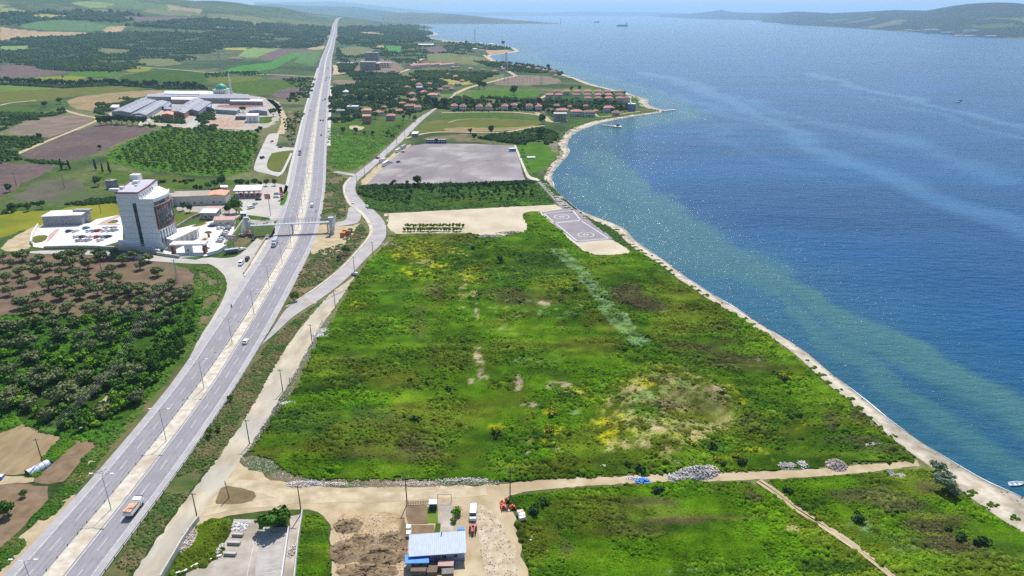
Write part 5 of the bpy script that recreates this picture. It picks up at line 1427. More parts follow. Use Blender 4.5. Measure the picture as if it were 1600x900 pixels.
# ------------------------------------------------------------ trees
def folm(name, c1, c2, orand=.18):
    m = mat(name, c1, c2, 1.3, .85, detail=3, orand=orand, spec=.06, lo=.4, hi=.6)
    return m


M['f_olive'] = folm('olive_leaves', (.078, .112, .032), (.19, .22, .095))
M['f_green'] = folm('green_leaves', (.035, .10, .012), (.09, .19, .02))
M['f_bright'] = folm('bright_leaves', (.075, .19, .012), (.16, .29, .02))
M['f_dark'] = folm('dark_leaves', (.022, .058, .016), (.05, .105, .026))
M['f_orch'] = folm('orchard_leaves', (.09, .17, .008), (.18, .28, .015))
M['f_pale'] = folm('pale_leaves', (.12, .17, .10), (.22, .27, .17))
M['f_yellow'] = folm('yellow_blossom', (.10, .14, .015), (.38, .34, .015))
M['f_pine'] = folm('pine_needles', (.016, .045, .018), (.035, .075, .025))


def crown(seed, rx, rz, cz, n, leaf, lobes=6, core=True, squash=1.0, spire=False):
    """ragged crown: leaf clumps spread over several lobes, with gaps between them"""
    r_ = np.random.default_rng(seed)
    L_ = []
    for i in range(lobes):
        a = r_.uniform(0, 6.28); d = r_.uniform(.15, .62) * rx if lobes > 1 else 0
        zz = cz + r_.uniform(-.38, .45) * rz
        if spire:
            t = i / max(1, lobes - 1); zz = cz - rz * .7 + t * rz * 1.45; d = rx * .12; lr = rx * (.62 - .45 * t)
        else:
            lr = rx * r_.uniform(.36, .58)
        L_.append((math.cos(a) * d, math.sin(a) * d, zz, lr))
    mb = MB()
    for i in range(n):
        lx, ly, lz, lr = L_[r_.integers(0, lobes)]
        d = r_.normal(0, 1, 3); d[2] = abs(d[2]) * (1 if r_.random() < .74 else -1); d /= np.linalg.norm(d)
        rr = lr * r_.uniform(.72, 1.14)
        p = Vector((lx + d[0] * rr, ly + d[1] * rr, lz + d[2] * rr * (rz / rx) * squash))
        nrm = Vector(d + r_.normal(0, .45, 3)).normalized()
        u = nrm.orthogonal().normalized(); w_ = nrm.cross(u)
        th = r_.uniform(0, 6.28); u, w_ = u * math.cos(th) + w_ * math.sin(th), w_ * math.cos(th) - u * math.sin(th)
        s = leaf * r_.uniform(.55, 1.3)
        q = [p + u * s * r_.uniform(.6, 1.1), p + w_ * s * r_.uniform(.6, 1.1) + nrm * s * .25, p - u * s * r_.uniform(.6, 1.1), p - w_ * s * r_.uniform(.6, 1.1) - nrm * s * .15]
        mb.add(q, [(0, 1, 2), (0, 2, 3)])
    if core:
        for lx, ly, lz, lr in L_:
            bm = bmesh.new(); bmesh.ops.create_icosphere(bm, subdivisions=1, radius=lr * .80)
            vs = []
            for v in bm.verts:
                k = r_.uniform(.75, 1.15)
                vs.append((lx + v.co.x * k, ly + v.co.y * k, lz + v.co.z * k * (rz / rx) * squash))
            fs = [tuple(v.index for v in f.verts) for f in bm.faces]
            bm.free(); mb.add(vs, fs)
    return mb


def trunk(seed, h, r, limbs, spread):
    r_ = random.Random(seed)
    mb = MB()
    mid = (r_.uniform(-.1, .1) * h, r_.uniform(-.1, .1) * h, h * .5)
    mb.tube([(0, 0, -.1), mid, (mid[0] * 1.3, mid[1] * 1.3, h)], r, 6, r * .55)
    for i in range(limbs):
        a = 6.28 * i / limbs + r_.uniform(-.4, .4)
        mb.tube([(mid[0], mid[1], h * .55), (math.cos(a) * spread * .5, math.sin(a) * spread * .5, h * 1.0), (math.cos(a) * spread, math.sin(a) * spread, h * 1.45)], r * .5, 5, r * .16)
    return mb


def treekind(kind, nv, mk):
    out = []
    for i in range(nv):
        root, cr, tr = mk(i)
        out.append(root)
    return out


def mktree(name, cat, i, H_, rx, leafm, n, leaf, lobes=6, th=.28, limbs=3, spire=False, one=False, core=True):
    root = empty(name, (0, 0, 0), 0, None, cat)
    rz = H_ * (1 - th) / 2 * 1.02
    cz = H_ - rz * .95
    cb = crown(100 + i * 7 + hash_(name), rx, rz, cz, n, leaf, lobes, spire=spire, core=core)
    cb.build('crown', leafm, root)
    trunk(i * 3 + 1, H_ * th * 1.25, max(.08, rx * .075), limbs, rx * .45).build('trunk', M['bark'], root)
    return root


def hash_(s):
    return sum(ord(c) * (k + 3) for k, c in enumerate(s)) % 997


def mksmall(name, cat, i, H_, rx, leafm, n, leaf, lobes=4, spire=False):
    """small far tree or bush: crown and stem in one mesh"""
    rz = H_ * .44; cz = H_ * .56
    mb = crown(200 + i * 5 + hash_(name), rx, rz, cz, n, leaf, lobes, spire=spire)
    mb.mat(1); mb.tube([(0, 0, -.1), (0, 0, H_ * .5)], max(.06, rx * .06), 5)
    o = mb.build(name, [leafm, M['bark']])
    return tag(o, None, cat)


class Kind:
    def __init__(s, protos): s.p = protos; s.n = 0

    def put(s, x, y, sc_, label, group, rnd=random):
        k = s.n % len(s.p) if s.n < len(s.p) else rnd.randrange(len(s.p))
        p = s.p[k]; rz = rnd.uniform(0, 6.28)
        sx_ = sc_ * rnd.uniform(.9, 1.12)
        if s.n < len(s.p):
            p.location = (x, y, float(terr(x, y)) if math.hypot(x, y) > 2300 else 0); p.rotation_euler = (0, 0, rz); p.scale = (sx_, sx_, sc_)
            p["label"] = label
            if group: p["group"] = group
            o = p
        else:
            o = dup(p, (x, y, float(terr(x, y)) if math.hypot(x, y) > 2300 else 0), rz, (sx_, sx_, sc_), label, group)
            if not group and "group" in o: del o["group"]
        s.n += 1
        return o


rt = random.Random(4)
# olives: 5 m high, broad
K_ol = Kind([mktree('olive_tree', 'tree', i, 4.6, 3.1, M['f_olive'], 520, .36, 10, .16, 4) for i in range(5)])
OL1 = [(20, 230), (75, 280), (180, 230), (330, 240), (260, 285), (490, 245), (560, 210), (640, 200), (760, 200), (795, 225), (920, 210), (1045, 215), (1160, 240),
       (40, 400), (155, 345), (195, 425), (300, 355), (390, 300), (480, 350), (600, 355), (690, 290), (570, 280), (960, 260), (880, 330), (1100, 300), (1230, 350),
       (80, 500), (300, 540), (385, 460), (500, 430), (590, 450), (680, 380), (800, 380), (920, 400), (850, 460), (475, 530), (710, 450), (760, 500), (620, 530), (990, 470), (900, 510), (1040, 500), (1120, 470), (1340, 450), (1260, 490), (1470, 490), (1180, 540),
       (180, 600), (250, 640), (390, 640), (530, 640), (780, 610), (940, 600), (1090, 600), (1330, 560), (1410, 540), (845, 680), (1005, 690), (690, 660)]
OL2 = [(280, 740), (430, 740), (600, 740), (1150, 720), (1250, 620), (1310, 720), (150, 800), (490, 860), (650, 860), (800, 820), (200, 890), (860, 890), (1100, 810), (1200, 770), (30, 800)]
OL3 = [(85, 240), (170, 310), (260, 130), (290, 250), (350, 340), (470, 260), (540, 390), (450, 460), (230, 490), (650, 290), (820, 320), (730, 390), (640, 470), (920, 250), (1070, 260), (100, 420), (50, 500), (380, 590), (60, 30), (220, 30), (700, 50), (1080, 440), (790, 560)]
for i, (a, b_) in enumerate(OL1):
    x, y = G(a / 5, 360 + (b_ + 8) / 5)
    K_ol.put(x, y, rt.uniform(1.0, 1.35), 'grey-green olive tree on the bare brown soil below the hotel', 'olive trees on bare soil', rt)
for i, (a, b_) in enumerate(OL2 + [(x, y + 900) for x, y in OL3]):
    x, y = G(a / 5, 360 + (b_ + 5) / 5)
    K_ol.put(x, y, rt.uniform(1.0, 1.4), 'silvery round olive tree in the green scrub left of the motorway', 'olive trees in the green scrub', rt)
# leafy bushes between them
K_b = Kind([mktree('leafy_bush', 'bush', i, 3.2, 2.4, M['f_bright'], 240, .40, 6, .12, 2) for i in range(3)])
for a, b_ in [(860, 720), (930, 740), (1000, 770), (1400, 640), (1450, 600), (1500, 640), (1470, 700), (1420, 760), (1380, 820), (1330, 860), (1560, 570), (1000, 870), (940, 800), (680, 720),
              (60, 960), (120, 980), (360, 1000), (420, 1010), (480, 1030), (540, 1040), (600, 1010), (660, 1000), (700, 1060), (760, 1070), (820, 1050), (880, 1060), (560, 1060), (430, 1060), (900, 970), (960, 990), (1000, 950), (40, 1000),
              (900, 1340), (960, 1310), (1020, 1280), (1060, 1320), (980, 1380), (900, 1420), (850, 1480), (1090, 1250), (720, 1500), (760, 1540), (800, 1420), (300, 1440), (420, 1440), (350, 1500), (160, 1380), (80, 1360)]:
    x, y = G(a / 5, 360 + b_ / 5)
    K_b.put(x, y, rt.uniform(.7, 1.15), 'bright green leafy bush growing among the olive trees', 'bright bushes among the olives', rt)
K_db = Kind([mktree('dark_bush', 'bush', i, 3.6, 2.6, M['f_green'], 240, .42, 6, .1, 2) for i in range(3)])
SW = [G(*p) for p in [(-20, 520), (60, 510), (130, 515), (200, 505), (270, 495), (300, 480), (300, 520), (262, 580), (225, 630), (180, 670), (118, 680), (60, 664), (-20, 672)]]
for x, y in random_in(SW, 120, r_):
    K_db.put(float(x), float(y), rt.uniform(.6, 1.2), 'dark green bush filling the gaps of the scrub below the olive grove', 'dark bushes in the scrub', rt)
K_p = Kind([mktree('poplar_tree', 'tree', i, 10, 3.0, M['f_green'], 520, .50, 8, .16, 4) for i in range(3)])
for a, b_ in [(1200, 1130), (1250, 1100), (1300, 1060), (1350, 1030), (1390, 980), (1430, 950), (1190, 1040), (1260, 1010), (1320, 970), (1370, 920), (1420, 880)]:
    x, y = G(a / 5, 360 + b_ / 5)
    K_p.put(x, y, rt.uniform(.62, .85), 'tall dark green tree in the dense clump beside the motorway', 'dense tree clump by the motorway', rt)

# orchard beyond the hotel
K_or = Kind([mktree('orchard_tree', 'tree', i, 3.3, 2.5, M['f_orch'], 90, .7, 5, .12, 2) for i in range(4)])
OP = [(262, 203), (394, 208), (402, 216), (396, 242), (382, 268), (350, 272), (290, 270), (214, 260), (184, 250), (196, 232), (230, 214)]
OW = [G(*p) for p in OP]
ax = Vector((OW[1][0] - OW[0][0], OW[1][1] - OW[0][1])).normalized(); ay = Vector((-ax.y, ax.x)) * -1
pts_ = []
for i in range(-60, 60):
    for j in range(-10, 70):
        p = Vector(OW[0]) + ax * i * 8.2 + ay * j * 8.8
        if inpoly(np.array([p.x]), np.array([p.y]), OW)[0]:
            pts_.append((p.x + rt.uniform(-1.2, 1.2), p.y + rt.uniform(-1.2, 1.2)))
pts_ = [p for p in pts_ if rt.random() < .93]
pts_.sort(key=lambda p: p[1])
print('orchard', len(pts_))
for x, y in pts_[:300]:
    K_or.put(x, y, rt.uniform(.8, 1.2), 'round bright green tree in the orchard between hotel and workshops', 'orchard trees beyond the hotel', rt)
rest = pts_[300:]
if rest:
    n = len(rest)
    scatter_clumps('orchard_rows', np.column_stack([np.array(rest), np.full(n, .3)]), r_.uniform(2.1, 2.9, n), np.tile(np.array((.07, .16, .02)), (n, 1)), M['clump'], seed=71, hfac=1.0, n_=7)

# planted strip between parking lot and sand fill
K_y = Kind([mksmall('young_tree', 'tree', i, 3.6, 1.7, M['f_dark'], 60, .55, 4) for i in range(4)])
for i, (a, b_) in enumerate([(a, b_) for b_ in (292, 295, 298, 302, 307, 312) for a in range(600, 828, 11)]):
    a2 = a + rt.uniform(-3, 3) + (b_ - 292) * .8; b2_ = b_ + rt.uniform(-1, 1)
    if rt.random() < .25 or (b_ > 303 and a2 < 700 and rt.random() < .5): continue
    x, y = G(a2, b2_)
    K_y.put(x, y, rt.uniform(.6, 1.15), 'small dark tree in the planted strip below the parking lot', 'young trees in the planted strip', rt)
K_sp = Kind([mksmall('sapling', 'tree', i, 2.8, 1.6, M['f_orch'], 60, .5, 4) for i in range(3)])
for i in range(18):
    for row, (yy, x0) in enumerate(((354, 636), (360, 632))):
        x, y = G(x0 + i * 5.1 + rt.uniform(-.5, .5), yy + 1.5)
        K_sp.put(x, y, rt.uniform(.8, 1.0), 'little round sapling in the double row on the sand fill', 'saplings in the double row', rt)

# single trees one can pick out
K_g = Kind([mktree('broadleaf_tree', 'tree', i, 9, 4.2, M['f_green'], 300, .7, 8, .2, 4) for i in range(4)])
K_d = Kind([mktree('dark_tree', 'tree', i, 9, 4.2, M['f_dark'], 260, .75, 7, .18, 3) for i in range(4)])
K_l = Kind([mktree('pale_tree', 'tree', i, 6, 3.4, M['f_pale'], 260, .5, 6, .2, 3) for i in range(2)])
K_s = Kind([mktree('shrub', 'shrub', i, 1.9, 1.6, M['f_dark'], 110, .32, 5, .1, 2) for i in range(3)])
K_yb = Kind([mktree('yellow_shrub', 'shrub', i, 1.9, 1.7, M['f_yellow'], 130, .30, 5, .1, 2) for i in range(2)])
K_c = Kind([mktree('cypress_tree', 'tree', i, 10, 1.8, M['f_pine'], 160, .55, 5, .1, 2, spire=True) for i in range(2)])
SINGLE = [
    (K_g, 369, 333, 1.25, 'largest bright green tree standing beside the fuel station'),
    (K_d, 358, 333, .75, 'smaller rounded tree left of the largest tree at the fuel station'),
    (K_d, 286, 329, .62, 'dark umbrella-shaped tree in front of the long white building'),
    (K_d, 297, 332, .62, 'dark tree with a flat crown, right-hand one of the pair before the long white building'),
    (K_d, 349, 292, 1.0, 'tall dark tree behind the fuel station canopy'),
    (K_g, 336, 294, .8, 'green tree left of the dark tree behind the fuel station'),
    (K_g, 326, 296, .6, 'low green tree at the edge of the orchard, behind the orange roof'),
    (K_d, 651, 291, .95, 'tall upright tree at the lower edge of the grey parking lot'),
    (K_g, 636, 290, .5, 'short tree left of the upright tree by the parking lot'),
    (K_g, 615, 290, .55, 'small tree on the left of the hedge under the parking lot'),
    (K_d, 781, 412, .46, 'lone dark round bush standing in the open green meadow'),
    (K_g, 460, 471, .5, 'green roadside tree on the bank by the slip road'),
    (K_db, 429, 824, 1.55, 'large dark round bush at the top of the concrete yard'),
    (K_g, 447, 822, .5, 'lighter green tree beside the large dark one at the concrete yard'),
    (K_g, 438, 822, .6, 'mid green tree squeezed between the two at the concrete yard'),
    (K_g, 14, 806, .48, 'bushy green tree at the corner of the brown farm plot'),
    (K_g, 39, 776, .26, 'tiny round tree on the path between two farm plots'),
    (K_l, 1472, 770, .95, 'pale silvery tree clump behind the beach, nearest the sea path'),
    (K_l, 1488, 778, .6, 'low silvery tree at the lower end of the beach clump'),
    (K_l, 1462, 738, .6, 'sparse pale tree where the dirt road meets the beach'),
    (K_l, 1484, 752, .4, 'small pale bush on the sand edge of the beach clump'),
    (K_g, 360, 628, .30, 'small conifer beside the motorway guardrail, uppermost of three'),
    (K_g, 341, 674, .28, 'small conifer beside the motorway guardrail, middle of three'),
    (K_g, 328, 682, .36, 'small conifer beside the motorway guardrail, lowest of three'),
    (K_g, 541, 398, .55, 'dark green tree below the two orange dump trucks'),
    (K_g, 530, 407, .35, 'small tree left of the tree below the dump trucks'),
    (K_g, 94, 163, 1.2, 'large round dark tree on the edge of the dry brown field'),
    (K_d, 70, 168, .95, 'dark round tree left of the large tree by the dry brown field'),
    (K_d, 240, 131, .85, 'lone dark tree above the workshops in the green field'),
    (K_d, 98, 122, .6, 'small lone tree on the yellow-green field far left'),
    (K_g, 36, 232, .9, 'spreading green tree beside the pale farm track on the left'),
    (K_d, 63, 217, .7, 'dark tree at the bend of the farm track on the left'),
    (K_d, 16, 300, .7, 'dark tree at the corner of the purple ploughed field'),
    (K_l, 104, 264, 1.1, 'pale grey-green tree clump below the big ploughed field'),
    (K_c, 97, 266, .95, 'dark cypress left of the pale tree clump'),
    (K_c, 109, 266, .85, 'dark cypress right of the pale tree clump'),
    (K_d, 154, 291, .85, 'dark pyramid-shaped tree left of the small grey hut'),
    (K_c, 150, 266, .9, 'tall cypress, leftmost of three below the ploughed field'),
    (K_c, 161, 270, .75, 'short cypress, middle of three below the ploughed field'),
    (K_c, 172, 271, .95, 'tall cypress, rightmost of three below the ploughed field'),
    (K_d, 156, 234, .55, 'lone tree on the lower edge of the big ploughed field'),
    (K_d, 20, 332, .7, 'dense bush at the edge of the yellow field, leftmost'),
    (K_d, 44, 330, .6, 'dense bush at the edge of the yellow field, second from left'),
    (K_g, 66, 326, .65, 'light bush at the edge of the yellow field, third from left'),
    (K_d, 402, 211, .8, 'dark tree at the upper right corner of the orchard'),
    (K_d, 408, 206, .7, 'dark tree just behind the corner tree of the orchard'),
    (K_d, 458, 154, 1.1, 'dark tree on the track junction left of the motorway'),
    (K_g, 427, 182, 1.3, 'broad green tree at the right end of the workshops'),
    (K_g, 380, 176, 1.0, 'green tree between the grey workshop sheds'),
    (K_d, 768, 209, 1.0, 'dark round tree beside the sandy track above the hedge'),
    (K_d, 735, 209, .65, 'round bush on the sandy track, left of the long hedge'),
    (K_d, 741, 218, .75, 'dark round bush below the left end of the long hedge'),
    (K_d, 848, 194, 1.3, 'large dark tree at the end of the sandy lane near the unfinished house'),
    (K_d, 844, 214, 1.1, 'tall dark tree above the beach bend'),
    (K_d, 842, 220, .9, 'dark tree just below the tall tree above the beach bend'),
    (K_d, 803, 148, 1.6, 'tall dark tree alone in the green field behind the villas'),
    (K_d, 749, 139, 1.5, 'dark tree by the bend of the far road, left one'),
    (K_d, 757, 139, 1.3, 'dark tree by the bend of the far road, right one'),
    (K_d, 649, 190, .8, 'dark tree over the access road beside the meadow'),
    (K_c, 641, 212, .5, 'dark tree beside the small white shed on the access road'),
    (K_d, 583, 212, .6, 'bush on the upper edge of the bright field, right of the middle'),
    (K_d, 569, 211, .45, 'bush on the upper edge of the bright field, middle'),
    (K_d, 556, 209, .75, 'dense bush on the upper edge of the bright field'),
    (K_d, 536, 208, .75, 'dense bush on the upper edge of the bright field, further left'),
    (K_g, 606, 213, .7, 'bush group near the access road, upper right of the bright field'),
    (K_g, 613, 217, .6, 'small bush touching the access road verge'),
    (K_g, 624, 201, .55, 'bush on the grass left of the access road'),
    (K_g, 566, 188, 1.0, 'broad tree below the white-roofed house'),
    (K_g, 586, 186, 1.1, 'green tree right of the tall brown house'),
    (K_g, 546, 183, 1.0, 'green tree left of the white-roofed house'),
    (K_d, 630, 188, .8, 'dark tree right of the small grey house'),
    (K_d, 641, 184, .7, 'dark tree by the access road behind the small grey house'),
    (K_d, 562, 160, 1.3, 'big dark tree behind the white-roofed house'),
    (K_d, 580, 163, 1.5, 'biggest round tree behind the far cottages'),
    (K_d, 596, 162, 1.4, 'round tree right of the biggest behind the cottages'),
    (K_d, 608, 163, 1.2, 'dark tree left of the orange-roofed house'),
    (K_g, 668, 163, 1.4, 'bright green tree cluster behind the access road'),
    (K_d, 680, 168, 1.5, 'dark tree on the left end of the villa row'),
    (K_d, 694, 169, 1.6, 'tall dark tree beside the first villa of the row'),
    (K_d, 728, 70, 1.9, 'lone tree on the far coast by the pylon, left one'),
    (K_d, 786, 71, 2.0, 'lone dark tree at the tip of the far point'),
    (K_d, 856, 109, 1.4, 'conifer between the two far seaside houses'),
    (K_d, 718, 172, .7, 'small tree between the first two villas'),
]
for K, a, b_, s, lab in SINGLE:
    x, y = G(a, b_)
    K.put(x, y, s, lab, None, rt)
# shrubs of the meadow
for a, b_ in [(776, 677), (863, 651), (858, 676), (1162, 637), (1010, 612), (1040, 588), (1146, 624), (950, 692), (952, 672), (1120, 722), (1180, 706), (1150, 716), (1064, 690), (1224, 594), (1078, 700), (966, 700), (572, 470), (566, 484), (672, 392), (650, 430), (690, 428), (745, 424), (752, 436), (704, 430), (880, 450)]:
    x, y = G(a, b_); o = K_yb.put(x, y, rt.uniform(.7, 1.3), 'yellow-flowering shrub in the overgrown meadow', 'yellow shrubs in the meadow', rt); o.location.z = .2
for a, b_ in [(775, 684), (1222, 598), (1250, 690), (1245, 655), (1115, 702), (1108, 706), (900, 455), (880, 456), (738, 390), (760, 381), (650, 660), (720, 578), (672, 597), (700, 612), (1160, 725), (1130, 728), (1000, 738), (980, 730), (1090, 572), (1050, 616), (1000, 596), (835, 803), (1030, 770), (1500, 845), (1480, 830), (1530, 850), (1230, 770), (850, 790), (1340, 815)]:
    x, y = G(a, b_); o = K_s.put(x, y, rt.uniform(.6, 1.25), 'low dark green shrub in the overgrown meadow', 'dark shrubs in the meadow', rt); o.location.z = .15
# garden and estate trees around the villas
for a, b_ in [(743, 171), (757, 171), (772, 172), (779, 171), (797, 172), (812, 171), (820, 171), (836, 172), (850, 172), (856, 174)] + [(700 + i * 9.5, 162 + (i % 3) * 1.5) for i in range(16)]:
    x, y = G(a, b_); K_d.put(x, y, rt.uniform(.6, 1.1), 'dark garden tree around the row of eight red-roofed villas', 'garden trees of the villa row', rt)
for a, b_ in [(862, 162), (870, 164), (880, 164), (893, 164), (905, 163), (884, 170), (896, 171), (866, 172), (860, 170), (907, 173), (912, 168), (930, 163), (940, 164), (946, 162), (936, 168), (926, 170), (960, 166), (970, 172), (964, 174), (957, 176), (976, 174), (982, 170), (940, 175), (956, 151), (943, 155), (961, 156), (975, 150), (857, 178), (864, 180), (893, 143), (905, 142)]:
    x, y = G(a, b_); (K_g if rt.random() < .5 else K_d).put(x, y, rt.uniform(.6, 1.0), 'dense tree between the red-roofed houses of the seaside estate', 'trees of the seaside estate', rt)
for a, b_ in [(306, 299), (315, 298), (398, 291), (388, 292), (407, 291), (416, 291), (378, 291), (430, 290), (370, 291)]:
    x, y = G(a, b_); K_d.put(x, y, rt.uniform(.45, .65), 'dark bushy tree in the hedge behind the fuel station', 'hedge trees behind the fuel station', rt)
for a, b_ in [(158 + i * 8.3, 193 - abs(i - 3) * -.8 + rt.uniform(-1, 1)) for i in range(9)]:
    x, y = G(a, b_); K_d.put(x, y, rt.uniform(.9, 1.3), 'dark tree in the belt between ploughed field and workshops', 'tree belt by the workshops', rt)
for i in range(60):
    t_ = i / 59
    a = np.interp(t_, [0, .12, .3, .48, .65, .8, 1], [0, 40, 100, 150, 200, 250, 318]); b_ = np.interp(t_, [0, .12, .3, .48, .65, .8, 1], [130, 130, 135, 131, 133, 137, 139]) + rt.uniform(-2, 2)
    x, y = G(a, b_); K_d.put(x, y, rt.uniform(.8, 1.35), 'dark tree in the long hedgerow across the far fields', 'hedgerow trees across the far fields', rt)

# ------------------------------------------------------------ buildings
def wallbox(mb, poly, z0, z1): mb.prism(poly, z0, z1)


def window(root, c, w_, h_, ax_, nrm, name='window', fr='whitep', gl='glass'):
    """framed pane standing 5 cm proud of a wall; ax_ along the wall, nrm outwards"""
    mb = MB()
    ax_ = Vector(ax_).normalized(); nn = Vector(nrm).normalized(); up = Vector((0, 0, 1)); c = Vector(c)

    def slab(w1, h1, d0, d1):
        P = [c + ax_ * sx1 * w1 / 2 + up * sz1 * h1 / 2 + nn * dd for dd in (d0, d1) for sx1, sz1 in ((-1, -1), (1, -1), (1, 1), (-1, 1))]
        mb.add(P, [(3, 2, 1, 0), (4, 5, 6, 7), (0, 1, 5, 4), (1, 2, 6, 5), (2, 3, 7, 6), (3, 0, 4, 7)])
    mb.mat(0); slab(w_, h_, -.05, .05)
    mb.mat(1); slab(w_ * .88, h_ * .88, .0, .08)
    return mb.build(name, [M[fr], M[gl]], root)


def facade_windows(root, A, B, z0, nfl, ncol, fl=3.0, ww=1.3, wh=1.4, m0=.12, **k):
    A = Vector((*A, 0)); B = Vector((*B, 0)); d = (B - A); L_ = d.length; d.normalize(); n_ = Vector((d.y, -d.x, 0))
    for f in range(nfl):
        for c in range(ncol):
            t = m0 + (1 - 2 * m0) * ((c + .5) / ncol)
            p = A + d * L_ * t; window(root, (p.x, p.y, z0 + f * fl + fl * .55), ww, wh, d, n_, **k)


def hip(mb, w_, d_, z, h, ov=.5, ridge=.35):
    a, b_ = w_ / 2 + ov, d_ / 2 + ov
    if w_ >= d_: r1, r2 = (-(w_ / 2) * ridge, 0), ((w_ / 2) * ridge, 0)
    else: r1, r2 = (0, -(d_ / 2) * ridge), (0, (d_ / 2) * ridge)
    V = [(-a, -b_, z), (a, -b_, z), (a, b_, z), (-a, b_, z), (r1[0], r1[1], z + h), (r2[0], r2[1], z + h), (-a, -b_, z - .2), (a, -b_, z - .2), (a, b_, z - .2), (-a, b_, z - .2)]
    if w_ >= d_: fs = [(0, 1, 5, 4), (1, 2, 5), (2, 3, 4, 5), (3, 0, 4)]
    else: fs = [(0, 1, 4), (1, 2, 5, 4), (2, 3, 5), (3, 0, 4, 5)]
    mb.add(V, fs + [(6, 7, 1, 0), (7, 8, 2, 1), (8, 9, 3, 2), (9, 6, 0, 3), (9, 8, 7, 6)])


def gable(mb, w_, d_, z, h, ov=.4):
    a, b_ = w_ / 2 + ov, d_ / 2 + ov
    V = [(-a, -b_, z), (a, -b_, z), (a, b_, z), (-a, b_, z), (-a, 0, z + h), (a, 0, z + h)]
    mb.add(V, [(0, 1, 5, 4), (2, 3, 4, 5), (0, 4, 3), (1, 2, 5), (3, 2, 1, 0)])


def house(name, w_, d_, fl, roof, wm, rm, rh=2.0, ncol=3, cat='house', parts=True, chim=True, balc=False):
    root = empty(name, (0, 0, 0), 0, None, cat)
    z = fl * 3.0
    MB().box((0, 0, z / 2 - .1), (w_, d_, z + .2)).build('wall', M[wm], root)
    rb = MB()
    if roof == 'hip': hip(rb, w_, d_, z + .03, rh)
    elif roof == 'gable': gable(rb, w_, d_, z + .03, rh)
    else:
        rb.box((0, 0, z + .14), (w_ + .5, d_ + .5, .25))
    ro = rb.build('roof', M[rm], root)
    if chim and roof != 'flat': MB().box((w_ * .25, d_ * .1, z + rh * .8), (.6, .6, rh * .9)).build('chimney', M['white'], ro)
    if roof == 'flat':
        MB().box((-w_ * .2, 0, z + .7), (w_ * .2, d_ * .25, 1.0)).build('roof_hut', M['wallgrey'], ro)
    if parts:
        facade_windows(root, (-w_ / 2, -d_ / 2), (w_ / 2, -d_ / 2), 0, fl, ncol)
        facade_windows(root, (w_ / 2, -d_ / 2), (w_ / 2, d_ / 2), 0, fl, 2)
        facade_windows(root, (-w_ / 2, d_ / 2), (-w_ / 2, -d_ / 2), 0, fl, 2)
        dm = MB().box((w_ * .02, -d_ / 2 - .03, 1.05), (1.0, .12, 2.1)).build('door', M['wood'], root)
    if balc:
        bm_ = MB().box((0, -d_ / 2 - .6, 3.0), (w_ * .6, 1.2, .18)); bm_.box((0, -d_ / 2 - 1.15, 3.5), (w_ * .6, .08, .9)); bm_.build('balcony', M['white'], root)
    return root


def at(root, px, py, rz=0.0, label=None, group=None, first=True, s=None):
    x, y = GT(px, py)[:2]; z = float(terr(x, y)) if math.hypot(x, y) > 2300 else 0
    if first:
        root.location = (x, y, z); root.rotation_euler = (0, 0, rz)
        if s: root.scale = (s, s, s)
        if label: root['label'] = label
        if group: root['group'] = group
        return root
    return dup(root, (x, y, z), rz, s, label, group)


villa = house('villa', 8.5, 9.5, 2, 'hip', 'wallwhite', 'roofred', 2.6, 3, balc=True)
pos = ['leftmost', 'second from left', 'third from left', 'fourth from left', 'fifth from left', 'sixth from left', 'seventh from left', 'rightmost']
for i, (a, b_) in enumerate([(710, 172), (723.5, 173), (749, 173), (763.5, 173), (788.5, 172.5), (803, 171), (827, 172), (841.5, 173)]):
    at(villa, a, b_, rt.uniform(-.12, .12), f'two-storey red-roofed villa, {pos[i]} in the row of eight above the dry field', 'row of eight villas', i == 0)
twin = house('terrace_house', 11, 9, 2, 'hip', 'wallwhite', 'roofred', 2.4, 4)
k = 0
for r_i, (row, yy) in enumerate((((871, 885.5, 902.7, 918.5, 935, 950, 966.7), 148.5), ((858, 873, 900.6, 918, 935, 950.5, 967), 154), ((918.5, 934.5, 951, 968, 978), 159.5))):
    rn = ('back row', 'middle row', 'front row')[r_i]
    for j, a in enumerate(row):
        at(twin, a, yy, rt.uniform(-.05, .05), f'red-roofed terrace house in the seaside estate, {rn}, {ORD[j]} from the left', 'terrace houses of the seaside estate', k == 0); k += 1
blk = house('apartment_house', 14, 10, 2, 'hip', 'wallwhite', 'roofred', 2.2, 5, balc=True)
for j, (a, b_, t_) in enumerate([(878.6, 179, 'leftmost'), (900.6, 181, 'second from left'), (920, 182, 'third from left'), (950, 175, 'fourth from left')]):
    at(blk, a, b_, .05, f'long red-roofed two-storey house facing the beach, {t_} of four', 'houses facing the beach', j == 0)
cot = house('cottage', 8, 7, 1, 'hip', 'wallwhite', 'roofred', 2.0, 3)
for j, (a, b_, lab) in enumerate([(869.6, 168, 'small red-roofed cottage among trees, left one of three behind the beach houses'), (891.6, 170, 'small red-roofed cottage among trees, middle one of three behind the beach houses'),
                                  (915, 169, 'small red-roofed cottage among trees, right one of three behind the beach houses'), (971, 169, 'red-roofed cottage left of the blue building'),
                                  (671, 142, 'red-roofed cottage left of the far road, beside the blue house'), (688, 142, 'small cottage with red roof, right of the one beside the blue house'),
                                  (623.5, 176, 'cottage with an orange-red roof left of the pink two-storey house'), (614, 113, 'pink-roofed hut in front of the unfinished complex'),
                                  (735, 110, 'small red-roofed house on the slope by the coast, leftmost of three'), (754, 112, 'small red-roofed house on the slope by the coast, middle of three'), (773, 114, 'small red-roofed house on the slope by the coast, rightmost of three')]):
    at(cot, a, b_, rt.uniform(-.2, .2), lab, 'scattered red-roofed cottages', j == 0, s=1.0 if j < 7 else 1.35)
    if j == 0: pass
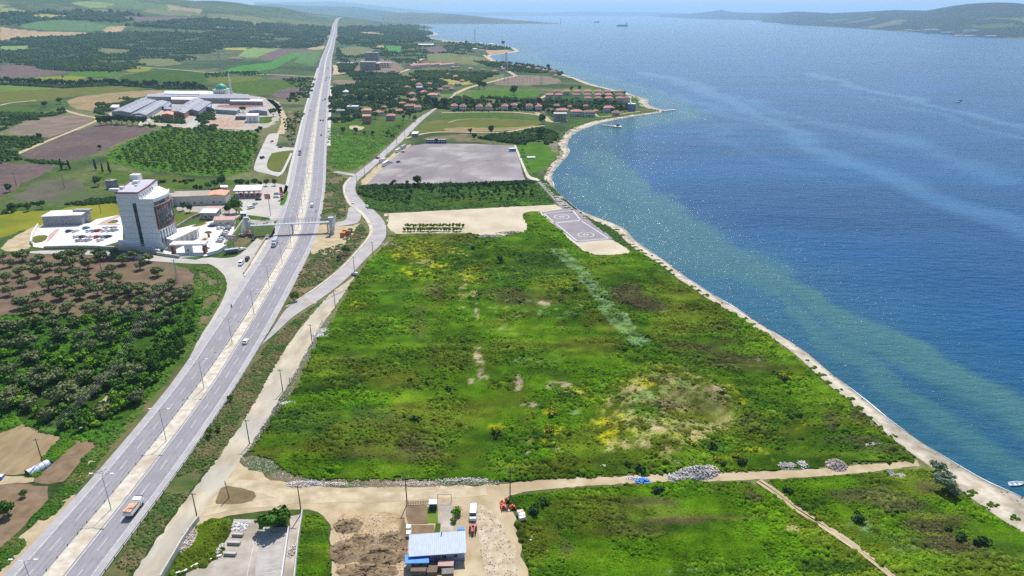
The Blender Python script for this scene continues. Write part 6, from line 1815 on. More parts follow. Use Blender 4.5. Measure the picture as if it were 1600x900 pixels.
for a, b_ in [(700, 118), (712, 122), (655, 135), (662, 147), (684, 150), (706, 141), (716, 134), (722, 128), (646, 128), (636, 138), (850, 112), (826, 108), (812, 104), (868, 120), (644, 150), (664, 158), (628, 164), (600, 170), (592, 179), (730, 121), (690, 126), (672, 133), (646, 160), (838, 166), (850, 169), (858, 175), (930, 176), (962, 180), (786, 110), (708, 107), (716, 106)]:
    o = at(cot, a, b_, rt.uniform(-.6, .6), 'tiny red-roofed house in the loose settlement along the far coast', 'tiny houses of the far settlement', False, s=rt.uniform(.8, 1.3))
at(house('blue_building', 9, 8, 3, 'flat', 'wallblue', 'roofwhite', 2, 3), 986.7, 173, 0, 'bright blue building at the seaward end of the estate')
at(house('blue_house', 10, 9, 2, 'gable', 'wallblue', 'roofgrey', 2, 3), 656, 142, 0, 'blue-walled house beside the far road')
at(house('family_house', 14, 11, 2, 'hip', 'wallwhite', 'rooforange', 2.5, 4, balc=True), 676, 154, 0, 'white house with an orange hipped roof behind the cottages')
at(house('long_house', 18, 9, 1, 'hip', 'wallwhite', 'roofred', 2.5, 5), 699, 138, .05, 'long low house with red roof above the far road')
at(house('white_house', 14, 10, 2, 'flat', 'wallwhite', 'roofwhite', 2, 4), 552, 173, 0, 'white flat-roofed house at the left of the cottage group')
at(house('family_house', 12, 9, 2, 'hip', 'wallwhite', 'rooforange', 2, 3), 573, 179, 0, 'house with an orange parapet above the tall brown house')
at(house('brick_house', 9, 8, 3, 'gable', 'wallbrick', 'rooforange', 1.6, 3), 574, 193, 0, 'tall narrow brick house with an orange roof in the meadow')
at(house('family_house', 10, 9, 2, 'hip', 'wallgrey', 'roofred', 2, 3), 611, 188, 0, 'grey house with a red roof standing in the meadow garden')
at(house('pink_house', 14, 10, 2, 'hip', 'wallbrick', 'roofred', 2.2, 4, balc=True), 641, 172, .1, 'pink two-storey house with stepped red roofs by the access road')
at(house('pink_house', 9, 9, 2, 'hip', 'wallwhite', 'roofred', 2.2, 3, balc=True), 653, 174, .1, 'narrow white and pink house next to the access road')
at(house('farm_shed', 10, 6, 1, 'gable', 'wallgrey', 'roofgrey', 1.2, 2), 533, 176, 0, 'grey shed at the edge of the motorway meadow')
at(house('tile_roofed_house', 16, 11, 2, 'hip', 'wallwhite', 'roofred', 3, 4), 864, 116, 0, 'large red-roofed seaside house at the far shore')
at(house('tile_roofed_house', 12, 9, 1, 'hip', 'wallwhite', 'roofred', 2.5, 3), 840, 109, 0, 'low red-roofed house left of the large far seaside house')
for j, (a, b_, aa) in enumerate([(655, 106, .9), (677, 104, .8), (697, 104, .8)]):
    if j == 0: rowh = house('row_house', 60, 11, 2, 'gable', 'wallwhite', 'roofred', 3, 12)
    at(rowh, a, b_, .95, f'long terrace of red-roofed houses on the far slope, {("left", "middle", "right")[j]} of three', 'long terraces on the far slope', j == 0, s=(1.1, .9, .9)[j])
at(house('warehouse', 46, 14, 1, 'flat', 'wallwhite', 'roofwhite', 2, 10), 541, 100, 0, 'long white flat-roofed building right of the motorway')
at(house('greenhouse', 60, 25, 1, 'gable', 'wallgrey', 'roofwhite', 3, 8), 666, 71, 0, 'pale long-roofed shed on the far slope')
at(house('farmhouse', 40, 12, 1, 'hip', 'wallwhite', 'roofred', 3, 6), 368, 93, 0, 'long farmhouse with a red roof left of the bright green field')
at(house('stone_hut', 6, 5, 2, 'flat', 'wallgrey', 'conc_old', 1, 2), 176, 294, -.2, 'small grey stone hut in the grass behind the hotel')
for a, b_, w_, lab in [(752, 69, 22, 'white building on the far point, left one'), (768, 70, 26, 'white building on the far point, right one'), (753, 80, 26, 'pinkish house at the far bay'), (742, 78, 18, 'small white house at the far bay'),
                       (540, 146, 8, 'tiny white hut in the thicket right of the motorway')]:
    at(house('shore_house', w_, 12, 1, 'hip', 'wallwhite', 'roofwhite' if 'pink' not in lab else 'roofred', 2.5, 3), a, b_, 0, lab)
for j, (a, b_, w_, h_) in enumerate([(1456, 50, 90, 2), (1480, 52, 60, 1), (1508, 56.5, 120, 1), (1516, 52, 70, 2), (1296, 43, 40, 1), (1420, 48, 40, 1), (1548, 57, 50, 1)]):
    # these stand on the eastern shore
    fx, fy = G(a, 62 if a > 1400 else 46, 0)
    d = ray(a, b_)
    best = None
    X_, Y_, Z_ = HV[..., 0].ravel(), HV[..., 1].ravel(), HV[..., 2].ravel()
    qx, qy, qz = proj(X_, Y_, Z_)
    kk = np.argmin((qx - a) ** 2 + (qy - b_) ** 2 + 1e-7 * np.hypot(X_, Y_))
    root = house('factory_hall', w_, 45, h_ * 3, 'flat', 'white', 'roofwhite', 3, 4, chim=False)
    root.location = (X_[kk], Y_[kk], Z_[kk] - 2)
    root['label'] = f'white factory hall across the strait, {ORD[j]} of those on the far shore' if False else ['tall white hall across the strait, left one of the pair on the slope', 'small white hall beside the tall one across the strait', 'longest white hall by the water across the strait', 'white hall just above the longest one across the strait', 'lone pale hall on the low cape across the strait', 'small hall left of the white halls across the strait', 'rightmost pale hall on the shore across the strait'][j]
    root['group'] = 'halls across the strait'

# unfinished holiday complex
def framework(name, w_, d_, fl, bays, wm, label, px, py, rz=0.0, fh=3.6, solid=True):
    root = empty(name, (0, 0, 0), 0, label, 'building')
    for f in range(fl + 1):
        MB().box((0, 0, f * fh + .15), (w_ + .6, d_ + .6, .35)).build('floor_slab', M['concrete'], root)
    if solid: MB().box((0, 0, fl * fh / 2), (w_ - 1.5, d_ - 1.5, fl * fh - .4)).build('wall', M[wm], root)
    for i in range(bays + 1):
        for s in (-1, 1):
            MB().box((-w_ / 2 + w_ * i / bays, s * d_ / 2, fl * fh / 2), (.6, .6, fl * fh - .36)).build('column', M['concrete'], root)
    facade_windows(root, (-w_ / 2 + 1, -d_ / 2 + .75), (w_ / 2 - 1, -d_ / 2 + .75), 0, fl, bays, fl=fh, ww=w_ / bays * .45, wh=1.8, gl='glass')
    at(root, px, py, rz)
    return root


framework('unfinished_tower', 36, 20, 6, 5, 'wallgrey', 'grey unfinished tower block with a white roof slab, rear of the complex', 582, 95, 0)
framework('unfinished_block', 34, 22, 5, 5, 'wallgrey', 'dark grey unfinished block at the front left of the complex', 576, 109.5, 0)
framework('unfinished_block', 16, 24, 4, 3, 'wallbrick', 'narrow red-brick unfinished block in the middle of the complex', 589.5, 109, 0)
framework('unfinished_block', 34, 20, 3, 4, 'concrete', 'open concrete frame at the right of the unfinished complex', 601, 105, 0, solid=False)
framework('unfinished_house', 15, 12, 3, 4, 'wallgrey', 'unfinished grey concrete house with open floors near the beach', 875, 189, 0, fh=3.0, solid=True)


# sheds from the four roof corners
def shed(name, P4, h, rm, wm, label, roof='mono', rh=2.0, group=None, cat='shed', ribs=0, doors=0):
    W = [Vector(G(a, b_, h)) for a, b_ in P4]       # front-left, front-right, back-right, back-left
    c = sum(W, Vector((0, 0))) / 4
    u = ((W[1] - W[0]) + (W[2] - W[3])) / 2; v = ((W[3] - W[0]) + (W[2] - W[1])) / 2
    root = empty(name, (c.x, c.y, 0), 0, label, cat, group)
    P = [-(u + v) / 2, (u - v) / 2, (u + v) / 2, (v - u) / 2]
    if (P[1] - P[0]).cross(P[3] - P[0]) < 0: P = P[::-1]
    poly = [(p.x, p.y) for p in P]
    MB().prism(poly, -.1, h).build('wall', M[wm], root)
    un = u.normalized(); vn_ = v.normalized()
    e = [P[0] - un * .4 - vn_ * .4, P[1] + un * .4 - vn_ * .4, P[2] + un * .4 + vn_ * .4, P[3] - un * .4 + vn_ * .4]
    mb = MB()
    if roof == 'gable':
        if u.length > v.length: m1, m2 = (e[0] + e[3]) / 2, (e[1] + e[2]) / 2; fs = [(0, 1, 5, 4), (2, 3, 4, 5), (0, 4, 3), (1, 2, 5), (3, 2, 1, 0)]
        else: m1, m2 = (e[0] + e[1]) / 2, (e[3] + e[2]) / 2; fs = [(0, 4, 5, 3), (4, 1, 2, 5), (0, 1, 4), (2, 3, 5), (3, 2, 1, 0)]
        mb.add([(q.x, q.y, h + .02) for q in e] + [(m1.x, m1.y, h + rh), (m2.x, m2.y, h + rh)], fs)
    else:
        mb.prism([(q.x, q.y) for q in e], h + .02, h + .35)
    ro = mb.build('roof', M[rm], root)
    if ribs:
        for i in range(ribs):
            t = (i + .5) / ribs
            q = P[0] + u * t * .9 + (v * .5 if u.length > v.length else u * 0)
            if u.length <= v.length: q = P[0] + v * t + u * .5
            MB().box((q.x, q.y, h + (rh if roof == 'gable' else .6)), (1.4, 1.4, .8)).build('roof_vent', M['wallgrey'], ro)
    A, B = P[0], P[1]
    n = max(2, min(14, int(u.length / 5)))
    facade_windows(root, tuple(A), tuple(B), 0, max(1, int(h // 3.2)), n, ww=min(2.2, u.length / n * .5), wh=1.4)
    if doors:
        for i in range(doors):
            q = A + (B - A) * ((i + .5) / doors) - vn_ * .05
            MB().box((q.x, q.y, 1.4), (2.6, .12, 2.8), math.atan2(u.y, u.x)).build('door', M['dkmetal'], root)
    return root


SH = [
    ('warehouse', [(257, 146.5), (332, 147.5), (332, 143), (257, 142)], 7, 'roofwhite', 'wallgrey', 'longest thin white-roofed hall at the back of the workshop estate'),
    ('warehouse', [(230, 151), (310, 152.5), (310, 148), (231, 147)], 6, 'roofgrey', 'wallgrey', 'long grey-roofed hall, second from the back of the estate'),
    ('warehouse', [(311, 153.5), (390, 154), (388, 147.5), (311, 147.5)], 7, 'roofgrey', 'wallgrey', 'long dark-fronted hall in front of the mosque'),
    ('warehouse', [(268, 155.5), (309, 156), (309, 151.5), (268, 151)], 6, 'roofwhite', 'wallgrey', 'short white-roofed hall between the two long ones'),
    ('workshop', [(174, 173), (204, 177), (244, 155.5), (218, 156)], 6, 'roofgrey', 'wallgrey', 'broad grey workshop with roof vents at the left of the estate'),
    ('workshop', [(207, 178), (228, 179.5), (264, 159), (244, 157.5)], 5.5, 'roofgrey', 'wallgrey', 'grey workshop right beside the broad one'),
    ('workshop', [(268, 173.5), (289, 177.5), (318, 156), (303, 154)], 6.5, 'roofgrey', 'wallbrick', 'long workshop with a brick front in the middle of the estate'),
    ('workshop', [(291, 172), (311, 173.5), (330, 159.5), (313, 158)], 6, 'roofgrey', 'wallgrey', 'dark workshop to the right of the brick-fronted one'),
    ('workshop', [(336, 171), (370, 173.5), (374, 170), (341, 168)], 5, 'roofgrey', 'wallgrey', 'low grey shed left of the green tree in the scrap yard'),
    ('workshop', [(360, 158.5), (410, 158.5), (410, 156), (360, 155.5)], 5, 'roofwhite', 'wallgrey', 'low long shed behind the red scrap'),
    ('workshop', [(388, 173), (418, 174), (416, 169), (390, 168.5)], 5, 'roofgrey', 'wallgrey', 'grey-brown shed left of the broad tree'),
    ('white_hall', [(384, 181), (403, 181), (404, 177.5), (386, 177.5)], 8, 'roofwhite', 'white', 'white box-shaped hall in front of the scrap yard'),
    ('open_shed', [(368, 182), (383, 182), (384, 179), (369, 179)], 4, 'roofgrey', 'dkmetal', 'low dark open shed left of the white hall'),
    ('estate_house', [(252, 179), (270, 179.5), (271, 175.5), (254, 175)], 7, 'rooforange', 'wallbrick', 'house with an orange roof at the front of the workshops'),
    ('workshop', [(212, 181), (226, 182), (230, 176), (218, 175)], 4, 'roofwhite', 'wallgrey', 'small white-roofed lean-to in front of the grey workshops'),
    ('workshop', [(256, 170), (266, 170.5), (268, 168), (258, 167.5)], 4, 'roofgrey', 'wallgrey', 'small blue-grey shed beside the brick-fronted workshop'),
    ('workshop', [(250, 166.5), (262, 167), (268, 162), (256, 161)], 4.5, 'roofgrey', 'wallblue', 'bluish shed in the lane between the workshops'),
    ('workshop', [(314, 167), (328, 167.5), (330, 163.5), (316, 163)], 4.5, 'roofgrey', 'wallblue', 'bluish shed at the right of the dark workshop'),
    ('workshop', [(172, 168), (184, 168), (186, 164), (176, 164)], 4, 'roofwhite', 'wallwhite', 'small white hut at the left edge of the estate'),
]
for i, (nm, P4, h, rm, wm, lab) in enumerate(SH):
    shed(nm, P4, h, rm, wm, lab, roof='gable' if i in (4, 5, 6, 7, 10, 13) else 'mono', ribs=8 if i == 4 else (5 if i == 6 else 0), rh=1.6, group='sheds of the workshop estate')

# mosque
mq = empty('mosque', (*G(347, 147), 0), 0, 'small mosque with a green dome and one minaret behind the long halls', 'mosque')
MB().box((0, 0, 4), (20, 18, 8)).build('wall', M['white'], mq)
MB().lathe((0, 0, 8), [(8.6, 0), (8.6, 1.2), (8.2, 3), (6.8, 5.2), (4.4, 7), (1.6, 8), (.15, 8.3), (.1, 10)], 20).build('dome', mat('green_dome', (.05, .34, .22), (.06, .40, .27), .6, .5), mq, smooth=True)
mn = MB().lathe((15, 0, 0), [(1.9, 0), (1.9, 4), (1.3, 5), (1.25, 20), (2.0, 20.6), (2.0, 21.6), (1.1, 21.7), (1.05, 28), (.1, 34)], 14).build('minaret', M['white'], mq)
facade_windows(mq, (-10, -9), (10, -9), 1, 1, 5, ww=1.5, wh=3)

# red-tiled long house by the fuel station
shed('long_building', [(269, 308), (325, 306), (329, 298), (274, 300)], 6, 'conc_old', 'wallwhite', 'long whitewashed building with a flat grey roof behind the hotel', cat='building')
shed('long_building', [(326, 305.5), (349, 305), (361, 297.5), (329, 298)], 6.2, 'rooforange', 'wallwhite', 'right end of the whitewashed row, with an orange roof', roof='gable', rh=.8, cat='building')
shed('annexe', [(259, 312), (270, 311), (272, 303), (262, 302)], 5, 'roofgrey', 'wallwhite', 'bluish-roofed annexe at the left end of the white row', cat='building')
shed('white_shed', [(345, 293), (355, 293), (355, 290), (345, 290)], 3, 'roofwhite', 'wallwhite', 'little white shed behind the dark tree at the fuel station')
W_ = [Vector(G(a, b_, 5.2)) for a, b_ in [(364, 299), (408, 298), (411, 289.5), (369, 290)]]
c_ = sum(W_, Vector((0, 0))) / 4
can = empty('fuel_canopy', (c_.x, c_.y, 0), 0, 'wide white flat canopy of the fuel station with a red edge', 'canopy')
Q_ = [(p.x - c_.x, p.y - c_.y) for p in W_]
MB().prism(Q_, 5.2, 5.6).build('roof', M['roofwhite'], can)
MB().prism([(x * 1.004, y * 1.004) for x, y in Q_], 4.7, 5.19).build('fascia', M['red'], can)
for x in (-.6, -.2, .2, .6):
    for y in (-.45, .45): MB().box(((Q_[1][0] - Q_[0][0]) / 2 * x, (Q_[3][1] - Q_[0][1]) / 2 * y, 2.3), (.5, .5, 4.75)).build('post', M['white'], can)
for x in (-6, 6): MB().box((x, 0, .9), (1.2, .7, 1.8)).build('fuel_pump', M['red'], can)
shed('kiosk', [(312, 333), (338, 333), (341, 327), (320, 327)], 4, 'roofwhite', 'wallgrey', 'white-roofed kiosk behind the car park, left of the pink roof')
shed('pink_canopy', [(332, 345), (367, 344), (366, 339), (338, 339)], 3.4, 'redpave', 'wallwhite', 'low building with a reddish terrace roof above the car park')
shed('booth', [(376, 334), (384, 334), (384, 331), (377, 331)], 3.5, 'roofwhite', 'dkmetal', 'small dark booth with a white roof at the footbridge')
shed('container_stall', [(325, 327), (345, 327), (345, 323), (325, 323)], 2.8, 'redpave', 'wallwhite', 'stall with a reddish roof behind the white-roofed kiosk')

# ------------------------------------------------------------ annex building left
A_, B_ = Vector(G(68, 352)), Vector(G(131, 350))
ann = shed('annex_building', [(66, 339), (125, 336), (141, 328), (80, 330)], 6.0, 'roofwhite', 'wallgrey', 'low grey building with a white roof left of the hotel car park', cat='building')
MB().box((8, 4, 6.9), (10, 4, 1.2)).build('roof_plant', M['wallgrey'], ann)

# ------------------------------------------------------------ the hotel tower
ht = empty('hotel_tower', (-200, 354, 0), 0, 'white ten-storey hotel tower with a curved glass side and dark window strip', 'hotel')
O_ = Vector((-200, 354))
low = [(-210, 354), (-190.7, 354)] + [(-190.7 + 2.6 * math.sin(math.pi * t) - 2.3 * t, 354 + 23 * t) for t in np.linspace(.08, 1, 10)] + [(-203.5, 387), (-217, 386)]
low = [(p[0] + 200, p[1] - 354) for p in low]
MB().prism(low, -.2, 27.4).build('wall', M['panel'], ht)
up_ = [(-210, 354), (-198, 354)] + [(-198 + .9 * math.sin(math.pi * t) - 6.0 * t, 354 + 33 * t) for t in np.linspace(.1, 1, 10)] + [(-217, 386)]
up_ = [(p[0] + 200, p[1] - 354) for p in up_]
MB().prism(up_, 27.41, 31.2).build('upper_storey', M['panel'], ht)
cen = Vector((sum(p[0] for p in up_) / len(up_), sum(p[1] for p in up_) / len(up_)))


def loopwall(name, pts, z0, z1, th, m, root, closed=True):
    mb = MB(); n = len(pts)
    for i in range(n if closed else n - 1):
        a, b_ = Vector(pts[i]), Vector(pts[(i + 1) % n]); d = (b_ - a); l = d.length; d.normalize(); nn = Vector((d.y, -d.x))
        a2 = a - d * th * .45; b2 = b_ + d * th * .45
        mb.prism([tuple(a2 - nn * th / 2), tuple(b2 - nn * th / 2), tuple(b2 + nn * th / 2), tuple(a2 + nn * th / 2)], z0, z1 + (i % 2) * .004)
    return mb.build(name, m, root)


rf = MB().prism([(cen.x + (p[0] - cen.x) * .985, cen.y + (p[1] - cen.y) * .985) for p in up_], 31.21, 31.5).build('roof', mat('grey_membrane', (.42, .40, .46), (.48, .46, .52), .3), ht)
loopwall('roof_trim', up_, 31.3, 32.0, .5, M['brown'], rf)
loopwall('parapet', low[:12], 27.42, 28.3, .4, M['whitep'], ht, closed=False)
MB().prism([(p[0] * .97 + (.03 * -6), p[1] * .97 + .4) for p in low], 27.43, 27.55).build('lower_roof', M['roofwhite'], ht)
for (x, y, a, b_, c) in ((-13, 5, 5, 2, 1.2), (-11, 9, 2, 2, 1.5), (-10, 22, 3, 3, 1.6), (-14, 30, 5, 4, 3.4), (-7, 16, 1.4, 1.4, .8)):
    MB().box((x, y, 31.5 + c / 2), (a, b_, c)).build('roof_plant', M['white'], rf)
# panel joints, front strip window
jb = MB()
for i in range(1, 9): jb.box((-.35, -.02, i * 3.1), (19.0, .06, .07))
jb.build('panel_joint', M['wallgrey'], ht)
window(ht, (-1.2, 0, 14.5), 1.9, 23, (1, 0, 0), (0, -1, 0), 'strip_window', 'dkmetal', 'glass')
window(ht, (-1.2, 0, 1.5), 1.9, 2.6, (1, 0, 0), (0, -1, 0), 'window', 'whitep', 'glass')
side = [Vector(p) for p in low[1:12]]
gb = MB()


def sidewall(z0, z1, off, t0=0, t1=1, name='curtain_wall', m='glass2', mull=0):
    pts = side
    n = len(pts); mb = MB()
    i0, i1 = int(t0 * (n - 1)), int(t1 * (n - 1))
    for i in range(i0, i1):
        a, b_ = pts[i], pts[i + 1]; d = (b_ - a).normalized(); nn = Vector((d.y, -d.x))
        mb.prism([tuple(a - nn * .05), tuple(b_ - nn * .05), tuple(b_ + nn * off), tuple(a + nn * off)], z0, z1)
    return mb.build(name, M[m], ht)


sidewall(12.2, 23.2, .22)
fr = sidewall(11.4, 12.2, .55, name='lower_frame', m='brown'); sidewall(23.2, 24.0, .55, name='upper_frame', m='brown')
sidewall(24.6, 26.4, .12, .05, .95, name='top_window_band', m='glass')
MB().box((9.5, -.1, 17.7), (.9, .5, 12.6)).build('corner_frame', M['brown'], ht)
for i in range(1, len(side)):
    p = side[i]; d = (side[i] - side[i - 1]).normalized(); nn = Vector((d.y, -d.x)); q = (side[i] + side[i - 1]) / 2 + nn * .05
    window(ht, (q.x, q.y, 7.0), 1.0, 7.6, (d.x, d.y, 0), (nn.x, nn.y, 0), 'tall_window', 'whitep', 'glass')
# glazing bars on the curtain wall
gb = MB()
for i in range(0, len(side)):
    p = side[i]; gb.box((p.x + .28, p.y, 17.7), (.1, .1, 11))
for z in (14.4, 16.6, 18.8, 21): 
    for i in range(len(side) - 1):
        a, b_ = side[i], side[i + 1]; d = (b_ - a).normalized(); nn = Vector((d.y, -d.x)) * .27
        gb.tube([(a.x + nn.x, a.y + nn.y, z), (b_.x + nn.x, b_.y + nn.y, z)], .05, 4)
gb.build('glazing_bars', M['dkmetal'], ht)
for f in range(1):
    n = 6
    for i in range(n):
        t = (i + .5) / n; a = Vector(up_[1]).lerp(Vector(up_[8]), t * .9); d = (Vector(up_[8]) - Vector(up_[1])).normalized(); nn = Vector((d.y, -d.x))
        k_ = min(range(len(up_)), key=lambda q: abs(up_[q][1] - a.y) if q < 12 else 99)
        window(ht, (a.x + nn.x * .75, a.y + nn.y * .75, 29.4), 2.0, 1.8, (d.x, d.y, 0), (nn.x, nn.y, 0), 'window', 'whitep', 'glass')
# podium, entrance canopy
pd = empty('hotel_podium', (-188, 366, 0), 0, 'white single-storey podium with columns along the right foot of the hotel', 'building')
MB().prism([(-1.2, -9.5), (2.5, -11), (7, 10), (2, 12)], 0, 5.2).build('wall', M['wallwhite'], pd)
MB().prism([(-1.2, -9.8), (4, -13), (9, 11), (2, 12.3)], 5.21, 5.8).build('roof', M['roofwhite'], pd)
for i in range(6): MB().box((3.6 + i * .85, -11.5 + i * 4.2, 2.6), (.5, .5, 5.2)).build('column', M['white'], pd)
gt = empty('gate_canopy', (*G(297, 396), 0), math.radians(3), 'white flat-roofed entrance gate with brown pillars in front of the hotel', 'gate')
MB().box((0, 1, 5.4), (18.5, 6, .9)).build('roof', M['white'], gt)
for x in (-8.3, 8.3):
    MB().box((x, 0, 2.45), (1.2, 3.2, 4.9)).build('pillar', M['brown'], gt)
MB().box((-.3, 0, 2.45), (3.4, 2.6, 4.9)).build('gatehouse', M['white'], gt)
window(gt, (-.3, -1.3, 2.2), 1.4, 1.4, (1, 0, 0), (0, -1, 0))


# retaining walls
def wall(name, pts, h, th, m, label, cat='wall', world=False, cap=None):
    P = [Vector(G(*p)) for p in pts] if not world else [Vector(p) for p in pts]
    mb = MB()
    for i in range(len(P) - 1):
        a, b_ = P[i], P[i + 1]; d = (b_ - a).normalized(); nn = Vector((d.y, -d.x)) * th / 2
        a = a - d * th * .3; b_ = b_ + d * th * .3
        mb.prism([tuple(a - nn), tuple(a + nn), tuple(b_ + nn), tuple(b_ - nn)], -.1, h + (i % 2) * .01)
    o = mb.build(name, M[m])
    return tag(o, label, cat)


wall('retaining_wall', [(70, 389), (118, 387.5), (150, 388), (186, 390)], 1.6, .8, 'concrete', 'long concrete retaining wall below the hotel car park')
wall('retaining_wall', [(186, 391), (215, 393), (246, 397)], 2.6, 1.0, 'concrete', 'tall retaining wall below the hotel tower, in its shade')
wall('retaining_wall', [(246, 398.5), (262, 401), (280, 403.5)], 1.6, .8, 'concrete', 'retaining wall between tower and entrance gate')
wall('terrace_wall', [(188, 385), (224, 386), (229, 381)], 3.6, 1.2, 'panel', 'upper terrace wall at the foot of the hotel tower')
wall('terrace_wall', [(214, 389), (238, 391), (250, 396)], 2.0, 1.0, 'panel', 'lower terrace wall right of the upper one, under the hotel')
wall('boundary_wall', [(325, 400), (340, 396), (354, 388)], 2.0, .8, 'panel', 'curved low wall right of the entrance gate')
wall('boundary_wall', [(277, 356), (300, 342), (320, 334), (330, 331)], 1.6, .6, 'conc_old', 'long garden wall running up from the hotel to the kiosk')
wall('boundary_wall', [(352, 382), (368, 362), (382, 342)], 1.0, .5, 'concrete', 'low kerb wall on the right side of the hotel car park')
wall('boundary_wall', [(383, 360), (391, 346), (383, 337)], 1.4, .5, 'concrete', 'grey wall beside the footbridge stair')
wall('boundary_wall', [(49, 381), (51, 368), (60, 354)], 1.8, .6, 'white', 'white wall at the left end of the hotel grounds')
wall('median_wall', [(381, 428), (390, 414), (404, 390), (417, 370)], .9, .6, 'conc_old', 'low weathered wall between service road and motorway')
wall('yard_wall', [(252, 907), (262, 890), (285, 850), (300, 828), (311, 814)], 1.6, .35, 'concrete', 'grey wall along the dirt road beside the concrete yard')
wall('yard_wall', [(473, 804), (466, 850), (461, 905), (455, 960)], 1.6, .3, 'concrete', 'thin grey wall between concrete yard and green wedge')
wall('yard_wall', [(452, 826), (447, 862), (441, 905), (430, 970)], 1.2, .3, 'metal', 'light metal edge wall of the marked concrete slab')
wall('yard_kerb', [(275, 897), (290, 893), (312, 881), (346, 869)], .5, .5, 'white', 'broken pale kerb in front of the concrete yard')

# ------------------------------------------------------------ footbridge over the motorway
fb = empty('footbridge', (*G(455, 366), 0), 0, 'grey steel pedestrian bridge with glass railings across the motorway', 'footbridge')
L0 = Vector(G(391, 352, 6.3)); L1_ = Vector(G(520, 346, 6.3)); O_ = Vector(G(455, 366))
d = (L1_ - L0); Lb = d.length; d.normalize(); nn = Vector((-d.y, d.x))


def q_(t, o, z): p = L0 + d * t * Lb + nn * o - O_; return (p.x, p.y, z)


ang = math.atan2(d.y, d.x)
m_ = q_(.5, 0, 0)
MB().box((m_[0], m_[1], 6.1), (Lb, 3.0, .4), ang).build('deck', M['metal'], fb)
for s in (-1.45, 1.45):
    rl = MB(); rl.tube([q_(0, s, 7.7), q_(1, s, 7.7)], .09, 6); rl.tube([q_(0, s, 9.0), q_(1, s, 9.0)], .08, 6)
    for i in range(25): rl.tube([q_(i / 24, s, 6.4), q_(i / 24, s, 9.0)], .05, 4)
    rl.build('railing', M['metal'], fb)
for t, yy in ((.02, 0), (.50, 0), (.93, 0)):
    pb = MB(); c = q_(t, 0, 0); pb.tube([(c[0], c[1], 0), (c[0], c[1], 5.75)], .45, 10); pb.box((c[0], c[1], 5.5), (1.6, 3.0, .5), ang); pb.build('pillar', M['metal'], fb)


def lift(px, py, label, w_=2.2):
    r = empty('lift_tower', (*G(px, py), 0), ang, label, 'lift tower')
    for sx_ in (-1, 1):
        for sy_ in (-1, 1): MB().box((sx_ * w_ / 2, sy_ * w_ / 2, 5), (.18, .18, 10)).build('post', M['metal'], r)
    MB().box((0, 0, 10.1), (w_ + .6, w_ + .6, .35)).build('roof', M['metal'], r)
    MB().box((0, 0, 5), (w_ - .7, w_ - .7, 9.0)).build('glazed_shaft', mat('shaft_glass', (.38, .44, .48), (.5, .56, .6), .6, .15, spec=.8), r)
    MB().box((0, 0, 1.0), (w_ + .1, w_ + .1, 2)).build('base', M['concrete'], r)
    return r


lift(388, 366, 'glazed lift tower at the hotel end of the footbridge')
lift(519, 366, 'glazed lift tower at the field end of the footbridge')


def stairs(px, py, rz, label):
    r = empty('stair_tower', (*G(px, py), 0), rz, label, 'staircase')
    sb_ = MB()
    for i in range(18): sb_.box((0, -5.4 + i * .6, (i + .5) * .34), (1.8, .62, .12))
    sb_.build('steps', M['metal'], r)
    for s in (-1, 1):
        tb = MB(); tb.tube([(s, -5.6, 1.1), (s, 5.2, 7.3)], .06, 5); tb.tube([(s, -5.6, 0.1), (s, 5.2, 6.2)], .1, 5)
        for i in range(7): tb.tube([(s, -5.4 + i * 1.75, .2 + i * 1.0), (s, -5.4 + i * 1.75, 1.2 + i * 1.0)], .04, 4)
        tb.build('handrail', M['metal'], r)
    return r


stairs(522, 356, 0.1, 'steel staircase rising to the field end of the footbridge')
stairs(383, 358, 0.1, 'steel staircase rising to the hotel end of the footbridge')

# ------------------------------------------------------------ signs
sg = empty('fuel_sign', (*G(423, 337), 0), 0, 'tall red square fuel station sign reading PO on a single post', 'sign')
MB().tube([(0, 0, 0), (0, 0, 11)], .22, 8).build('post', M['metal'], sg)
MB().box((-.5, 0, 12.4), (3.4, .5, 3.3)).build('board', M['red'], sg)


def text(body, size, loc, rot, m, parent, name='lettering', ext=.02):
    cu = bpy.data.curves.new(name, 'FONT'); cu.body = body; cu.size = size; cu.extrude = ext; cu.align_x = 'CENTER'; cu.align_y = 'CENTER'
    ob = bpy.data.objects.new(name, cu); col.objects.link(ob)
    dg = bpy.context.evaluated_depsgraph_get()
    me = bpy.data.meshes.new_from_object(ob.evaluated_get(dg)); bpy.data.objects.remove(ob)
    o = bpy.data.objects.new(name, me); col.objects.link(o); me.materials.clear(); me.materials.append(m)
    o.location = loc; o.rotation_euler = rot; o.parent = parent
    KIDS.setdefault(parent.name, []).append(o)
    return o


text('PO', 1.9, (-.5, -.28, 12.5), (math.pi / 2, 0, 0), M['whitep'], sg)
MB().box((-.5, -.27, 11.2), (2.4, .06, .3)).build('stripe', M['whitep'], sg)
s2 = empty('price_pylon', (*G(441, 312), 0), 0, 'slim red and white fuel price pylon beside the motorway', 'sign')
MB().box((0, 0, 3.4), (2.2, .5, 6.8)).build('panel', M['red'], s2)
for z in (1.6, 3.0, 4.4): MB().box((0, -.27, z), (1.7, .06, .7)).build('price_row', M['whitep'], s2)
MB().box((0, 0, 7.9), (1.8, .5, 2.0)).build('header', M['blackp'], s2)
s3 = empty('billboard', (*G(366, 388), 0), math.radians(-10), 'reddish two-sided billboard on a stout post beside the service road', 'billboard')
MB().tube([(0, 0, 0), (0, 0, 5)], .5, 8).build('post', M['concrete'], s3)
MB().box((-1.2, 0, 6.2), (6, .8, 2.6)).build('board', mat('faded_poster', (.45, .25, .25), (.5, .42, .42), .6), s3)
MB().box((-1.2, -.42, 6.2), (5, .05, .5)).build('stripe', M['whitep'], s3)
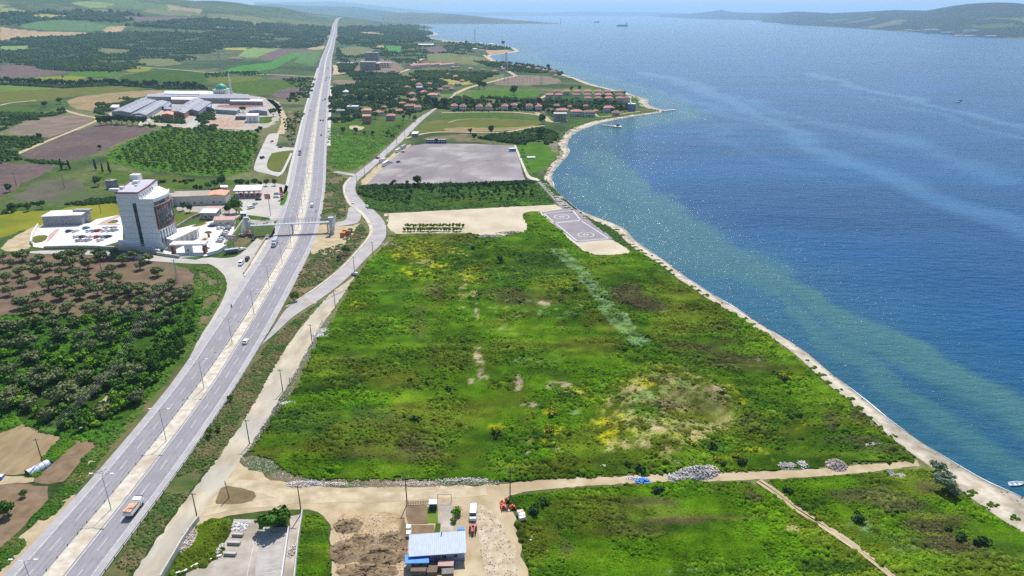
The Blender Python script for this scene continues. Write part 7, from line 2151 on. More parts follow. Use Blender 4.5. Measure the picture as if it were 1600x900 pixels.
fl_ = empty('flagpole', (*G(332, 392), 0), 0, 'tall flagpole with a red flag in the hotel car park', 'flagpole')
MB().tube([(0, 0, 0), (0, 0, 10)], .08, 6).build('pole', M['whitep'], fl_)
MB().prism([(0, 0), (-.9, .25), (-1.3, .1), (-.4, -.1)], 7.6, 9.6).build('flag', M['red'], fl_)
bs = empty('glass_shelter', (*G(363, 396), 0), math.radians(25), 'bluish glazed bus shelter beside the service road', 'shelter')
MB().box((0, 0, 2.6), (7, 2.4, .18)).build('roof', M['metal'], bs)
MB().box((0, 1.1, 1.25), (7, .1, 2.4)).build('glass_panel', mat('blue_glass', (.12, .18, .25), (.2, .28, .36), .7, .2, spec=.8), bs)
for x in (-3.3, 3.3): MB().box((x, -1, 1.25), (.15, .15, 2.5)).build('post', M['metal'], bs)

# ------------------------------------------------------------ street lamps on the median
lamp = empty('street_lamp', (0, 0, 0), 0, None, 'street lamp')
MB().tube([(0, 0, 0), (0, 0, 11)], .13, 8, .07).build('post', M['metal'], lamp)
for s in (-1, 1):
    MB().tube([(0, 0, 10.6), (s * 1.2, 0, 11.2), (s * 2.4, 0, 11.35)], .06, 6).build('arm', M['metal'], lamp)
    hb = MB().box((s * 2.7, 0, 11.33), (.9, .32, .16)); hb.build('lamp_head', M['whitep'], lamp)
LB = [(58, 938), (174, 797), (260, 690), (319, 608), (363, 538), (397, 492), (421, 450), (441, 413), (455, 383), (467, 355), (473, 333)]
LBW = [G(*p) for p in LB]
y = LBW[-1][1]
while y < 1500:
    y += 33; LBW.append(hw(y, 0)[0])
names = ['nearest the camera', 'second', 'third', 'fourth', 'fifth', 'sixth', 'seventh', 'eighth', 'ninth', 'tenth', 'eleventh']
for i, (x, y) in enumerate(LBW):
    a = hw(min(max(y, 70), 1500))[1] - math.pi / 2
    if i == 0: lab = 'double-armed street lamp on the motorway median, nearest to the viewer'
    elif i < 11: lab = f'double-armed street lamp on the motorway median, {names[i]} from the bottom of the photo'
    else: lab = 'small distant street lamp on the motorway median beyond the footbridge'
    if i == 0:
        lamp.location = (x, y, .2); lamp.rotation_euler = (0, 0, a); lamp['label'] = lab; lamp['group'] = 'street lamps on the median'
    else:
        o = dup(lamp, (x, y, .2), a, None, lab, 'street lamps on the median' if i < 11 else 'distant street lamps on the median')

# ------------------------------------------------------------ guardrails
def guard(key, off, y0, y1, label, group):
    root = empty('guardrail', (*hw((y0 + y1) / 2, off, key)[0], .2), 0, label, 'guardrail', group)
    O = Vector(root.location)
    ys2 = np.arange(y0, y1, 4.0)
    pts = [Vector((*hw(y, off, key)[0], .2)) - O for y in ys2]
    mb = MB()
    for a, b_ in zip(pts[:-1], pts[1:]):
        d = (b_ - a).normalized(); nn = Vector((d.y, -d.x, 0))
        for z0, z1 in ((.52, .82),):
            V = [a + nn * .04 + Vector((0, 0, z0)), b_ + nn * .04 + Vector((0, 0, z0)), b_ + nn * .04 + Vector((0, 0, z1)), a + nn * .04 + Vector((0, 0, z1)), a - nn * .04 + Vector((0, 0, z0)), b_ - nn * .04 + Vector((0, 0, z0)), b_ - nn * .04 + Vector((0, 0, z1)), a - nn * .04 + Vector((0, 0, z1))]
            mb.add(V, [(0, 1, 2, 3), (7, 6, 5, 4), (3, 2, 6, 7), (0, 4, 5, 1)])
    mb.build('rail', M['metal'], root)
    post = None
    for k_, p in enumerate(pts[:100]):
        if post is None:
            post = MB().box((0, 0, .4), (.14, .18, .8)).build('post', M['dkmetal'], root); post.location = p
        else:
            c = post.copy(); col.objects.link(c); c.parent = root; c.location = p; KIDS[root.name].append(c)
    if len(pts) > 100:
        pb = MB()
        for p in pts[100:]: pb.box((p.x, p.y, .4), (.14, .18, .8))
        o = pb.build('post', M['dkmetal'], root); o['kind'] = 'stuff'


guard('L2', .35, 66, 460, 'steel guardrail along the left edge of the motorway median', None)
guard('L5', .1, 66, 250, 'steel guardrail along the field side of the motorway, up to the slip road', None)

# ------------------------------------------------------------ wooden utility poles
pole = empty('utility_pole', (0, 0, 0), 0, None, 'utility pole')
MB().tube([(0, 0, 0), (0, 0, 8.6)], .17, 7, .11).build('post', M['wood'], pole)
MB().box((0, 0, 8.2), (1.9, .12, .12)).build('crossarm', M['wood'], pole)
for x in (-.85, 0, .85): MB().tube([(x, 0, 8.25), (x, 0, 8.5)], .06, 6).build('insulator', M['whitep'], pole)
PO = [(309, 813), (390, 694), (442, 612), (488, 538), (524, 481), (554, 426), (583, 402), (605, 372), (607, 345), (558, 292)]
for i, q in enumerate(PO):
    x, y = G(*q)
    lab = f'wooden utility pole with crossarm beside the dirt road, {ORD[i]} from the bottom of the photo'
    if i == 0: pole.location = (x, y, 0); pole['label'] = lab; pole['group'] = 'utility poles along the dirt road'
    else: dup(pole, (x, y, 0), rt.uniform(-.15, .15), None, lab, 'utility poles along the dirt road')
for q, lab in (((471, 803), 'wooden pole without crossarm at the corner of the concrete yard'), ((636, 788), 'wooden pole at the corner of the vegetable plot'), ((797, 778), 'pale-topped pole beside the red farm machines'),
               ((68, 727), 'utility pole rising from the farm plot by the polytunnel'), ((187, 607), 'utility pole at the end of the wires in the olive scrub'), ((342, 450), 'pole on the pale corner by the service road'),
               ((159, 424), 'thin pole standing in the olive grove'), ((26, 291), 'thin pole on the purple ploughed field'), ((101, 294), 'leaning pole in the fallow field'), ((158, 333), 'pole in the yellow field left of the hotel'),
               ((570, 276), 'pole at the corner of the grey parking lot'), ((594, 254), 'pole by the access road, left of the white truck'), ((605, 241), 'pole by the access road, behind the white truck'), ((620, 225), 'pole by the access road near the long bus'),
               ((633, 216), 'pole by the access road where the sandy track leaves'), ((658, 187), 'pole by the access road beside the dark tree'), ((666, 181), 'distant pole by the access road')):
    x, y = G(*q); o = dup(pole, (x, y, 0), rt.uniform(-.3, .3), 1.05 if q[1] > 300 else 1.2, lab); 
    if 'group' in o: del o['group']
sp = empty('wooden_stump_post', (*G(358, 778), 0), .3, 'short leaning post on the bare triangle between the dirt roads', 'post')
MB().tube([(0, 0, 0), (-.3, 0, 5.5)], .14, 6, .1).build('post', M['wood'], sp)
MB().box((-.25, 0, 4.6), (.5, .1, .1)).build('bracket', M['dkmetal'], sp)
for (a, b_, lab) in ((453, 600, 'stub of a post at the rubble edge, upper one'), (412, 678, 'stub of a post at the rubble edge, lower one')):
    r = empty('wooden_stump_post', (*G(a, b_), 0), 0, lab, 'post'); MB().tube([(0, 0, 0), (.1, 0, 2.6)], .13, 6, .1).build('post', M['wood'], r); MB().box((.1, 0, 2.3), (.4, .08, .08)).build('bracket', M['dkmetal'], r)

# power lines at the left
wm_ = mat('cable', (.22, .22, .22), None, rough=.6, metal=.3)
pa, pb_ = Vector((*G(68, 727), 8.7)), Vector((*G(187, 607), 8.7)); pc = Vector((*G(276, 440), 11)); pd_ = pa + (pa - pb_) * 1.2
for n_, (a, b_, k) in enumerate(((pd_, pa, 5), (pa, pb_, 5), (pb_, pc, 5))):
    mb = MB(); dd = (b_ - a).normalized(); s_ = Vector((-dd.y, dd.x, 0))
    for j in range(k):
        o_ = s_ * (j - (k - 1) / 2) * .75
        mb.tube([a + o_ + (b_ - a) * t - Vector((0, 0, 4 * .9 * t * (1 - t))) for t in np.linspace(0, 1, 9)], .02, 4)
    tag(mb.build('power_line', wm_), ['bundle of power cables running off over the left farm plots', 'bundle of power cables from the polytunnel pole to the scrub pole', 'bundle of power cables rising from the scrub pole to the lattice pylon'][n_], 'power line')


def pylon(px, py, h, label, w_=None, arms=3):
    g = GT(px, py); w_ = w_ or h * .16
    root = empty('lattice_pylon', (g[0], g[1], g[2]), .3, label, 'pylon')
    mb = MB(); th = max(.04, h * .003 * 1.2); tp = w_ * .12
    lv = [0, .2, .38, .54, .68, .8, .9, 1]

    def c(t, i):
        r = (w_ / 2) * (1 - t) ** 1.3 + tp * t; return ((1, 1, -1, -1)[i] * r, (1, -1, -1, 1)[i] * r, t * h)
    for i in range(4):
        mb.tube([c(t, i) for t in lv], th, 4)
        for a, b_ in zip(lv[:-1], lv[1:]):
            mb.tube([c(a, i), c(b_, (i + 1) % 4)], th * .6, 4); mb.tube([c(b_, i), c(a, (i + 1) % 4)], th * .6, 4)
    mb.build('lattice_mast', M['metal'], root)
    for k in range(arms):
        z = h * (.72 + .11 * k); L = h * (.14 - .02 * k)
        a_ = MB(); a_.tube([(-L, 0, z), (0, 0, z + h * .03), (L, 0, z)], th * .9, 4); a_.tube([(-L, 0, z), (L, 0, z)], th * .9, 4); a_.build('crossarm', M['metal'], root)
    return root


pylon(278, 442, 12, 'grey lattice pylon at the right edge of the olive grove', 1.0)
pylon(346, 113, 46, 'tall lattice pylon in the fields behind the mosque')
pylon(791, 124, 50, 'tall lattice pylon by the sea next to the substation')
pylon(742, 68, 55, 'distant lattice pylon on the far point')
pylon(846, 131, 30, 'shorter lattice mast right of the substation')
pylon(137, 55, 50, 'faint lattice pylon in the far left fields')
for i, (a, b_) in enumerate(((785, 129), (797, 129), (808, 129), (820, 129), (832, 129))):
    r = empty('substation_gantry', (*G(a, b_), 0), 0, f'grey steel gantry in the substation, {ORD[i]} from the left', 'gantry', 'substation gantries')
    MB().box((-4, 0, 5), (.5, .5, 10)).build('post', M['metal'], r); MB().box((4, 0, 5), (.5, .5, 10)).build('post', M['metal'], r); MB().box((0, 0, 10.2), (9, .6, .6)).build('beam', M['metal'], r)

# ------------------------------------------------------------ vehicles
def loft(mb, secs):
    """secs: (x, z0, z1, half width bottom, half width top)"""
    V = []; Fc = []
    for x, z0, z1, wb, wt in secs:
        zc_ = z0 + (z1 - z0) * .6
        V += [(x, -wb * .92, z0), (x, -wb, z0 + (z1 - z0) * .3), (x, -wb, zc_), (x, -wt, z1), (x, wt, z1), (x, wb, zc_), (x, wb, z0 + (z1 - z0) * .3), (x, wb * .92, z0)]
    n = len(secs)
    for i in range(n - 1):
        for j in range(8):
            Fc.append((i * 8 + j, i * 8 + (j + 1) % 8, (i + 1) * 8 + (j + 1) % 8, (i + 1) * 8 + j))
    Fc.append(tuple(range(8))[::-1]); Fc.append(tuple((n - 1) * 8 + j for j in range(8)))
    mb.add(V, Fc)


def wheels(root, xs, w_, r=.32):
    for x in xs:
        for s in (-1, 1):
            mb = MB(); mb.tube([(x, s * (w_ - .2), r), (x, s * (w_ + .03), r)], r, 12); wh = mb.build('wheel', M['tyre'], root)


def make_car(paint, name='car', van=False):
    root = empty(name, (0, 0, 0), 0, None, 'van' if van else 'car')
    mb = MB()
    if van:
        loft(mb, [(-2.4, .35, 1.2, .85, .8), (-2.35, .3, 2.05, .93, .82), (1.0, .3, 2.1, .95, .84), (1.35, .3, 2.0, .95, .80), (1.75, .3, 1.25, .94, .86), (2.35, .3, 1.05, .9, .8), (2.45, .4, .8, .8, .7)])
        mb.build('body', M[paint], root)
        gl_ = MB(); gl_.add([(1.37, -.78, 1.97), (1.37, .78, 1.97), (1.80, .84, 1.25), (1.80, -.84, 1.25), (1.28, -.7, 1.97), (1.28, .7, 1.97), (1.6, .8, 1.2), (1.6, -.8, 1.2)], [(0, 3, 2, 1), (4, 5, 6, 7), (0, 1, 5, 4), (3, 7, 6, 2)])
        gl_.build('windscreen', M['glass'], root)
        for s in (-1, 1):
            MB().box((-.4, s * .92, 1.6), (3.0, .06, .5)).build('side_window', M['glass'], root)
        wheels(root, (-1.5, 1.5), .92, .34); hx, hz_ = 2.4, .75
    else:
        loft(mb, [(-2.15, .4, .75, .75, .68), (-2.05, .28, .92, .84, .76), (-1.2, .25, .97, .88, .80), (.8, .25, .95, .88, .80), (1.6, .27, .86, .86, .76), (2.1, .32, .72, .78, .66), (2.18, .4, .6, .7, .6)])
        mb.mat(0); loft(mb, [(-1.45, .9, 1.38, .78, .60), (-1.2, .9, 1.45, .78, .62), (.1, .9, 1.47, .78, .62), (.35, .9, 1.42, .78, .60)])
        mb.build('body', M[paint], root)
        for s in (-1, 1):
            MB().add([(-1.5, s * .79, .97), (.75, s * .79, .97), (.25, s * .68, 1.36), (-1.3, s * .68, 1.36), (-1.5, s * .76, .97), (.75, s * .76, .97), (.25, s * .6, 1.36), (-1.3, s * .6, 1.36)], [(0, 1, 2, 3), (7, 6, 5, 4), (3, 2, 6, 7), (0, 4, 5, 1)]).build('side_window', M['glass'], root)
        MB().add([(.36, -.62, 1.42), (.36, .62, 1.42), (1.0, .74, .95), (1.0, -.74, .95), (.2, -.6, 1.38), (.2, .6, 1.38), (.7, .7, .92), (.7, -.7, .92)], [(0, 3, 2, 1), (4, 5, 6, 7), (0, 1, 5, 4), (2, 3, 7, 6), (0, 4, 7, 3), (1, 2, 6, 5)]).build('windscreen', M['glass'], root)
        MB().add([(-1.46, -.62, 1.38), (-1.46, .62, 1.38), (-1.85, .74, .97), (-1.85, -.74, .97), (-1.3, -.6, 1.36), (-1.3, .6, 1.36), (-1.6, .7, .92), (-1.6, -.7, .92)], [(0, 1, 2, 3), (7, 6, 5, 4), (1, 0, 4, 5), (3, 2, 6, 7), (0, 3, 7, 4), (1, 5, 6, 2)]).build('rear_window', M['glass'], root)
        wheels(root, (-1.3, 1.3), .82); hx, hz_ = 2.12, .62
    for s in (-1, 1):
        MB().box((hx, s * .6, hz_), (.1, .3, .16)).build('headlight', M['whitep'], root)
        MB().box((-hx - (.05 if not van else -.05), s * .62, hz_ + .1), (.08, .24, .2)).build('tail_light', M['red'], root)
    return root


CARS = {}


def car(paint, px, py, rz, label, group=None, van=False, s=1.0, z=.22):
    key = (paint, van)
    x, y = GT(px, py)[:2]
    nm = 'delivery_van' if van else 'parked_car' if group and 'park' in group else 'car'
    if key not in CARS:
        c = CARS[key] = make_car(paint, nm, van); c.location = (x, y, z); c.rotation_euler = (0, 0, rz); c.scale = (s, s, s); c['label'] = label
        if group: c['group'] = group
        return c
    c = dup(CARS[key], (x, y, z), rz, s, label, group)
    c.name = nm
    if not group and 'group' in c: del c['group']
    return c


def hdir(py_):
    return hw(G(500, py_)[1])[1]


up = lambda py_: hdir(py_); dn = lambda py_: hdir(py_) + math.pi
car('whitep', 384, 536, dn(536) + math.pi, 'white car in the right-hand carriageway near the slip road')
car('whitep', 488, 323, up(323), 'white minivan alone on the motorway above the footbridge', None, True)
car('whitep', 377, 414, dn(414), 'white van on the service road behind the dark pick-up', None, True)
car('blackp', 387, 407, up(407), 'black pick-up on the service road beside the white van', None, True, s=.9)
car('whitep', 379, 391, 1.1, 'small white car on the service road beside the glazed shelter')
car('blackp', 396, 375, dn(375), 'dark car at the hotel end of the footbridge shadow')
car('silver', 418, 372, dn(372), 'silver car on the gravel verge under the footbridge')
car('silver', 378, 369, 2.9, 'silver car parked on the dirt bank, left of the lift tower')
car('red', 388, 369, 3.1, 'brownish-red car parked at the foot of the lift tower')
car('whitep', 551, 318, -1.3, 'white car on the access road bend')
car('silver', 555, 430, 2.5, 'silver car where dirt road and access road part')
car('blackp', 501, 189, dn(189) + math.pi, 'left one of two dark cars side by side on the motorway')
car('navy', 505, 189, up(189), 'right one of two dark cars side by side on the motorway')
car('red', 502, 212, up(212), 'dark red car in the right carriageway below the side-by-side pair')
car('whitep', 485, 173, dn(173), 'white car coming down the left carriageway by the workshops', s=1.5)
car('navy', 508, 156, up(156), 'dark van-like car ahead of the side-by-side pair', None, True)
car('blackp', 504.5, 158, up(158), 'small dark car just left of the dark van-like one')
car('navy', 515, 122, up(122), 'far dark car at the right edge of the motorway', s=1.3)
car('blackp', 509, 126, up(126), 'far dark car in the left lane, lower of two', s=1.2)
car('blackp', 510.5, 122.5, up(122), 'far dark car in the left lane, upper of two', s=1.2)
car('blackp', 512.5, 107, up(107), 'tiny dark car where the motorway grows thin', s=1.4)
car('navy', 519, 80, up(80), 'furthest dark car on the motorway', s=2)
car('red', 425, 222, -1.9, 'small red car in the lay-by left of the motorway')
car('blackp', 438, 231, 3.1, 'dark car at the mouth of the lay-by', s=1.1)
car('blackp', 410, 248, 1.2, 'dark lorry-like van at the lay-by bend', None, True)
car('blackp', 589.5, 248, 2.4, 'dark car on the access road beside the parking lot')
car('silver', 610, 255, .4, 'silver car in the parking lot, left of two')
car('blackp', 622.5, 254, 1.0, 'dark car in the parking lot, right of two')
car('silver', 630, 238, .2, 'grey car beside the long bus in the parking lot')
car('silver', 650, 208, .4, 'pale car beside the sandy track')
car('whitep', 393, 326, .9, 'white van at the fuel station, beside the big tree', None, True)
car('silver', 399, 320, 1.3, 'silver car on the fuel station forecourt')
car('silver', 433, 304, .2, 'silver car in front of the price pylon, upper of two')
car('whitep', 432, 309, .2, 'white car in front of the price pylon, lower of two')
car('blackp', 404, 313, .1, 'dark car under the shade of the fuel canopy')
# parked in front of the annex, upper and lower rows
lotA = [(108.5, 361.5, 'navy'), (118.5, 361, 'whitep'), (135, 356.5, 'bluep'), (140, 361, 'whitep'), (148, 361, 'silver'), (155, 360.5, 'red'), (163.5, 360.5, 'whitep'), (172, 360.5, 'whitep'), (180, 360, 'silver'), (166, 356, 'whitep'), (178, 356, 'silver')]
lotB = [(120, 370, 'whitep'), (129, 370.5, 'navy'), (140, 370.5, 'whitep'), (152.5, 370.5, 'red'), (162, 370, 'silver'), (169.5, 370, 'navy'), (124, 376, 'silver'), (132, 375.5, 'whitep'), (138.5, 375.5, 'silver'), (157, 375.5, 'whitep')]
cn = dict(navy='dark blue', whitep='white', bluep='bright blue', silver='silver', red='dark red', blackp='black')
for rn, lot in (('upper', lotA), ('lower', lotB)):
    for i, (a, b_, c) in enumerate(lot):
        car(c, a, b_ + 1.2, 1.15 + rt.uniform(-.1, .1), f'{cn[c]} car in the {rn} rows left of the hotel, {ORD[i]} from the left', 'cars parked left of the hotel', z=.2)
lotC = [(357, 357, 'silver'), (354, 361, 'navy'), (352.5, 364, 'whitep'), (350.5, 367.5, 'silver'), (348, 371, 'navy'), (345.5, 374.5, 'whitep'), (343, 378.5, 'silver')]
for i, (a, b_, c) in enumerate(lotC):
    car(c, a, b_, 3.0, f'{cn[c]} car, {ORD[i]} from the far end of the slanting line right of the hotel', 'cars parked right of the hotel', z=.2)
car('navy', 330, 354.5, 3.0, 'dark blue car parked by the round flower bed', 'cars parked right of the hotel', z=.2)
car('silver', 333, 351.5, 3.0, 'silver car just behind the dark blue one by the flower bed', 'cars parked right of the hotel', z=.2)
car('whitep', 344, 358, .6, 'white car standing free in the middle of the right car park', 'cars parked right of the hotel', z=.2)
car('orange', 349, 351, .1, 'orange-yellow taxi parked near the reddish terrace', 'cars parked right of the hotel', z=.2)
car('silver', 322, 390, 1.0, 'silver car just behind the entrance gate', None, z=.2)
car('red', 363, 346, .1, 'bright red van at the end of the reddish terrace', None, True, z=.2)
# yard van
car('whitep', 739.5, 806, -math.pi / 2, 'white minibus parked in the yard beside the blue house', None, True, s=1.0, z=.1)


def truck(px, py, rz, label, cabm, bedm, cargo=None, L_=7.0, box_=False, z=.22, name='truck', s=1.0):
    root = empty(name, (*G(px, py), z), rz, label, 'truck'); root.scale = (s, s, s)
    cb = MB(); loft(cb, [(L_ / 2 - 1.9, .5, 2.4, 1.15, 1.05), (L_ / 2 - .6, .5, 2.5, 1.15, 1.05), (L_ / 2 - .15, .5, 1.6, 1.12, 1.0), (L_ / 2, .5, 1.3, 1.08, .95)])
    cb.build('cab', M[cabm], root)
    MB().box((L_ / 2 - .32, 0, 2.0), (.5, 1.9, .7)).build('windscreen', M['glass'], root)
    MB().box((-.3, 0, .75), (L_ - .8, 1.0, .3)).build('chassis', M['dkmetal'], root)
    bd = MB(); bl = L_ - 2.3; bx = -L_ / 2 + bl / 2
    if box_: bd.box((bx, 0, 2.2), (bl, 2.4, 2.5))
    else:
        bd.box((bx, 0, 1.05), (bl, 2.3, .15))
        for s_ in (-1, 1): bd.box((bx, s_ * 1.15, 1.45), (bl, .08, .8))
        bd.box((bx - bl / 2, 0, 1.45), (.08, 2.22, .8)); bd.box((bx + bl / 2, 0, 1.6), (.1, 2.22, 1.1))
    bd.build('cargo_box' if box_ else 'cargo_bed', M[bedm], root)
    if cargo:
        cg = MB(); r2 = random.Random(3)
        for i in range(9): cg.box((bx - bl * .36 + (i % 3) * bl * .3, -.7 + (i // 3) * .7, 1.75 + r2.uniform(-.2, .25)), (bl * .28, .64, 1.1 + r2.uniform(0, .4)), r2.uniform(-.06, .06))
        cg.build('load', M[cargo], root)
    wheels(root, (-L_ / 2 + 1.1, -L_ / 2 + 2.1, L_ / 2 - 1.2), 1.1, .46)
    return root


M['crates'] = mat('wooden_crates', (.52, .27, .17), (.62, .42, .30), 1.5)
truck(211, 799, up(799), 'white lorry loaded with reddish crates driving up the motorway', 'whitep', 'whitep', 'crates', 6.4)
truck(430, 383, dn(383), 'white and blue lorry coming under the footbridge in the left carriageway', 'whitep', 'silver', None, 9.5, True)
truck(469, 242, dn(242), 'white lorry in the left carriageway near the lay-by', 'whitep', 'navy', None, 8, True)
truck(537, 368, -math.pi / 2, 'left orange dump truck parked on the dirt patch by the footbridge', 'orange', 'orange', None, 8.5, name='dump_truck')
truck(546, 365, -math.pi / 2, 'right orange dump truck parked on the dirt patch by the footbridge', 'orange', 'dkmetal', None, 8.0, name='dump_truck')
truck(598, 254, -2.2, 'white box lorry at the upper left corner of the parking lot', 'whitep', 'white', None, 7, True, z=.1)


def bus(px, py, rz, label, body, L_=12.0, stripe=None, z=.1, w_=2.5, h_=3.0):
    root = empty('bus', (*G(px, py), z), rz, label, 'bus')
    mb = MB(); loft(mb, [(-L_ / 2, .4, h_ - .15, w_ / 2 - .05, w_ / 2 - .15), (-L_ / 2 + .2, .35, h_, w_ / 2, w_ / 2 - .08), (L_ / 2 - .4, .35, h_, w_ / 2, w_ / 2 - .08), (L_ / 2, .4, h_ - .3, w_ / 2 - .05, w_ / 2 - .2)])
    mb.build('body', M[body], root)
    for s in (-1, 1): MB().box((-.2, s * (w_ / 2 + .01), 2.0), (L_ - 1.6, .08, .9)).build('window_band', M['glass'], root)
    MB().box((L_ / 2 - .05, 0, 1.9), (.2, w_ - .5, 1.1)).build('windscreen', M['glass'], root)
    if stripe: MB().box((.5, 0, h_ + .02), (L_ * .2, w_ - .3, .08)).build('roof_stripe', M[stripe], root)
    wheels(root, (-L_ / 2 + 2.6, L_ / 2 - 2.4), w_ / 2, .45)
    return root


ra = math.atan2(*(np.array(G(637, 228)) - np.array(G(618, 240)))[::-1])
bus(630.5, 232, ra, 'blue and white bus at the far end of the parking lot line', 'silver', 11, 'bluep')
bus(622, 237.5, ra, 'white bus with a red roof stripe behind the blue and white bus', 'whitep', 11, 'red')
bus(602.5, 258, ra, 'pale bus with a white trailer-like body in the parking lot', 'whitep', 14, None)


def trib(px, label):
    root = empty('blue_container', (*G(px, 223.5), 0), 0, label, 'container')
    MB().box((0, 0, 1.8), (11, 4, 3.5)).build('body', mat('dark_blue', (.02, .07, .16), (.03, .09, .2), .5), root)
    for i in range(4): MB().box((-3.9 + i * 2.6, -2.03, 2.0), (1.6, .1, 1.2)).build('window', M['silver'], root)
    MB().box((0, 0, 3.65), (11.4, 4.4, .2)).build('roof', M['roofgrey'], root)


trib(675.5, 'dark blue container cabin at the top edge of the parking lot, left one')
trib(688.5, 'dark blue container cabin at the top edge of the parking lot, right one')
shed('white_shed', [(643, 209.5), (652, 209), (654, 206), (646, 206)], 2.8, 'roofwhite', 'wallgrey', 'small white-roofed shed beside the access road')

# riders
def rider(px, py, rz, label):
    root = empty('motorcycle', (*G(px, py), .22), rz, label, 'motorcycle')
    for x in (-.65, .65):
        MB().lathe((0, 0, 0), [(.33, -.06), (.33, .06)], 12)
        mb = MB(); mb.tube([(x, -.06, .32), (x, .06, .32)], .32, 14); mb.build('wheel', M['tyre'], root)
    fr_ = MB(); fr_.box((0, 0, .62), (1.0, .26, .3)); fr_.tube([(.65, 0, .32), (.45, 0, 1.0), (.4, .32, 1.08)], .04, 5); fr_.tube([(.45, 0, 1.0), (.4, -.32, 1.08)], .04, 5); fr_.build('frame', M['blackp'], root)
    # rider: one skinned body
    me = bpy.data.meshes.new('person')
    V = [(-.15, 0, .85), (-.12, 0, 1.15), (-.02, 0, 1.4), (0, 0, 1.52), (.04, 0, 1.66), (.0, .2, 1.38), (.15, .27, 1.16), (.38, .28, 1.1), (.0, -.2, 1.38), (.15, -.27, 1.16), (.38, -.28, 1.1),
         (-.12, .12, .83), (.28, .2, .72), (.1, .2, .36), (.25, .2, .32), (-.12, -.12, .83), (.28, -.2, .72), (.1, -.2, .36), (.25, -.2, .32)]
    E = [(0, 1), (1, 2), (2, 3), (3, 4), (2, 5), (5, 6), (6, 7), (2, 8), (8, 9), (9, 10), (0, 11), (11, 12), (12, 13), (13, 14), (0, 15), (15, 16), (16, 17), (17, 18)]
    me.from_pydata(V, E, [])
    o = bpy.data.objects.new('person', me); col.objects.link(o)
    md = o.modifiers.new('skin', 'SKIN'); sk = me.skin_vertices[0].data
    for i, r in enumerate([.15, .15, .16, .06, .11, .08, .055, .04, .08, .055, .04, .1, .075, .055, .05, .1, .075, .055, .05]): sk[i].radius = (r, r)
    sk[0].use_root = True
    o.modifiers.new('sub', 'SUBSURF').levels = 1
    me.materials.append(M['navy'])
    o.location = root.location; o.rotation_euler = root.rotation_euler
    tag(o, 'person in dark clothes riding the ' + label, 'person')
    return root


rider(362, 481, dn(481), 'motorcycle coming down the left shoulder beside the service road')
rider(494, 332, up(332), 'motorcycle on the right shoulder above the footbridge')

# ------------------------------------------------------------ the blue house at the bottom
bh = empty('blue_farmhouse', (-17.6, 127.0, 0), math.radians(5.5), 'low blue farmhouse with a big pale grey sheet roof at the bottom of the photo', 'house')
MB().box((0, 0, 1.55), (12.6, 4.2, 3.3)).build('wall', mat('blue_plaster', (.12, .17, .42), (.20, .26, .52), .5, .9, c3=(.35, .36, .42), s3=.3, t3=(.5, .6)), bh)
MB().add([(-6.7, -2.9, 3.0), (6.7, -2.9, 3.0), (6.7, 2.7, 4.5), (-6.7, 2.7, 4.5), (-6.7, -2.9, 3.12), (6.7, -2.9, 3.12), (6.7, 2.7, 4.62), (-6.7, 2.7, 4.62)], [(0, 3, 2, 1), (4, 5, 6, 7), (0, 1, 5, 4), (1, 2, 6, 5), (2, 3, 7, 6), (3, 0, 4, 7)]).build('roof', mat('ribbed_roof_sheet', (.40, .46, .54), (.50, .55, .62), .6, .5, stretch=(6, 1, 1)), bh)
rb = MB()
for i in range(30): rb.add([(-6.6 + i * .455, -2.88, 3.125), (-6.6 + i * .455 + .05, -2.88, 3.125), (-6.6 + i * .455 + .05, 2.68, 4.625), (-6.6 + i * .455, 2.68, 4.625), (-6.6 + i * .455 + .025, -2.88, 3.16), (-6.6 + i * .455 + .025, 2.68, 4.66)], [(0, 4, 5, 3), (4, 1, 2, 5)])
rb.build('roof_ribs', mat('roof_rib', (.52, .57, .64)), bh)
MB().tube([(1.0, 2.2, 4.3), (1.0, 2.2, 5.2)], .12, 8).build('chimney', M['dkmetal'], bh)
for x in (-4.5, -2.2, 1.5, 4.2): window(bh, (x, -2.1, 1.7), 1.1, 1.0, (1, 0, 0), (0, -1, 0))
MB().box((0, -2.18, 1.05), (.95, .1, 2.1)).build('door', M['wood'], bh)
aw = shed('lean_to', [(635, 880), (668, 879), (667, 869), (636, 870)], 2.2, 'bluep', 'wallgrey', 'dark blue lean-to in front of the left half of the blue house')


def smallbox(name, px, py, d, m, label, cat, rz=0.0, lid=None, z=0.0, legs=False):
    root = empty(name, (*G(px, py), z), rz, label, cat)
    MB().box((0, 0, d[2] / 2 + (.3 if legs else 0)), (d[0], d[1], d[2]), 0, .96).build('body', M[m], root)
    MB().box((0, 0, d[2] + .06 + (.3 if legs else 0)), (d[0] * 1.06, d[1] * 1.06, .12)).build('lid', M[lid or m], root)
    if legs:
        for sx_ in (-1, 1):
            for sy_ in (-1, 1): MB().box((sx_ * d[0] * .45, sy_ * d[1] * .45, .16), (.1, .1, .32)).build('leg', M['dkmetal'], root)
    return root


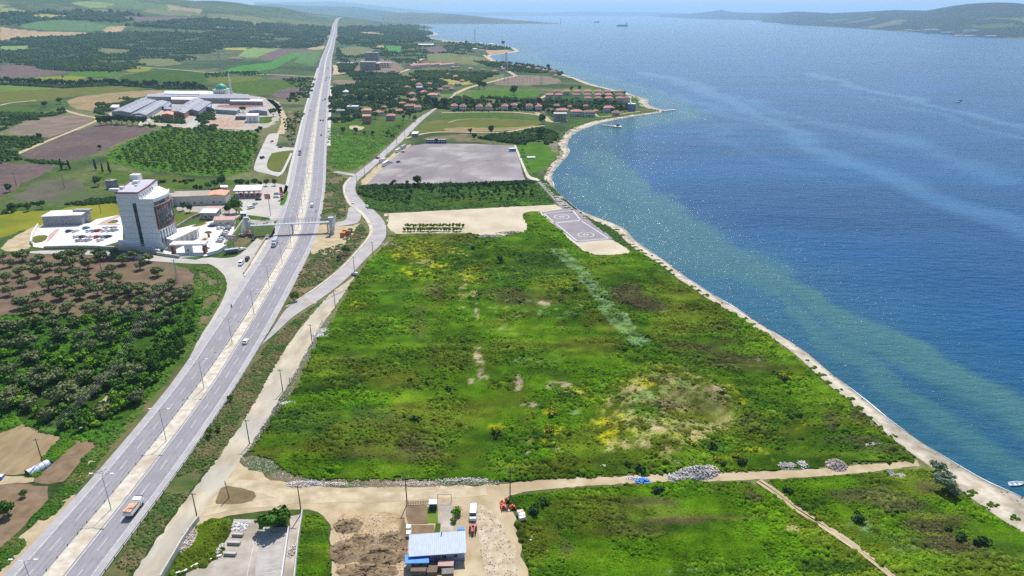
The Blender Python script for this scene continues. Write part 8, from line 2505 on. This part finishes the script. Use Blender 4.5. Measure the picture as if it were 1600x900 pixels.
smallbox('garden_hut', 677, 794, (2.0, 1.8, 2.0), 'navy', 'dark hut with a white roof at the top of the garden', 'hut', .05, 'roofwhite')
smallbox('water_tank', 638.5, 829, (1.0, 1.2, 1.0), 'whitep', 'white tank at the left edge of the vegetable plot, upper one', 'tank', 0, legs=True)
smallbox('water_tank', 638.5, 838, (1.0, 1.1, .9), 'white', 'white tank at the left edge of the vegetable plot, lower one', 'tank', 0, legs=True)
smallbox('green_skip', 684, 831, (1.2, 3.2, 1.1), 'metal', 'long grey-green trough beside the dug beds', 'trough', 0, 'gr_mid')
smallbox('cage', 655, 895, (3.4, 2.4, 1.3), 'dkmetal', 'dark wire cage in front of the blue house, left one', 'cage', 0, 'wood', legs=True)
smallbox('cage', 676, 897, (2.2, 2.0, 1.2), 'wood', 'wooden coop in front of the blue house, right of the cage', 'coop', 0, 'wood', legs=True)
smallbox('rabbit_hutch', 697, 889, (3.4, 1.6, 1.3), 'wood', 'pink-roofed hutch in front of the blue house', 'hutch', 0, 'redpave', legs=True)
smallbox('cage', 700, 900, (2.6, 1.6, 1.1), 'wood', 'rusty cage below the pink-roofed hutch', 'cage', .1, 'dkmetal', legs=True)
smallbox('table', 720, 831, (1.8, .9, .7), 'whitep', 'white table with a blue crate beside the farmhouse roof', 'table', .1, 'bluep', legs=True)
smallbox('skip', 1, 748, (1.6, 1.2, 1.0), 'bluep', 'blue crate at the left edge in the farm yard', 'crate', .1, 'whitep')

smallbox('white_slab', 830, 247.5, (7, 4, 1.2), 'litter', 'flat white slabs lying in the grass right of the parking lot', 'slab', .1, 'white')
smallbox('blue_container', 801, 236, (6, 4, 2.6), 'bluep', 'blue and white cabin at the right edge of the parking lot', 'cabin', .2, 'white')
# tractor
tr = empty('tractor', (*G(739, 831), .1), -math.pi / 2, 'red tractor standing in the yard in front of the white minibus', 'tractor')
MB().box((.7, 0, 1.0), (1.5, .7, .6), 0, .85).build('bonnet', M['red'], tr)
MB().box((-.5, 0, .9), (1.2, .8, .5)).build('body', M['red'], tr)
MB().box((-.55, 0, 1.35), (.5, .5, .35)).build('seat', M['blackp'], tr)
for s in (-1, 1):
    MB().tube([(-.7, s * .55, .7), (-.7, s * .95, .7)], .7, 14).build('wheel', M['tyre'], tr)
    MB().tube([(1.1, s * .5, .4), (1.1, s * .78, .4)], .4, 12).build('wheel', M['tyre'], tr)
    MB().box((-.7, s * .75, 1.45), (1.1, .42, .08)).build('mudguard', M['red'], tr)
MB().tube([(.9, .2, 1.2), (.9, .2, 2.0)], .05, 6).build('exhaust', M['dkmetal'], tr)


def machine(px, py, rz, label, m, w_=2.0, l_=1.6, name='farm_machine'):
    r = empty(name, (*G(px, py), .05), rz, label, 'farm machine')
    fr_ = MB(); fr_.box((0, 0, .7), (l_, w_ * .5, .35)); fr_.tube([(-l_ / 2, -w_ / 2, .5), (-l_ / 2, w_ / 2, .5)], .1, 6); fr_.tube([(l_ / 2, -w_ / 2, .5), (l_ / 2, w_ / 2, .5)], .1, 6); fr_.build('frame', M[m], r)
    for i in range(6): MB().tube([(l_ / 2, -w_ / 2 + i * w_ / 5, .5), (l_ / 2 + .25, -w_ / 2 + i * w_ / 5, .05)], .05, 5).build('tine', M['dkmetal'], r)
    MB().box((-.1, 0, 1.05), (l_ * .5, w_ * .4, .4), 0, .8).build('hopper', M[m], r)


machine(787, 795, .2, 'red farm implement at the meadow corner, lowest of three', 'red', 2.4, 1.4)
machine(785, 787, .1, 'yellowish farm implement at the meadow corner, upper left of three', 'orange', 1.5, 1.2)
machine(792, 784, 0, 'rusty brown farm implement next to the pole', 'wallbrick', 1.4, 1.2)
machine(801, 795, .3, 'small red implement lying on the grass by the trailer', 'red', 1.6, 1.2)
tl = empty('trailer', (*G(815, 811), .1), -1.35, 'pinkish farm trailer heaped with sacks on the meadow edge', 'trailer')
MB().box((0, 0, .8), (3.6, 1.9, .2)).build('bed', M['wood'], tl)
for i in range(3): MB().box((-1.2 + i * 1.15, (i % 2) * .2 - .1, 1.25), (1.05, 1.9, .7), .08 * i, .85).build('sack', [mat('pink_sack', (.62, .42, .38), (.7, .55, .5), 1), M['white'], M['wallwhite']][i], tl)
for x in (-1.1, 1.2):
    for s in (-1, 1): MB().tube([(x, s * .8, .36), (x, s * 1.0, .36)], .36, 12).build('wheel', M['tyre'], tl)
MB().tube([(1.8, 0, .6), (2.9, 0, .4)], .07, 5).build('drawbar', M['dkmetal'], tl)

# fence of the garden
fn = empty('garden_fence', (*G(652, 788), 0), 0, 'dark picket fence along the top of the vegetable plot', 'fence')
A_, B_ = Vector(G(636, 789)), Vector(G(670, 787)); O_ = Vector(G(652, 788))
for i in range(14):
    p = A_.lerp(B_, i / 13) - O_; MB().box((p.x, p.y, .55), (.12, .1, 1.1 + .2 * (i % 3 == 0))).build('post', M['wood'], fn)
mb = MB()
for z in (.4, .85): mb.tube([(*(A_ - O_), z), (*(B_ - O_), z)], .05, 4)
mb.build('rail', M['wood'], fn)
gt2 = empty('garden_gate', (*G(696, 784), 0), 0, 'thin metal gate frame at the garden entrance', 'gate')
for x in (-2.0, 1.6): MB().tube([(x, 0, 0), (x, 0, 2.4)], .07, 6).build('post', M['dkmetal'], gt2)
MB().tube([(-2, 0, 2.4), (1.6, 0, 2.4)], .06, 6).build('crossbar', M['dkmetal'], gt2)
K_b.put(*G(712, 806), .7, 'leafy garden bush beside the entrance path of the farmhouse', None, rt)
K_b.put(*G(708, 817), .4, 'low garden bush right of the paved yard', None, rt)

# polytunnel lying in the farm plot
pt = empty('polytunnel', (*G(60, 733), 0), math.radians(62), 'small white plastic polytunnel at the corner of the farm plots', 'polytunnel')
mb = MB(); n = 10
for x0 in (0,):
    V = []; Fc = []
    for i in range(9):
        x = -2.9 + i * .725
        for j in range(n + 1):
            t = math.pi * j / n; rr = 1.25 + (.05 if i % 2 else 0)
            V.append((x, math.cos(t) * rr, math.sin(t) * rr * 1.1))
    for i in range(8):
        for j in range(n): a = i * (n + 1) + j; Fc.append((a, a + 1, a + n + 2, a + n + 1))
    mb.add(V, Fc)
mb.build('cover', mat('plastic_sheet', (.68, .72, .80), (.55, .60, .70), 1.2, .4), pt)
MB().prism([(-2.95, -1.2), (-2.85, -1.2), (-2.85, 1.2), (-2.95, 1.2)], 0, 1.2).build('end_panel', M['wood'], pt)
for i in range(5):
    hb = MB(); x = -2.9 + i * 1.45; hb.tube([(x, math.cos(t) * 1.33, math.sin(t) * 1.44) for t in np.linspace(0, math.pi, 9)], .04, 4); hb.build('hoop', M['metal'], pt)

# ------------------------------------------------------------ rubble and rubbish heaps
def heap(name, px, py, rx_, ry_, h_, m, label, n=60, seed=1, size=.35, cat='rubble heap', rz=0.0, m2=None):
    m, m2 = ['litter' if q in ('white', 'whitep') else q for q in (m, m2)]
    r2 = random.Random(seed)
    root = empty(name, (*G(px, py), 0), rz, label, cat)
    mb = MB(); V = []; Fc = []; K_ = 22; R_ = 6
    for i in range(R_ + 1):
        for j in range(K_):
            t = 6.283 * j / K_; r = i / R_; zz = h_ * (1 - r ** 1.6) * r2.uniform(.75, 1.15)
            V.append((math.cos(t) * rx_ * r * r2.uniform(.88, 1.1), math.sin(t) * ry_ * r * r2.uniform(.88, 1.1), zz if i < R_ else -.05))
    for i in range(R_):
        for j in range(K_): Fc.append((i * K_ + j, i * K_ + (j + 1) % K_, (i + 1) * K_ + (j + 1) % K_, (i + 1) * K_ + j)[::-1])
    mb.add(V, Fc); mb.build('heap', M[m], root)
    cb = MB()
    for i in range(n):
        a = r2.uniform(0, 6.28); r = math.sqrt(r2.random()) * 1.08; z = max(.02, h_ * (1 - min(r, 1) ** 1.6)); s = size * r2.uniform(.4, 1.3)
        cb.mi = 0 if r2.random() < .6 else 1
        cb.box((math.cos(a) * rx_ * r, math.sin(a) * ry_ * r, z + s * .2), (s * 1.3, s, s * .7), r2.uniform(0, 3), .7)
    o = cb.build('debris', [M[m], M[m2 or m]], root); o['kind'] = 'stuff'
    return root


M['rubble'] = mat('rubble', (.32, .28, .26), (.46, .42, .39), 1.5, detail=8, bump=.2, bscale=2)
M['rubble_pink'] = mat('pinkish_rubble', (.34, .25, .20), (.48, .40, .35), 1.2, detail=8, bump=.2, bscale=2)
M['soilheap'] = mat('dug_soil', (.14, .095, .05), (.27, .19, .11), .8, detail=9, bump=.3, bscale=1.2)
HP = [(1086, 741, 8.5, 3.2, 2.2, 'rubble', 'largest grey rubble heap, elongated, on the upper side of the cross road', 420, .38, 'white'), (1306, 728, 3.2, 2.8, 1.8, 'rubble_pink', 'round brown-grey rubble heap beside the road near the beach', 200, .3, 'rubble'),
      (1228, 728, 3.6, 1.6, .7, 'rubble', 'white-speckled rubbish heap, left of the round heap', 120, .3, 'whitep'), (1253, 726, 2.0, 2.2, .8, 'white', 'small white rubbish heap between rubbish and round heap', 80, .3, 'whitep'),
      (1256, 692, 2.6, 1.8, .5, 'white', 'scattered white rubbish in the grass above the road', 80, .3, 'whitep'), (1365, 697, 3.4, 1.5, .8, 'rubble_pink', 'pinkish rubble pair on the dry grass near the beach', 130, .35, 'white'),
      (1393, 742, 1.6, 1.6, .6, 'rubble', 'small rubbish heap with a blue bag under the road, left one', 60, .3, 'bluep'), (1410, 744, 1.6, 1.3, .5, 'white', 'small white rubbish heap under the road, right one', 50, .3, 'whitep'),
      (1004, 752, 2.0, 1.3, .7, 'bluep', 'heap of bright blue rubbish bags on the cross road', 80, .4, 'bluep'), (988, 748, 2.4, .8, .4, 'white', 'white and brown litter left of the blue bags', 60, .3, 'red'),
      (470, 757, 4.0, 1.4, .5, 'rubble_pink', 'rubble heap with white and brown bits where the dirt roads meet', 260, .3, 'whitep'), (488, 756, 2.6, 1.1, .6, 'rubble', 'whitish rubbish heap at the meadow corner', 160, .3, 'silver'),
      (520, 757, 4.0, .8, .4, 'rubble_pink', 'low grey rubble ridge on the near edge of the meadow', 200, .3, 'white'), (735, 750, 10, 1.0, .4, 'rubble', 'long low band of rubble above the cross road in the middle', 220, .3, 'whitep'), (650, 756, 8, .8, .25, 'rubble_pink', 'pinkish rubble band left of the longer grey one', 110, .3, 'white'),
      (505, 522, 4.2, 5.2, 1.0, 'white', 'white rubble slope beside the dirt road halfway up', 220, .4, 'rubble'), (455, 630, 4.0, 1.2, .3, 'whitep', 'thin white spill beside the dirt road', 60, .3, 'whitep'), (500, 738, 1.0, .7, .3, 'whitep', 'small white bag in the meadow grass', 20, .3, 'silver'),
      (760, 371, 6.5, 3.0, 1.6, 'rubble', 'grey rubble heap at the edge of the pale sand fill, left one', 200, .5, 'rubble_pink'), (776, 370, 6, 2.4, 1.2, 'rubble', 'grey rubble heap at the edge of the sand fill, middle one', 160, .5, 'white'), (800, 364, 9, 1.8, 1.0, 'rubble_pink', 'dark rubble ridge at the right end of the sand fill', 160, .4, 'rubble'),
      (612, 382, 6, 2.4, .5, 'rubble', 'scattered white rubble between access road and meadow', 200, .4, 'white'), (895, 647, 3.0, 1.0, .4, 'rubble', 'white rubble patch in the middle of the meadow', 90, .3, 'whitep'),
      (1005, 628, 6.0, 3.0, 1.6, 'rubble', 'pale concrete rubble on the left of the overgrown mound', 200, .5, 'white'), (1108, 620, 5.0, 2.4, 1.2, 'rubble', 'pale concrete rubble on the right of the overgrown mound', 160, .5, 'white'), (1063, 592, 4.0, 1.6, 1.0, 'rubble', 'pale rubble behind the top of the overgrown mound', 100, .5, 'white'),
      (1024, 711, 2.0, 1.2, .5, 'whitep', 'white rubbish above the blue bags, in the straw', 40, .3, 'white'), (943, 729, 2.0, 1.2, .4, 'white', 'grey-white rubbish left of the blue bags in the grass', 50, .3, 'silver'),
      (296, 845, 1.6, 4.0, .7, 'rubble_pink', 'pinkish rubble along the wall of the concrete yard', 200, .3, 'white'), (343, 860, .9, 2.4, .6, 'white', 'narrow pile of white slabs beside the concrete yard', 90, .3, 'white'), (375, 822, 2.4, 2.0, .4, 'white', 'white and pale blue rubbish at the top of the concrete yard', 100, .35, 'silver'),
      (458, 860, 1.0, 2.6, .6, 'rubble_pink', 'reddish rubbish strip between the two yard walls', 120, .3, 'whitep'), (832, 842, 1.4, 1.0, .3, 'white', 'pale planks thrown on the grass below the trailer', 30, .4, 'concrete'),
      (1400, 716, 1.2, .6, .2, 'whitep', 'white scraps near the end of the cross road', 24, .3, 'whitep'), (1240, 692, 1.2, .5, .2, 'whitep', 'thin white scraps left of the scattered rubbish', 20, .25, 'whitep'), (712, 878, 1.4, 1.0, .4, 'rubble_pink', 'junk pile at the right corner of the blue house', 60, .3, 'silver'),
      (160, 738, 2.0, 1.6, .4, 'rubble', 'stones beside the drain by the motorway', 60, .3, 'white'), (128, 668, 1.2, .9, .3, 'white', 'pale rubbish at the bottom of the scrub track', 40, .3, 'rubble')]
for i, (a, b_, rx_, ry_, h_, m, lab, n, sz, m2) in enumerate(HP):
    heap('rubble_heap', a, b_, rx_, ry_, h_, m, lab, n, 50 + i, sz, m2=m2, rz={0: .28, 14: .0}.get(i, 0))
for i, (a, b_, rx_, ry_, h_, lab) in enumerate([(545, 822, 4.2, 3.0, 1.0, 'ridge of dug brown soil at the top left of the clearing'), (596, 868, 7.0, 4.0, 1.6, 'largest dark brown soil heap beside the blue house'), (540, 862, 4.5, 4.5, 1.3, 'brown soil heap near the green wedge'), (575, 895, 7.5, 3.4, 1.4, 'brown soil heap at the bottom edge of the photo'), (612, 842, 3.6, 2.6, .9, 'small soil heap left of the farmhouse roof'), (565, 845, 3.5, 2.5, .9, 'mid-sized soil heap in the centre of the clearing')]):
    heap('soil_heap', a, b_, rx_, ry_, h_, 'soilheap', lab, 45, 90 + i, .3, 'soil heap')
for (a, b_, ln, lab) in ((372, 838, 2.8, 'concrete block step in the yard, upper'), (366, 851, 3.2, 'concrete block step in the yard, middle'), (360, 868, 3.0, 'concrete block step in the yard, lower')):
    r = empty('concrete_block', (*G(a, b_), .12), -.05, lab, 'block'); MB().box((0, 0, .35), (ln, .7, .7), 0, .97).build('block', M['conc_old'], r); MB().box((0, 0, .74), (ln * .95, .6, .06)).build('cap', M['concrete'], r)

# stones scattered over dirt and rubble bands
P_ = []; 
for poly, n in (([(735, 782), (770, 800), (790, 830), (806, 870), (812, 910), (760, 920), (748, 860), (742, 820)], 250), ([(372, 716), (400, 712), (440, 722), (458, 742), (520, 750), (640, 749), (780, 750), (780, 758), (640, 762), (520, 762), (460, 757), (420, 744), (385, 730)], 1500),
                ([(502, 500), (515, 500), (500, 540), (470, 580), (450, 620), (420, 660), (396, 700), (376, 716), (394, 690), (444, 612), (488, 532)], 1500), ([(306, 430), (346, 440), (344, 465), (316, 515), (300, 540), (322, 460)], 300), ([(530, 806), (612, 802), (634, 850), (640, 960), (525, 960), (530, 835)], 1500)):
    P_.append(random_in([G(*p) for p in poly], n, r_))
P_ = np.vstack(P_); n = len(P_); g = r_.uniform(.24, .5, (n, 1))
scatter_clumps('stones', np.column_stack([P_, np.full(n, .1)]), r_.uniform(.06, .26, n), g * np.array((1, .92, .84)), mat('stone', (.8, .8, .8), (1.1, 1.1, 1.1), 3, attr=True), seed=77, hfac=.8, n_=4)

# ------------------------------------------------------------ piers, boats, ships
def pier(P0, P1, wd, label, hut=False):
    A, B = Vector(G(*P0, .4)), Vector(G(*P1, .4)); d = B - A; L_ = d.length; a = math.atan2(d.y, d.x); c = (A + B) / 2
    root = empty('pier', (c.x, c.y, 0), a, label, 'pier')
    MB().box((0, 0, .5), (L_, wd, .3)).build('deck', M['concrete'], root)
    for i in range(int(L_ / 8) + 1):
        for s in (-1, 1): MB().tube([(-L_ / 2 + .5 + i * 8, s * wd * .4, -3), (-L_ / 2 + .5 + i * 8, s * wd * .4, .35)], .22, 6).build('pile', M['dkmetal'], root)
    if hut:
        MB().box((L_ / 2 - 3, 0, .75), (8, wd * 2.6, .2)).build('platform', M['whitep'], root)
        MB().box((L_ / 2 - 3, 0, 2.0), (3, 3, 2.2)).build('hut', M['wood'], root)
    return root


pier((1034, 173), (1055, 171.3), 5, 'pale stone pier at the tip of the headland')
pier((940, 195), (969, 198), 3, 'thin pier with a small hut on its end platform', True)
pier((875, 118.5), (893, 119), 5, 'short dark jetty beside the large far seaside house')


def boat(px, py, rz, L_, hullm, label, name='rowing_boat', z=SEA_Z):
    root = empty(name, (*G(px, py, SEA_Z), SEA_Z), rz, label, 'boat')
    mb = MB(); V = []; Fc = []
    st = [(-.5, .30, .34), (-.3, .36, .3), (0, .38, .3), (.28, .28, .36), (.5, .02, .5)]
    for x, w_, h_ in st:
        w_ *= L_ * .5; h_ *= L_ * .34
        V += [(x * L_, -w_, h_), (x * L_, -w_ * .6, -.15), (x * L_, w_ * .6, -.15), (x * L_, w_, h_), (x * L_, w_ * .86, h_), (x * L_, w_ * .5, .1), (x * L_, -w_ * .5, .1), (x * L_, -w_ * .86, h_)]
    for i in range(4):
        for j in range(8): Fc.append((i * 8 + j, (i + 1) * 8 + j, (i + 1) * 8 + (j + 1) % 8, i * 8 + (j + 1) % 8))
    Fc.append((0, 1, 2, 3, 4, 5, 6, 7))
    mb.add(V, Fc); mb.build('hull', M[hullm], root)
    for x in (-.25, .05): MB().box((x * L_, 0, .28 * L_ * .3), (.3, L_ * .28, .06)).build('bench', M['bluep'], root)
    return root


boat(1588, 757, .12, 4.4, 'whitep', 'white rowing boat with blue benches floating near the beach')
boat(1496, 159.5, .2, 8, 'whitep', 'small white fishing boat far out on the sea, left of two')
boat(1501, 157.5, .4, 7, 'dkmetal', 'small dark fishing boat far out on the sea, right of two')


def ship(px, py, L_, label, rz=2.2):
    root = empty('cargo_ship', (*G(px, py, SEA_Z), SEA_Z), rz, label, 'ship')
    mb = MB().prism([(-.5 * L_, -.07 * L_), (.38 * L_, -.07 * L_), (.5 * L_, 0), (.38 * L_, .07 * L_), (-.5 * L_, .07 * L_)], -1, .05 * L_); mb.build('hull', M['navy'], root)
    MB().box((-.4 * L_, 0, .10 * L_), (.09 * L_, .12 * L_, .11 * L_)).build('bridge', M['whitep'], root)
    MB().box((-.42 * L_, 0, .18 * L_), (.03 * L_, .03 * L_, .05 * L_)).build('funnel', M['orange'], root)
    for k in range(4): MB().box((-.22 * L_ + k * .15 * L_, 0, .07 * L_), (.11 * L_, .1 * L_, .04 * L_)).build('hold_cover', M['wallgrey'], root)
    return root


ship(971.5, 41, 150, 'dark cargo ship sailing away in the middle of the strait')
ship(932, 35, 150, 'faint distant ship beyond the dark cargo ship', 1.9)
bc = empty('lighthouse', (*G(876, 37), 0), 0, 'thin pale lighthouse at the tip of the far headland', 'lighthouse')
MB().tube([(0, 0, 0), (0, 0, 50)], 4, 8, 2.5).build('tower', M['white'], bc); MB().box((0, 0, 53), (8, 8, 6)).build('lantern', M['metal'], bc)

# ------------------------------------------------------------ the hazy air
bz = max(150.0, float(HV[..., 2].max()), max((o.matrix_world @ Vector(c)).z for o in bpy.data.objects if o.type == 'MESH' for c in o.bound_box)) + 4
bb = MB().box((0, 34500, (bz - 5) / 2), (123000, 73000, bz + 5))
print('haze top', bz)
hz = bb.build('haze', [])
m = bpy.data.materials.new('haze_air'); m.use_nodes = True
t = m.node_tree
for n_ in list(t.nodes):
    if n_.type == 'BSDF_PRINCIPLED': t.nodes.remove(n_)
pv = t.nodes.new('ShaderNodeVolumePrincipled')
pv.inputs['Color'].default_value = (.50, .75, 1.0, 1)
pv.inputs['Density'].default_value = HAZE
pv.inputs['Anisotropy'].default_value = .2
t.links.new(pv.outputs[0], t.nodes['Material Output'].inputs['Volume'])
hz.data.materials.append(m)
tag(hz, kind='stuff')
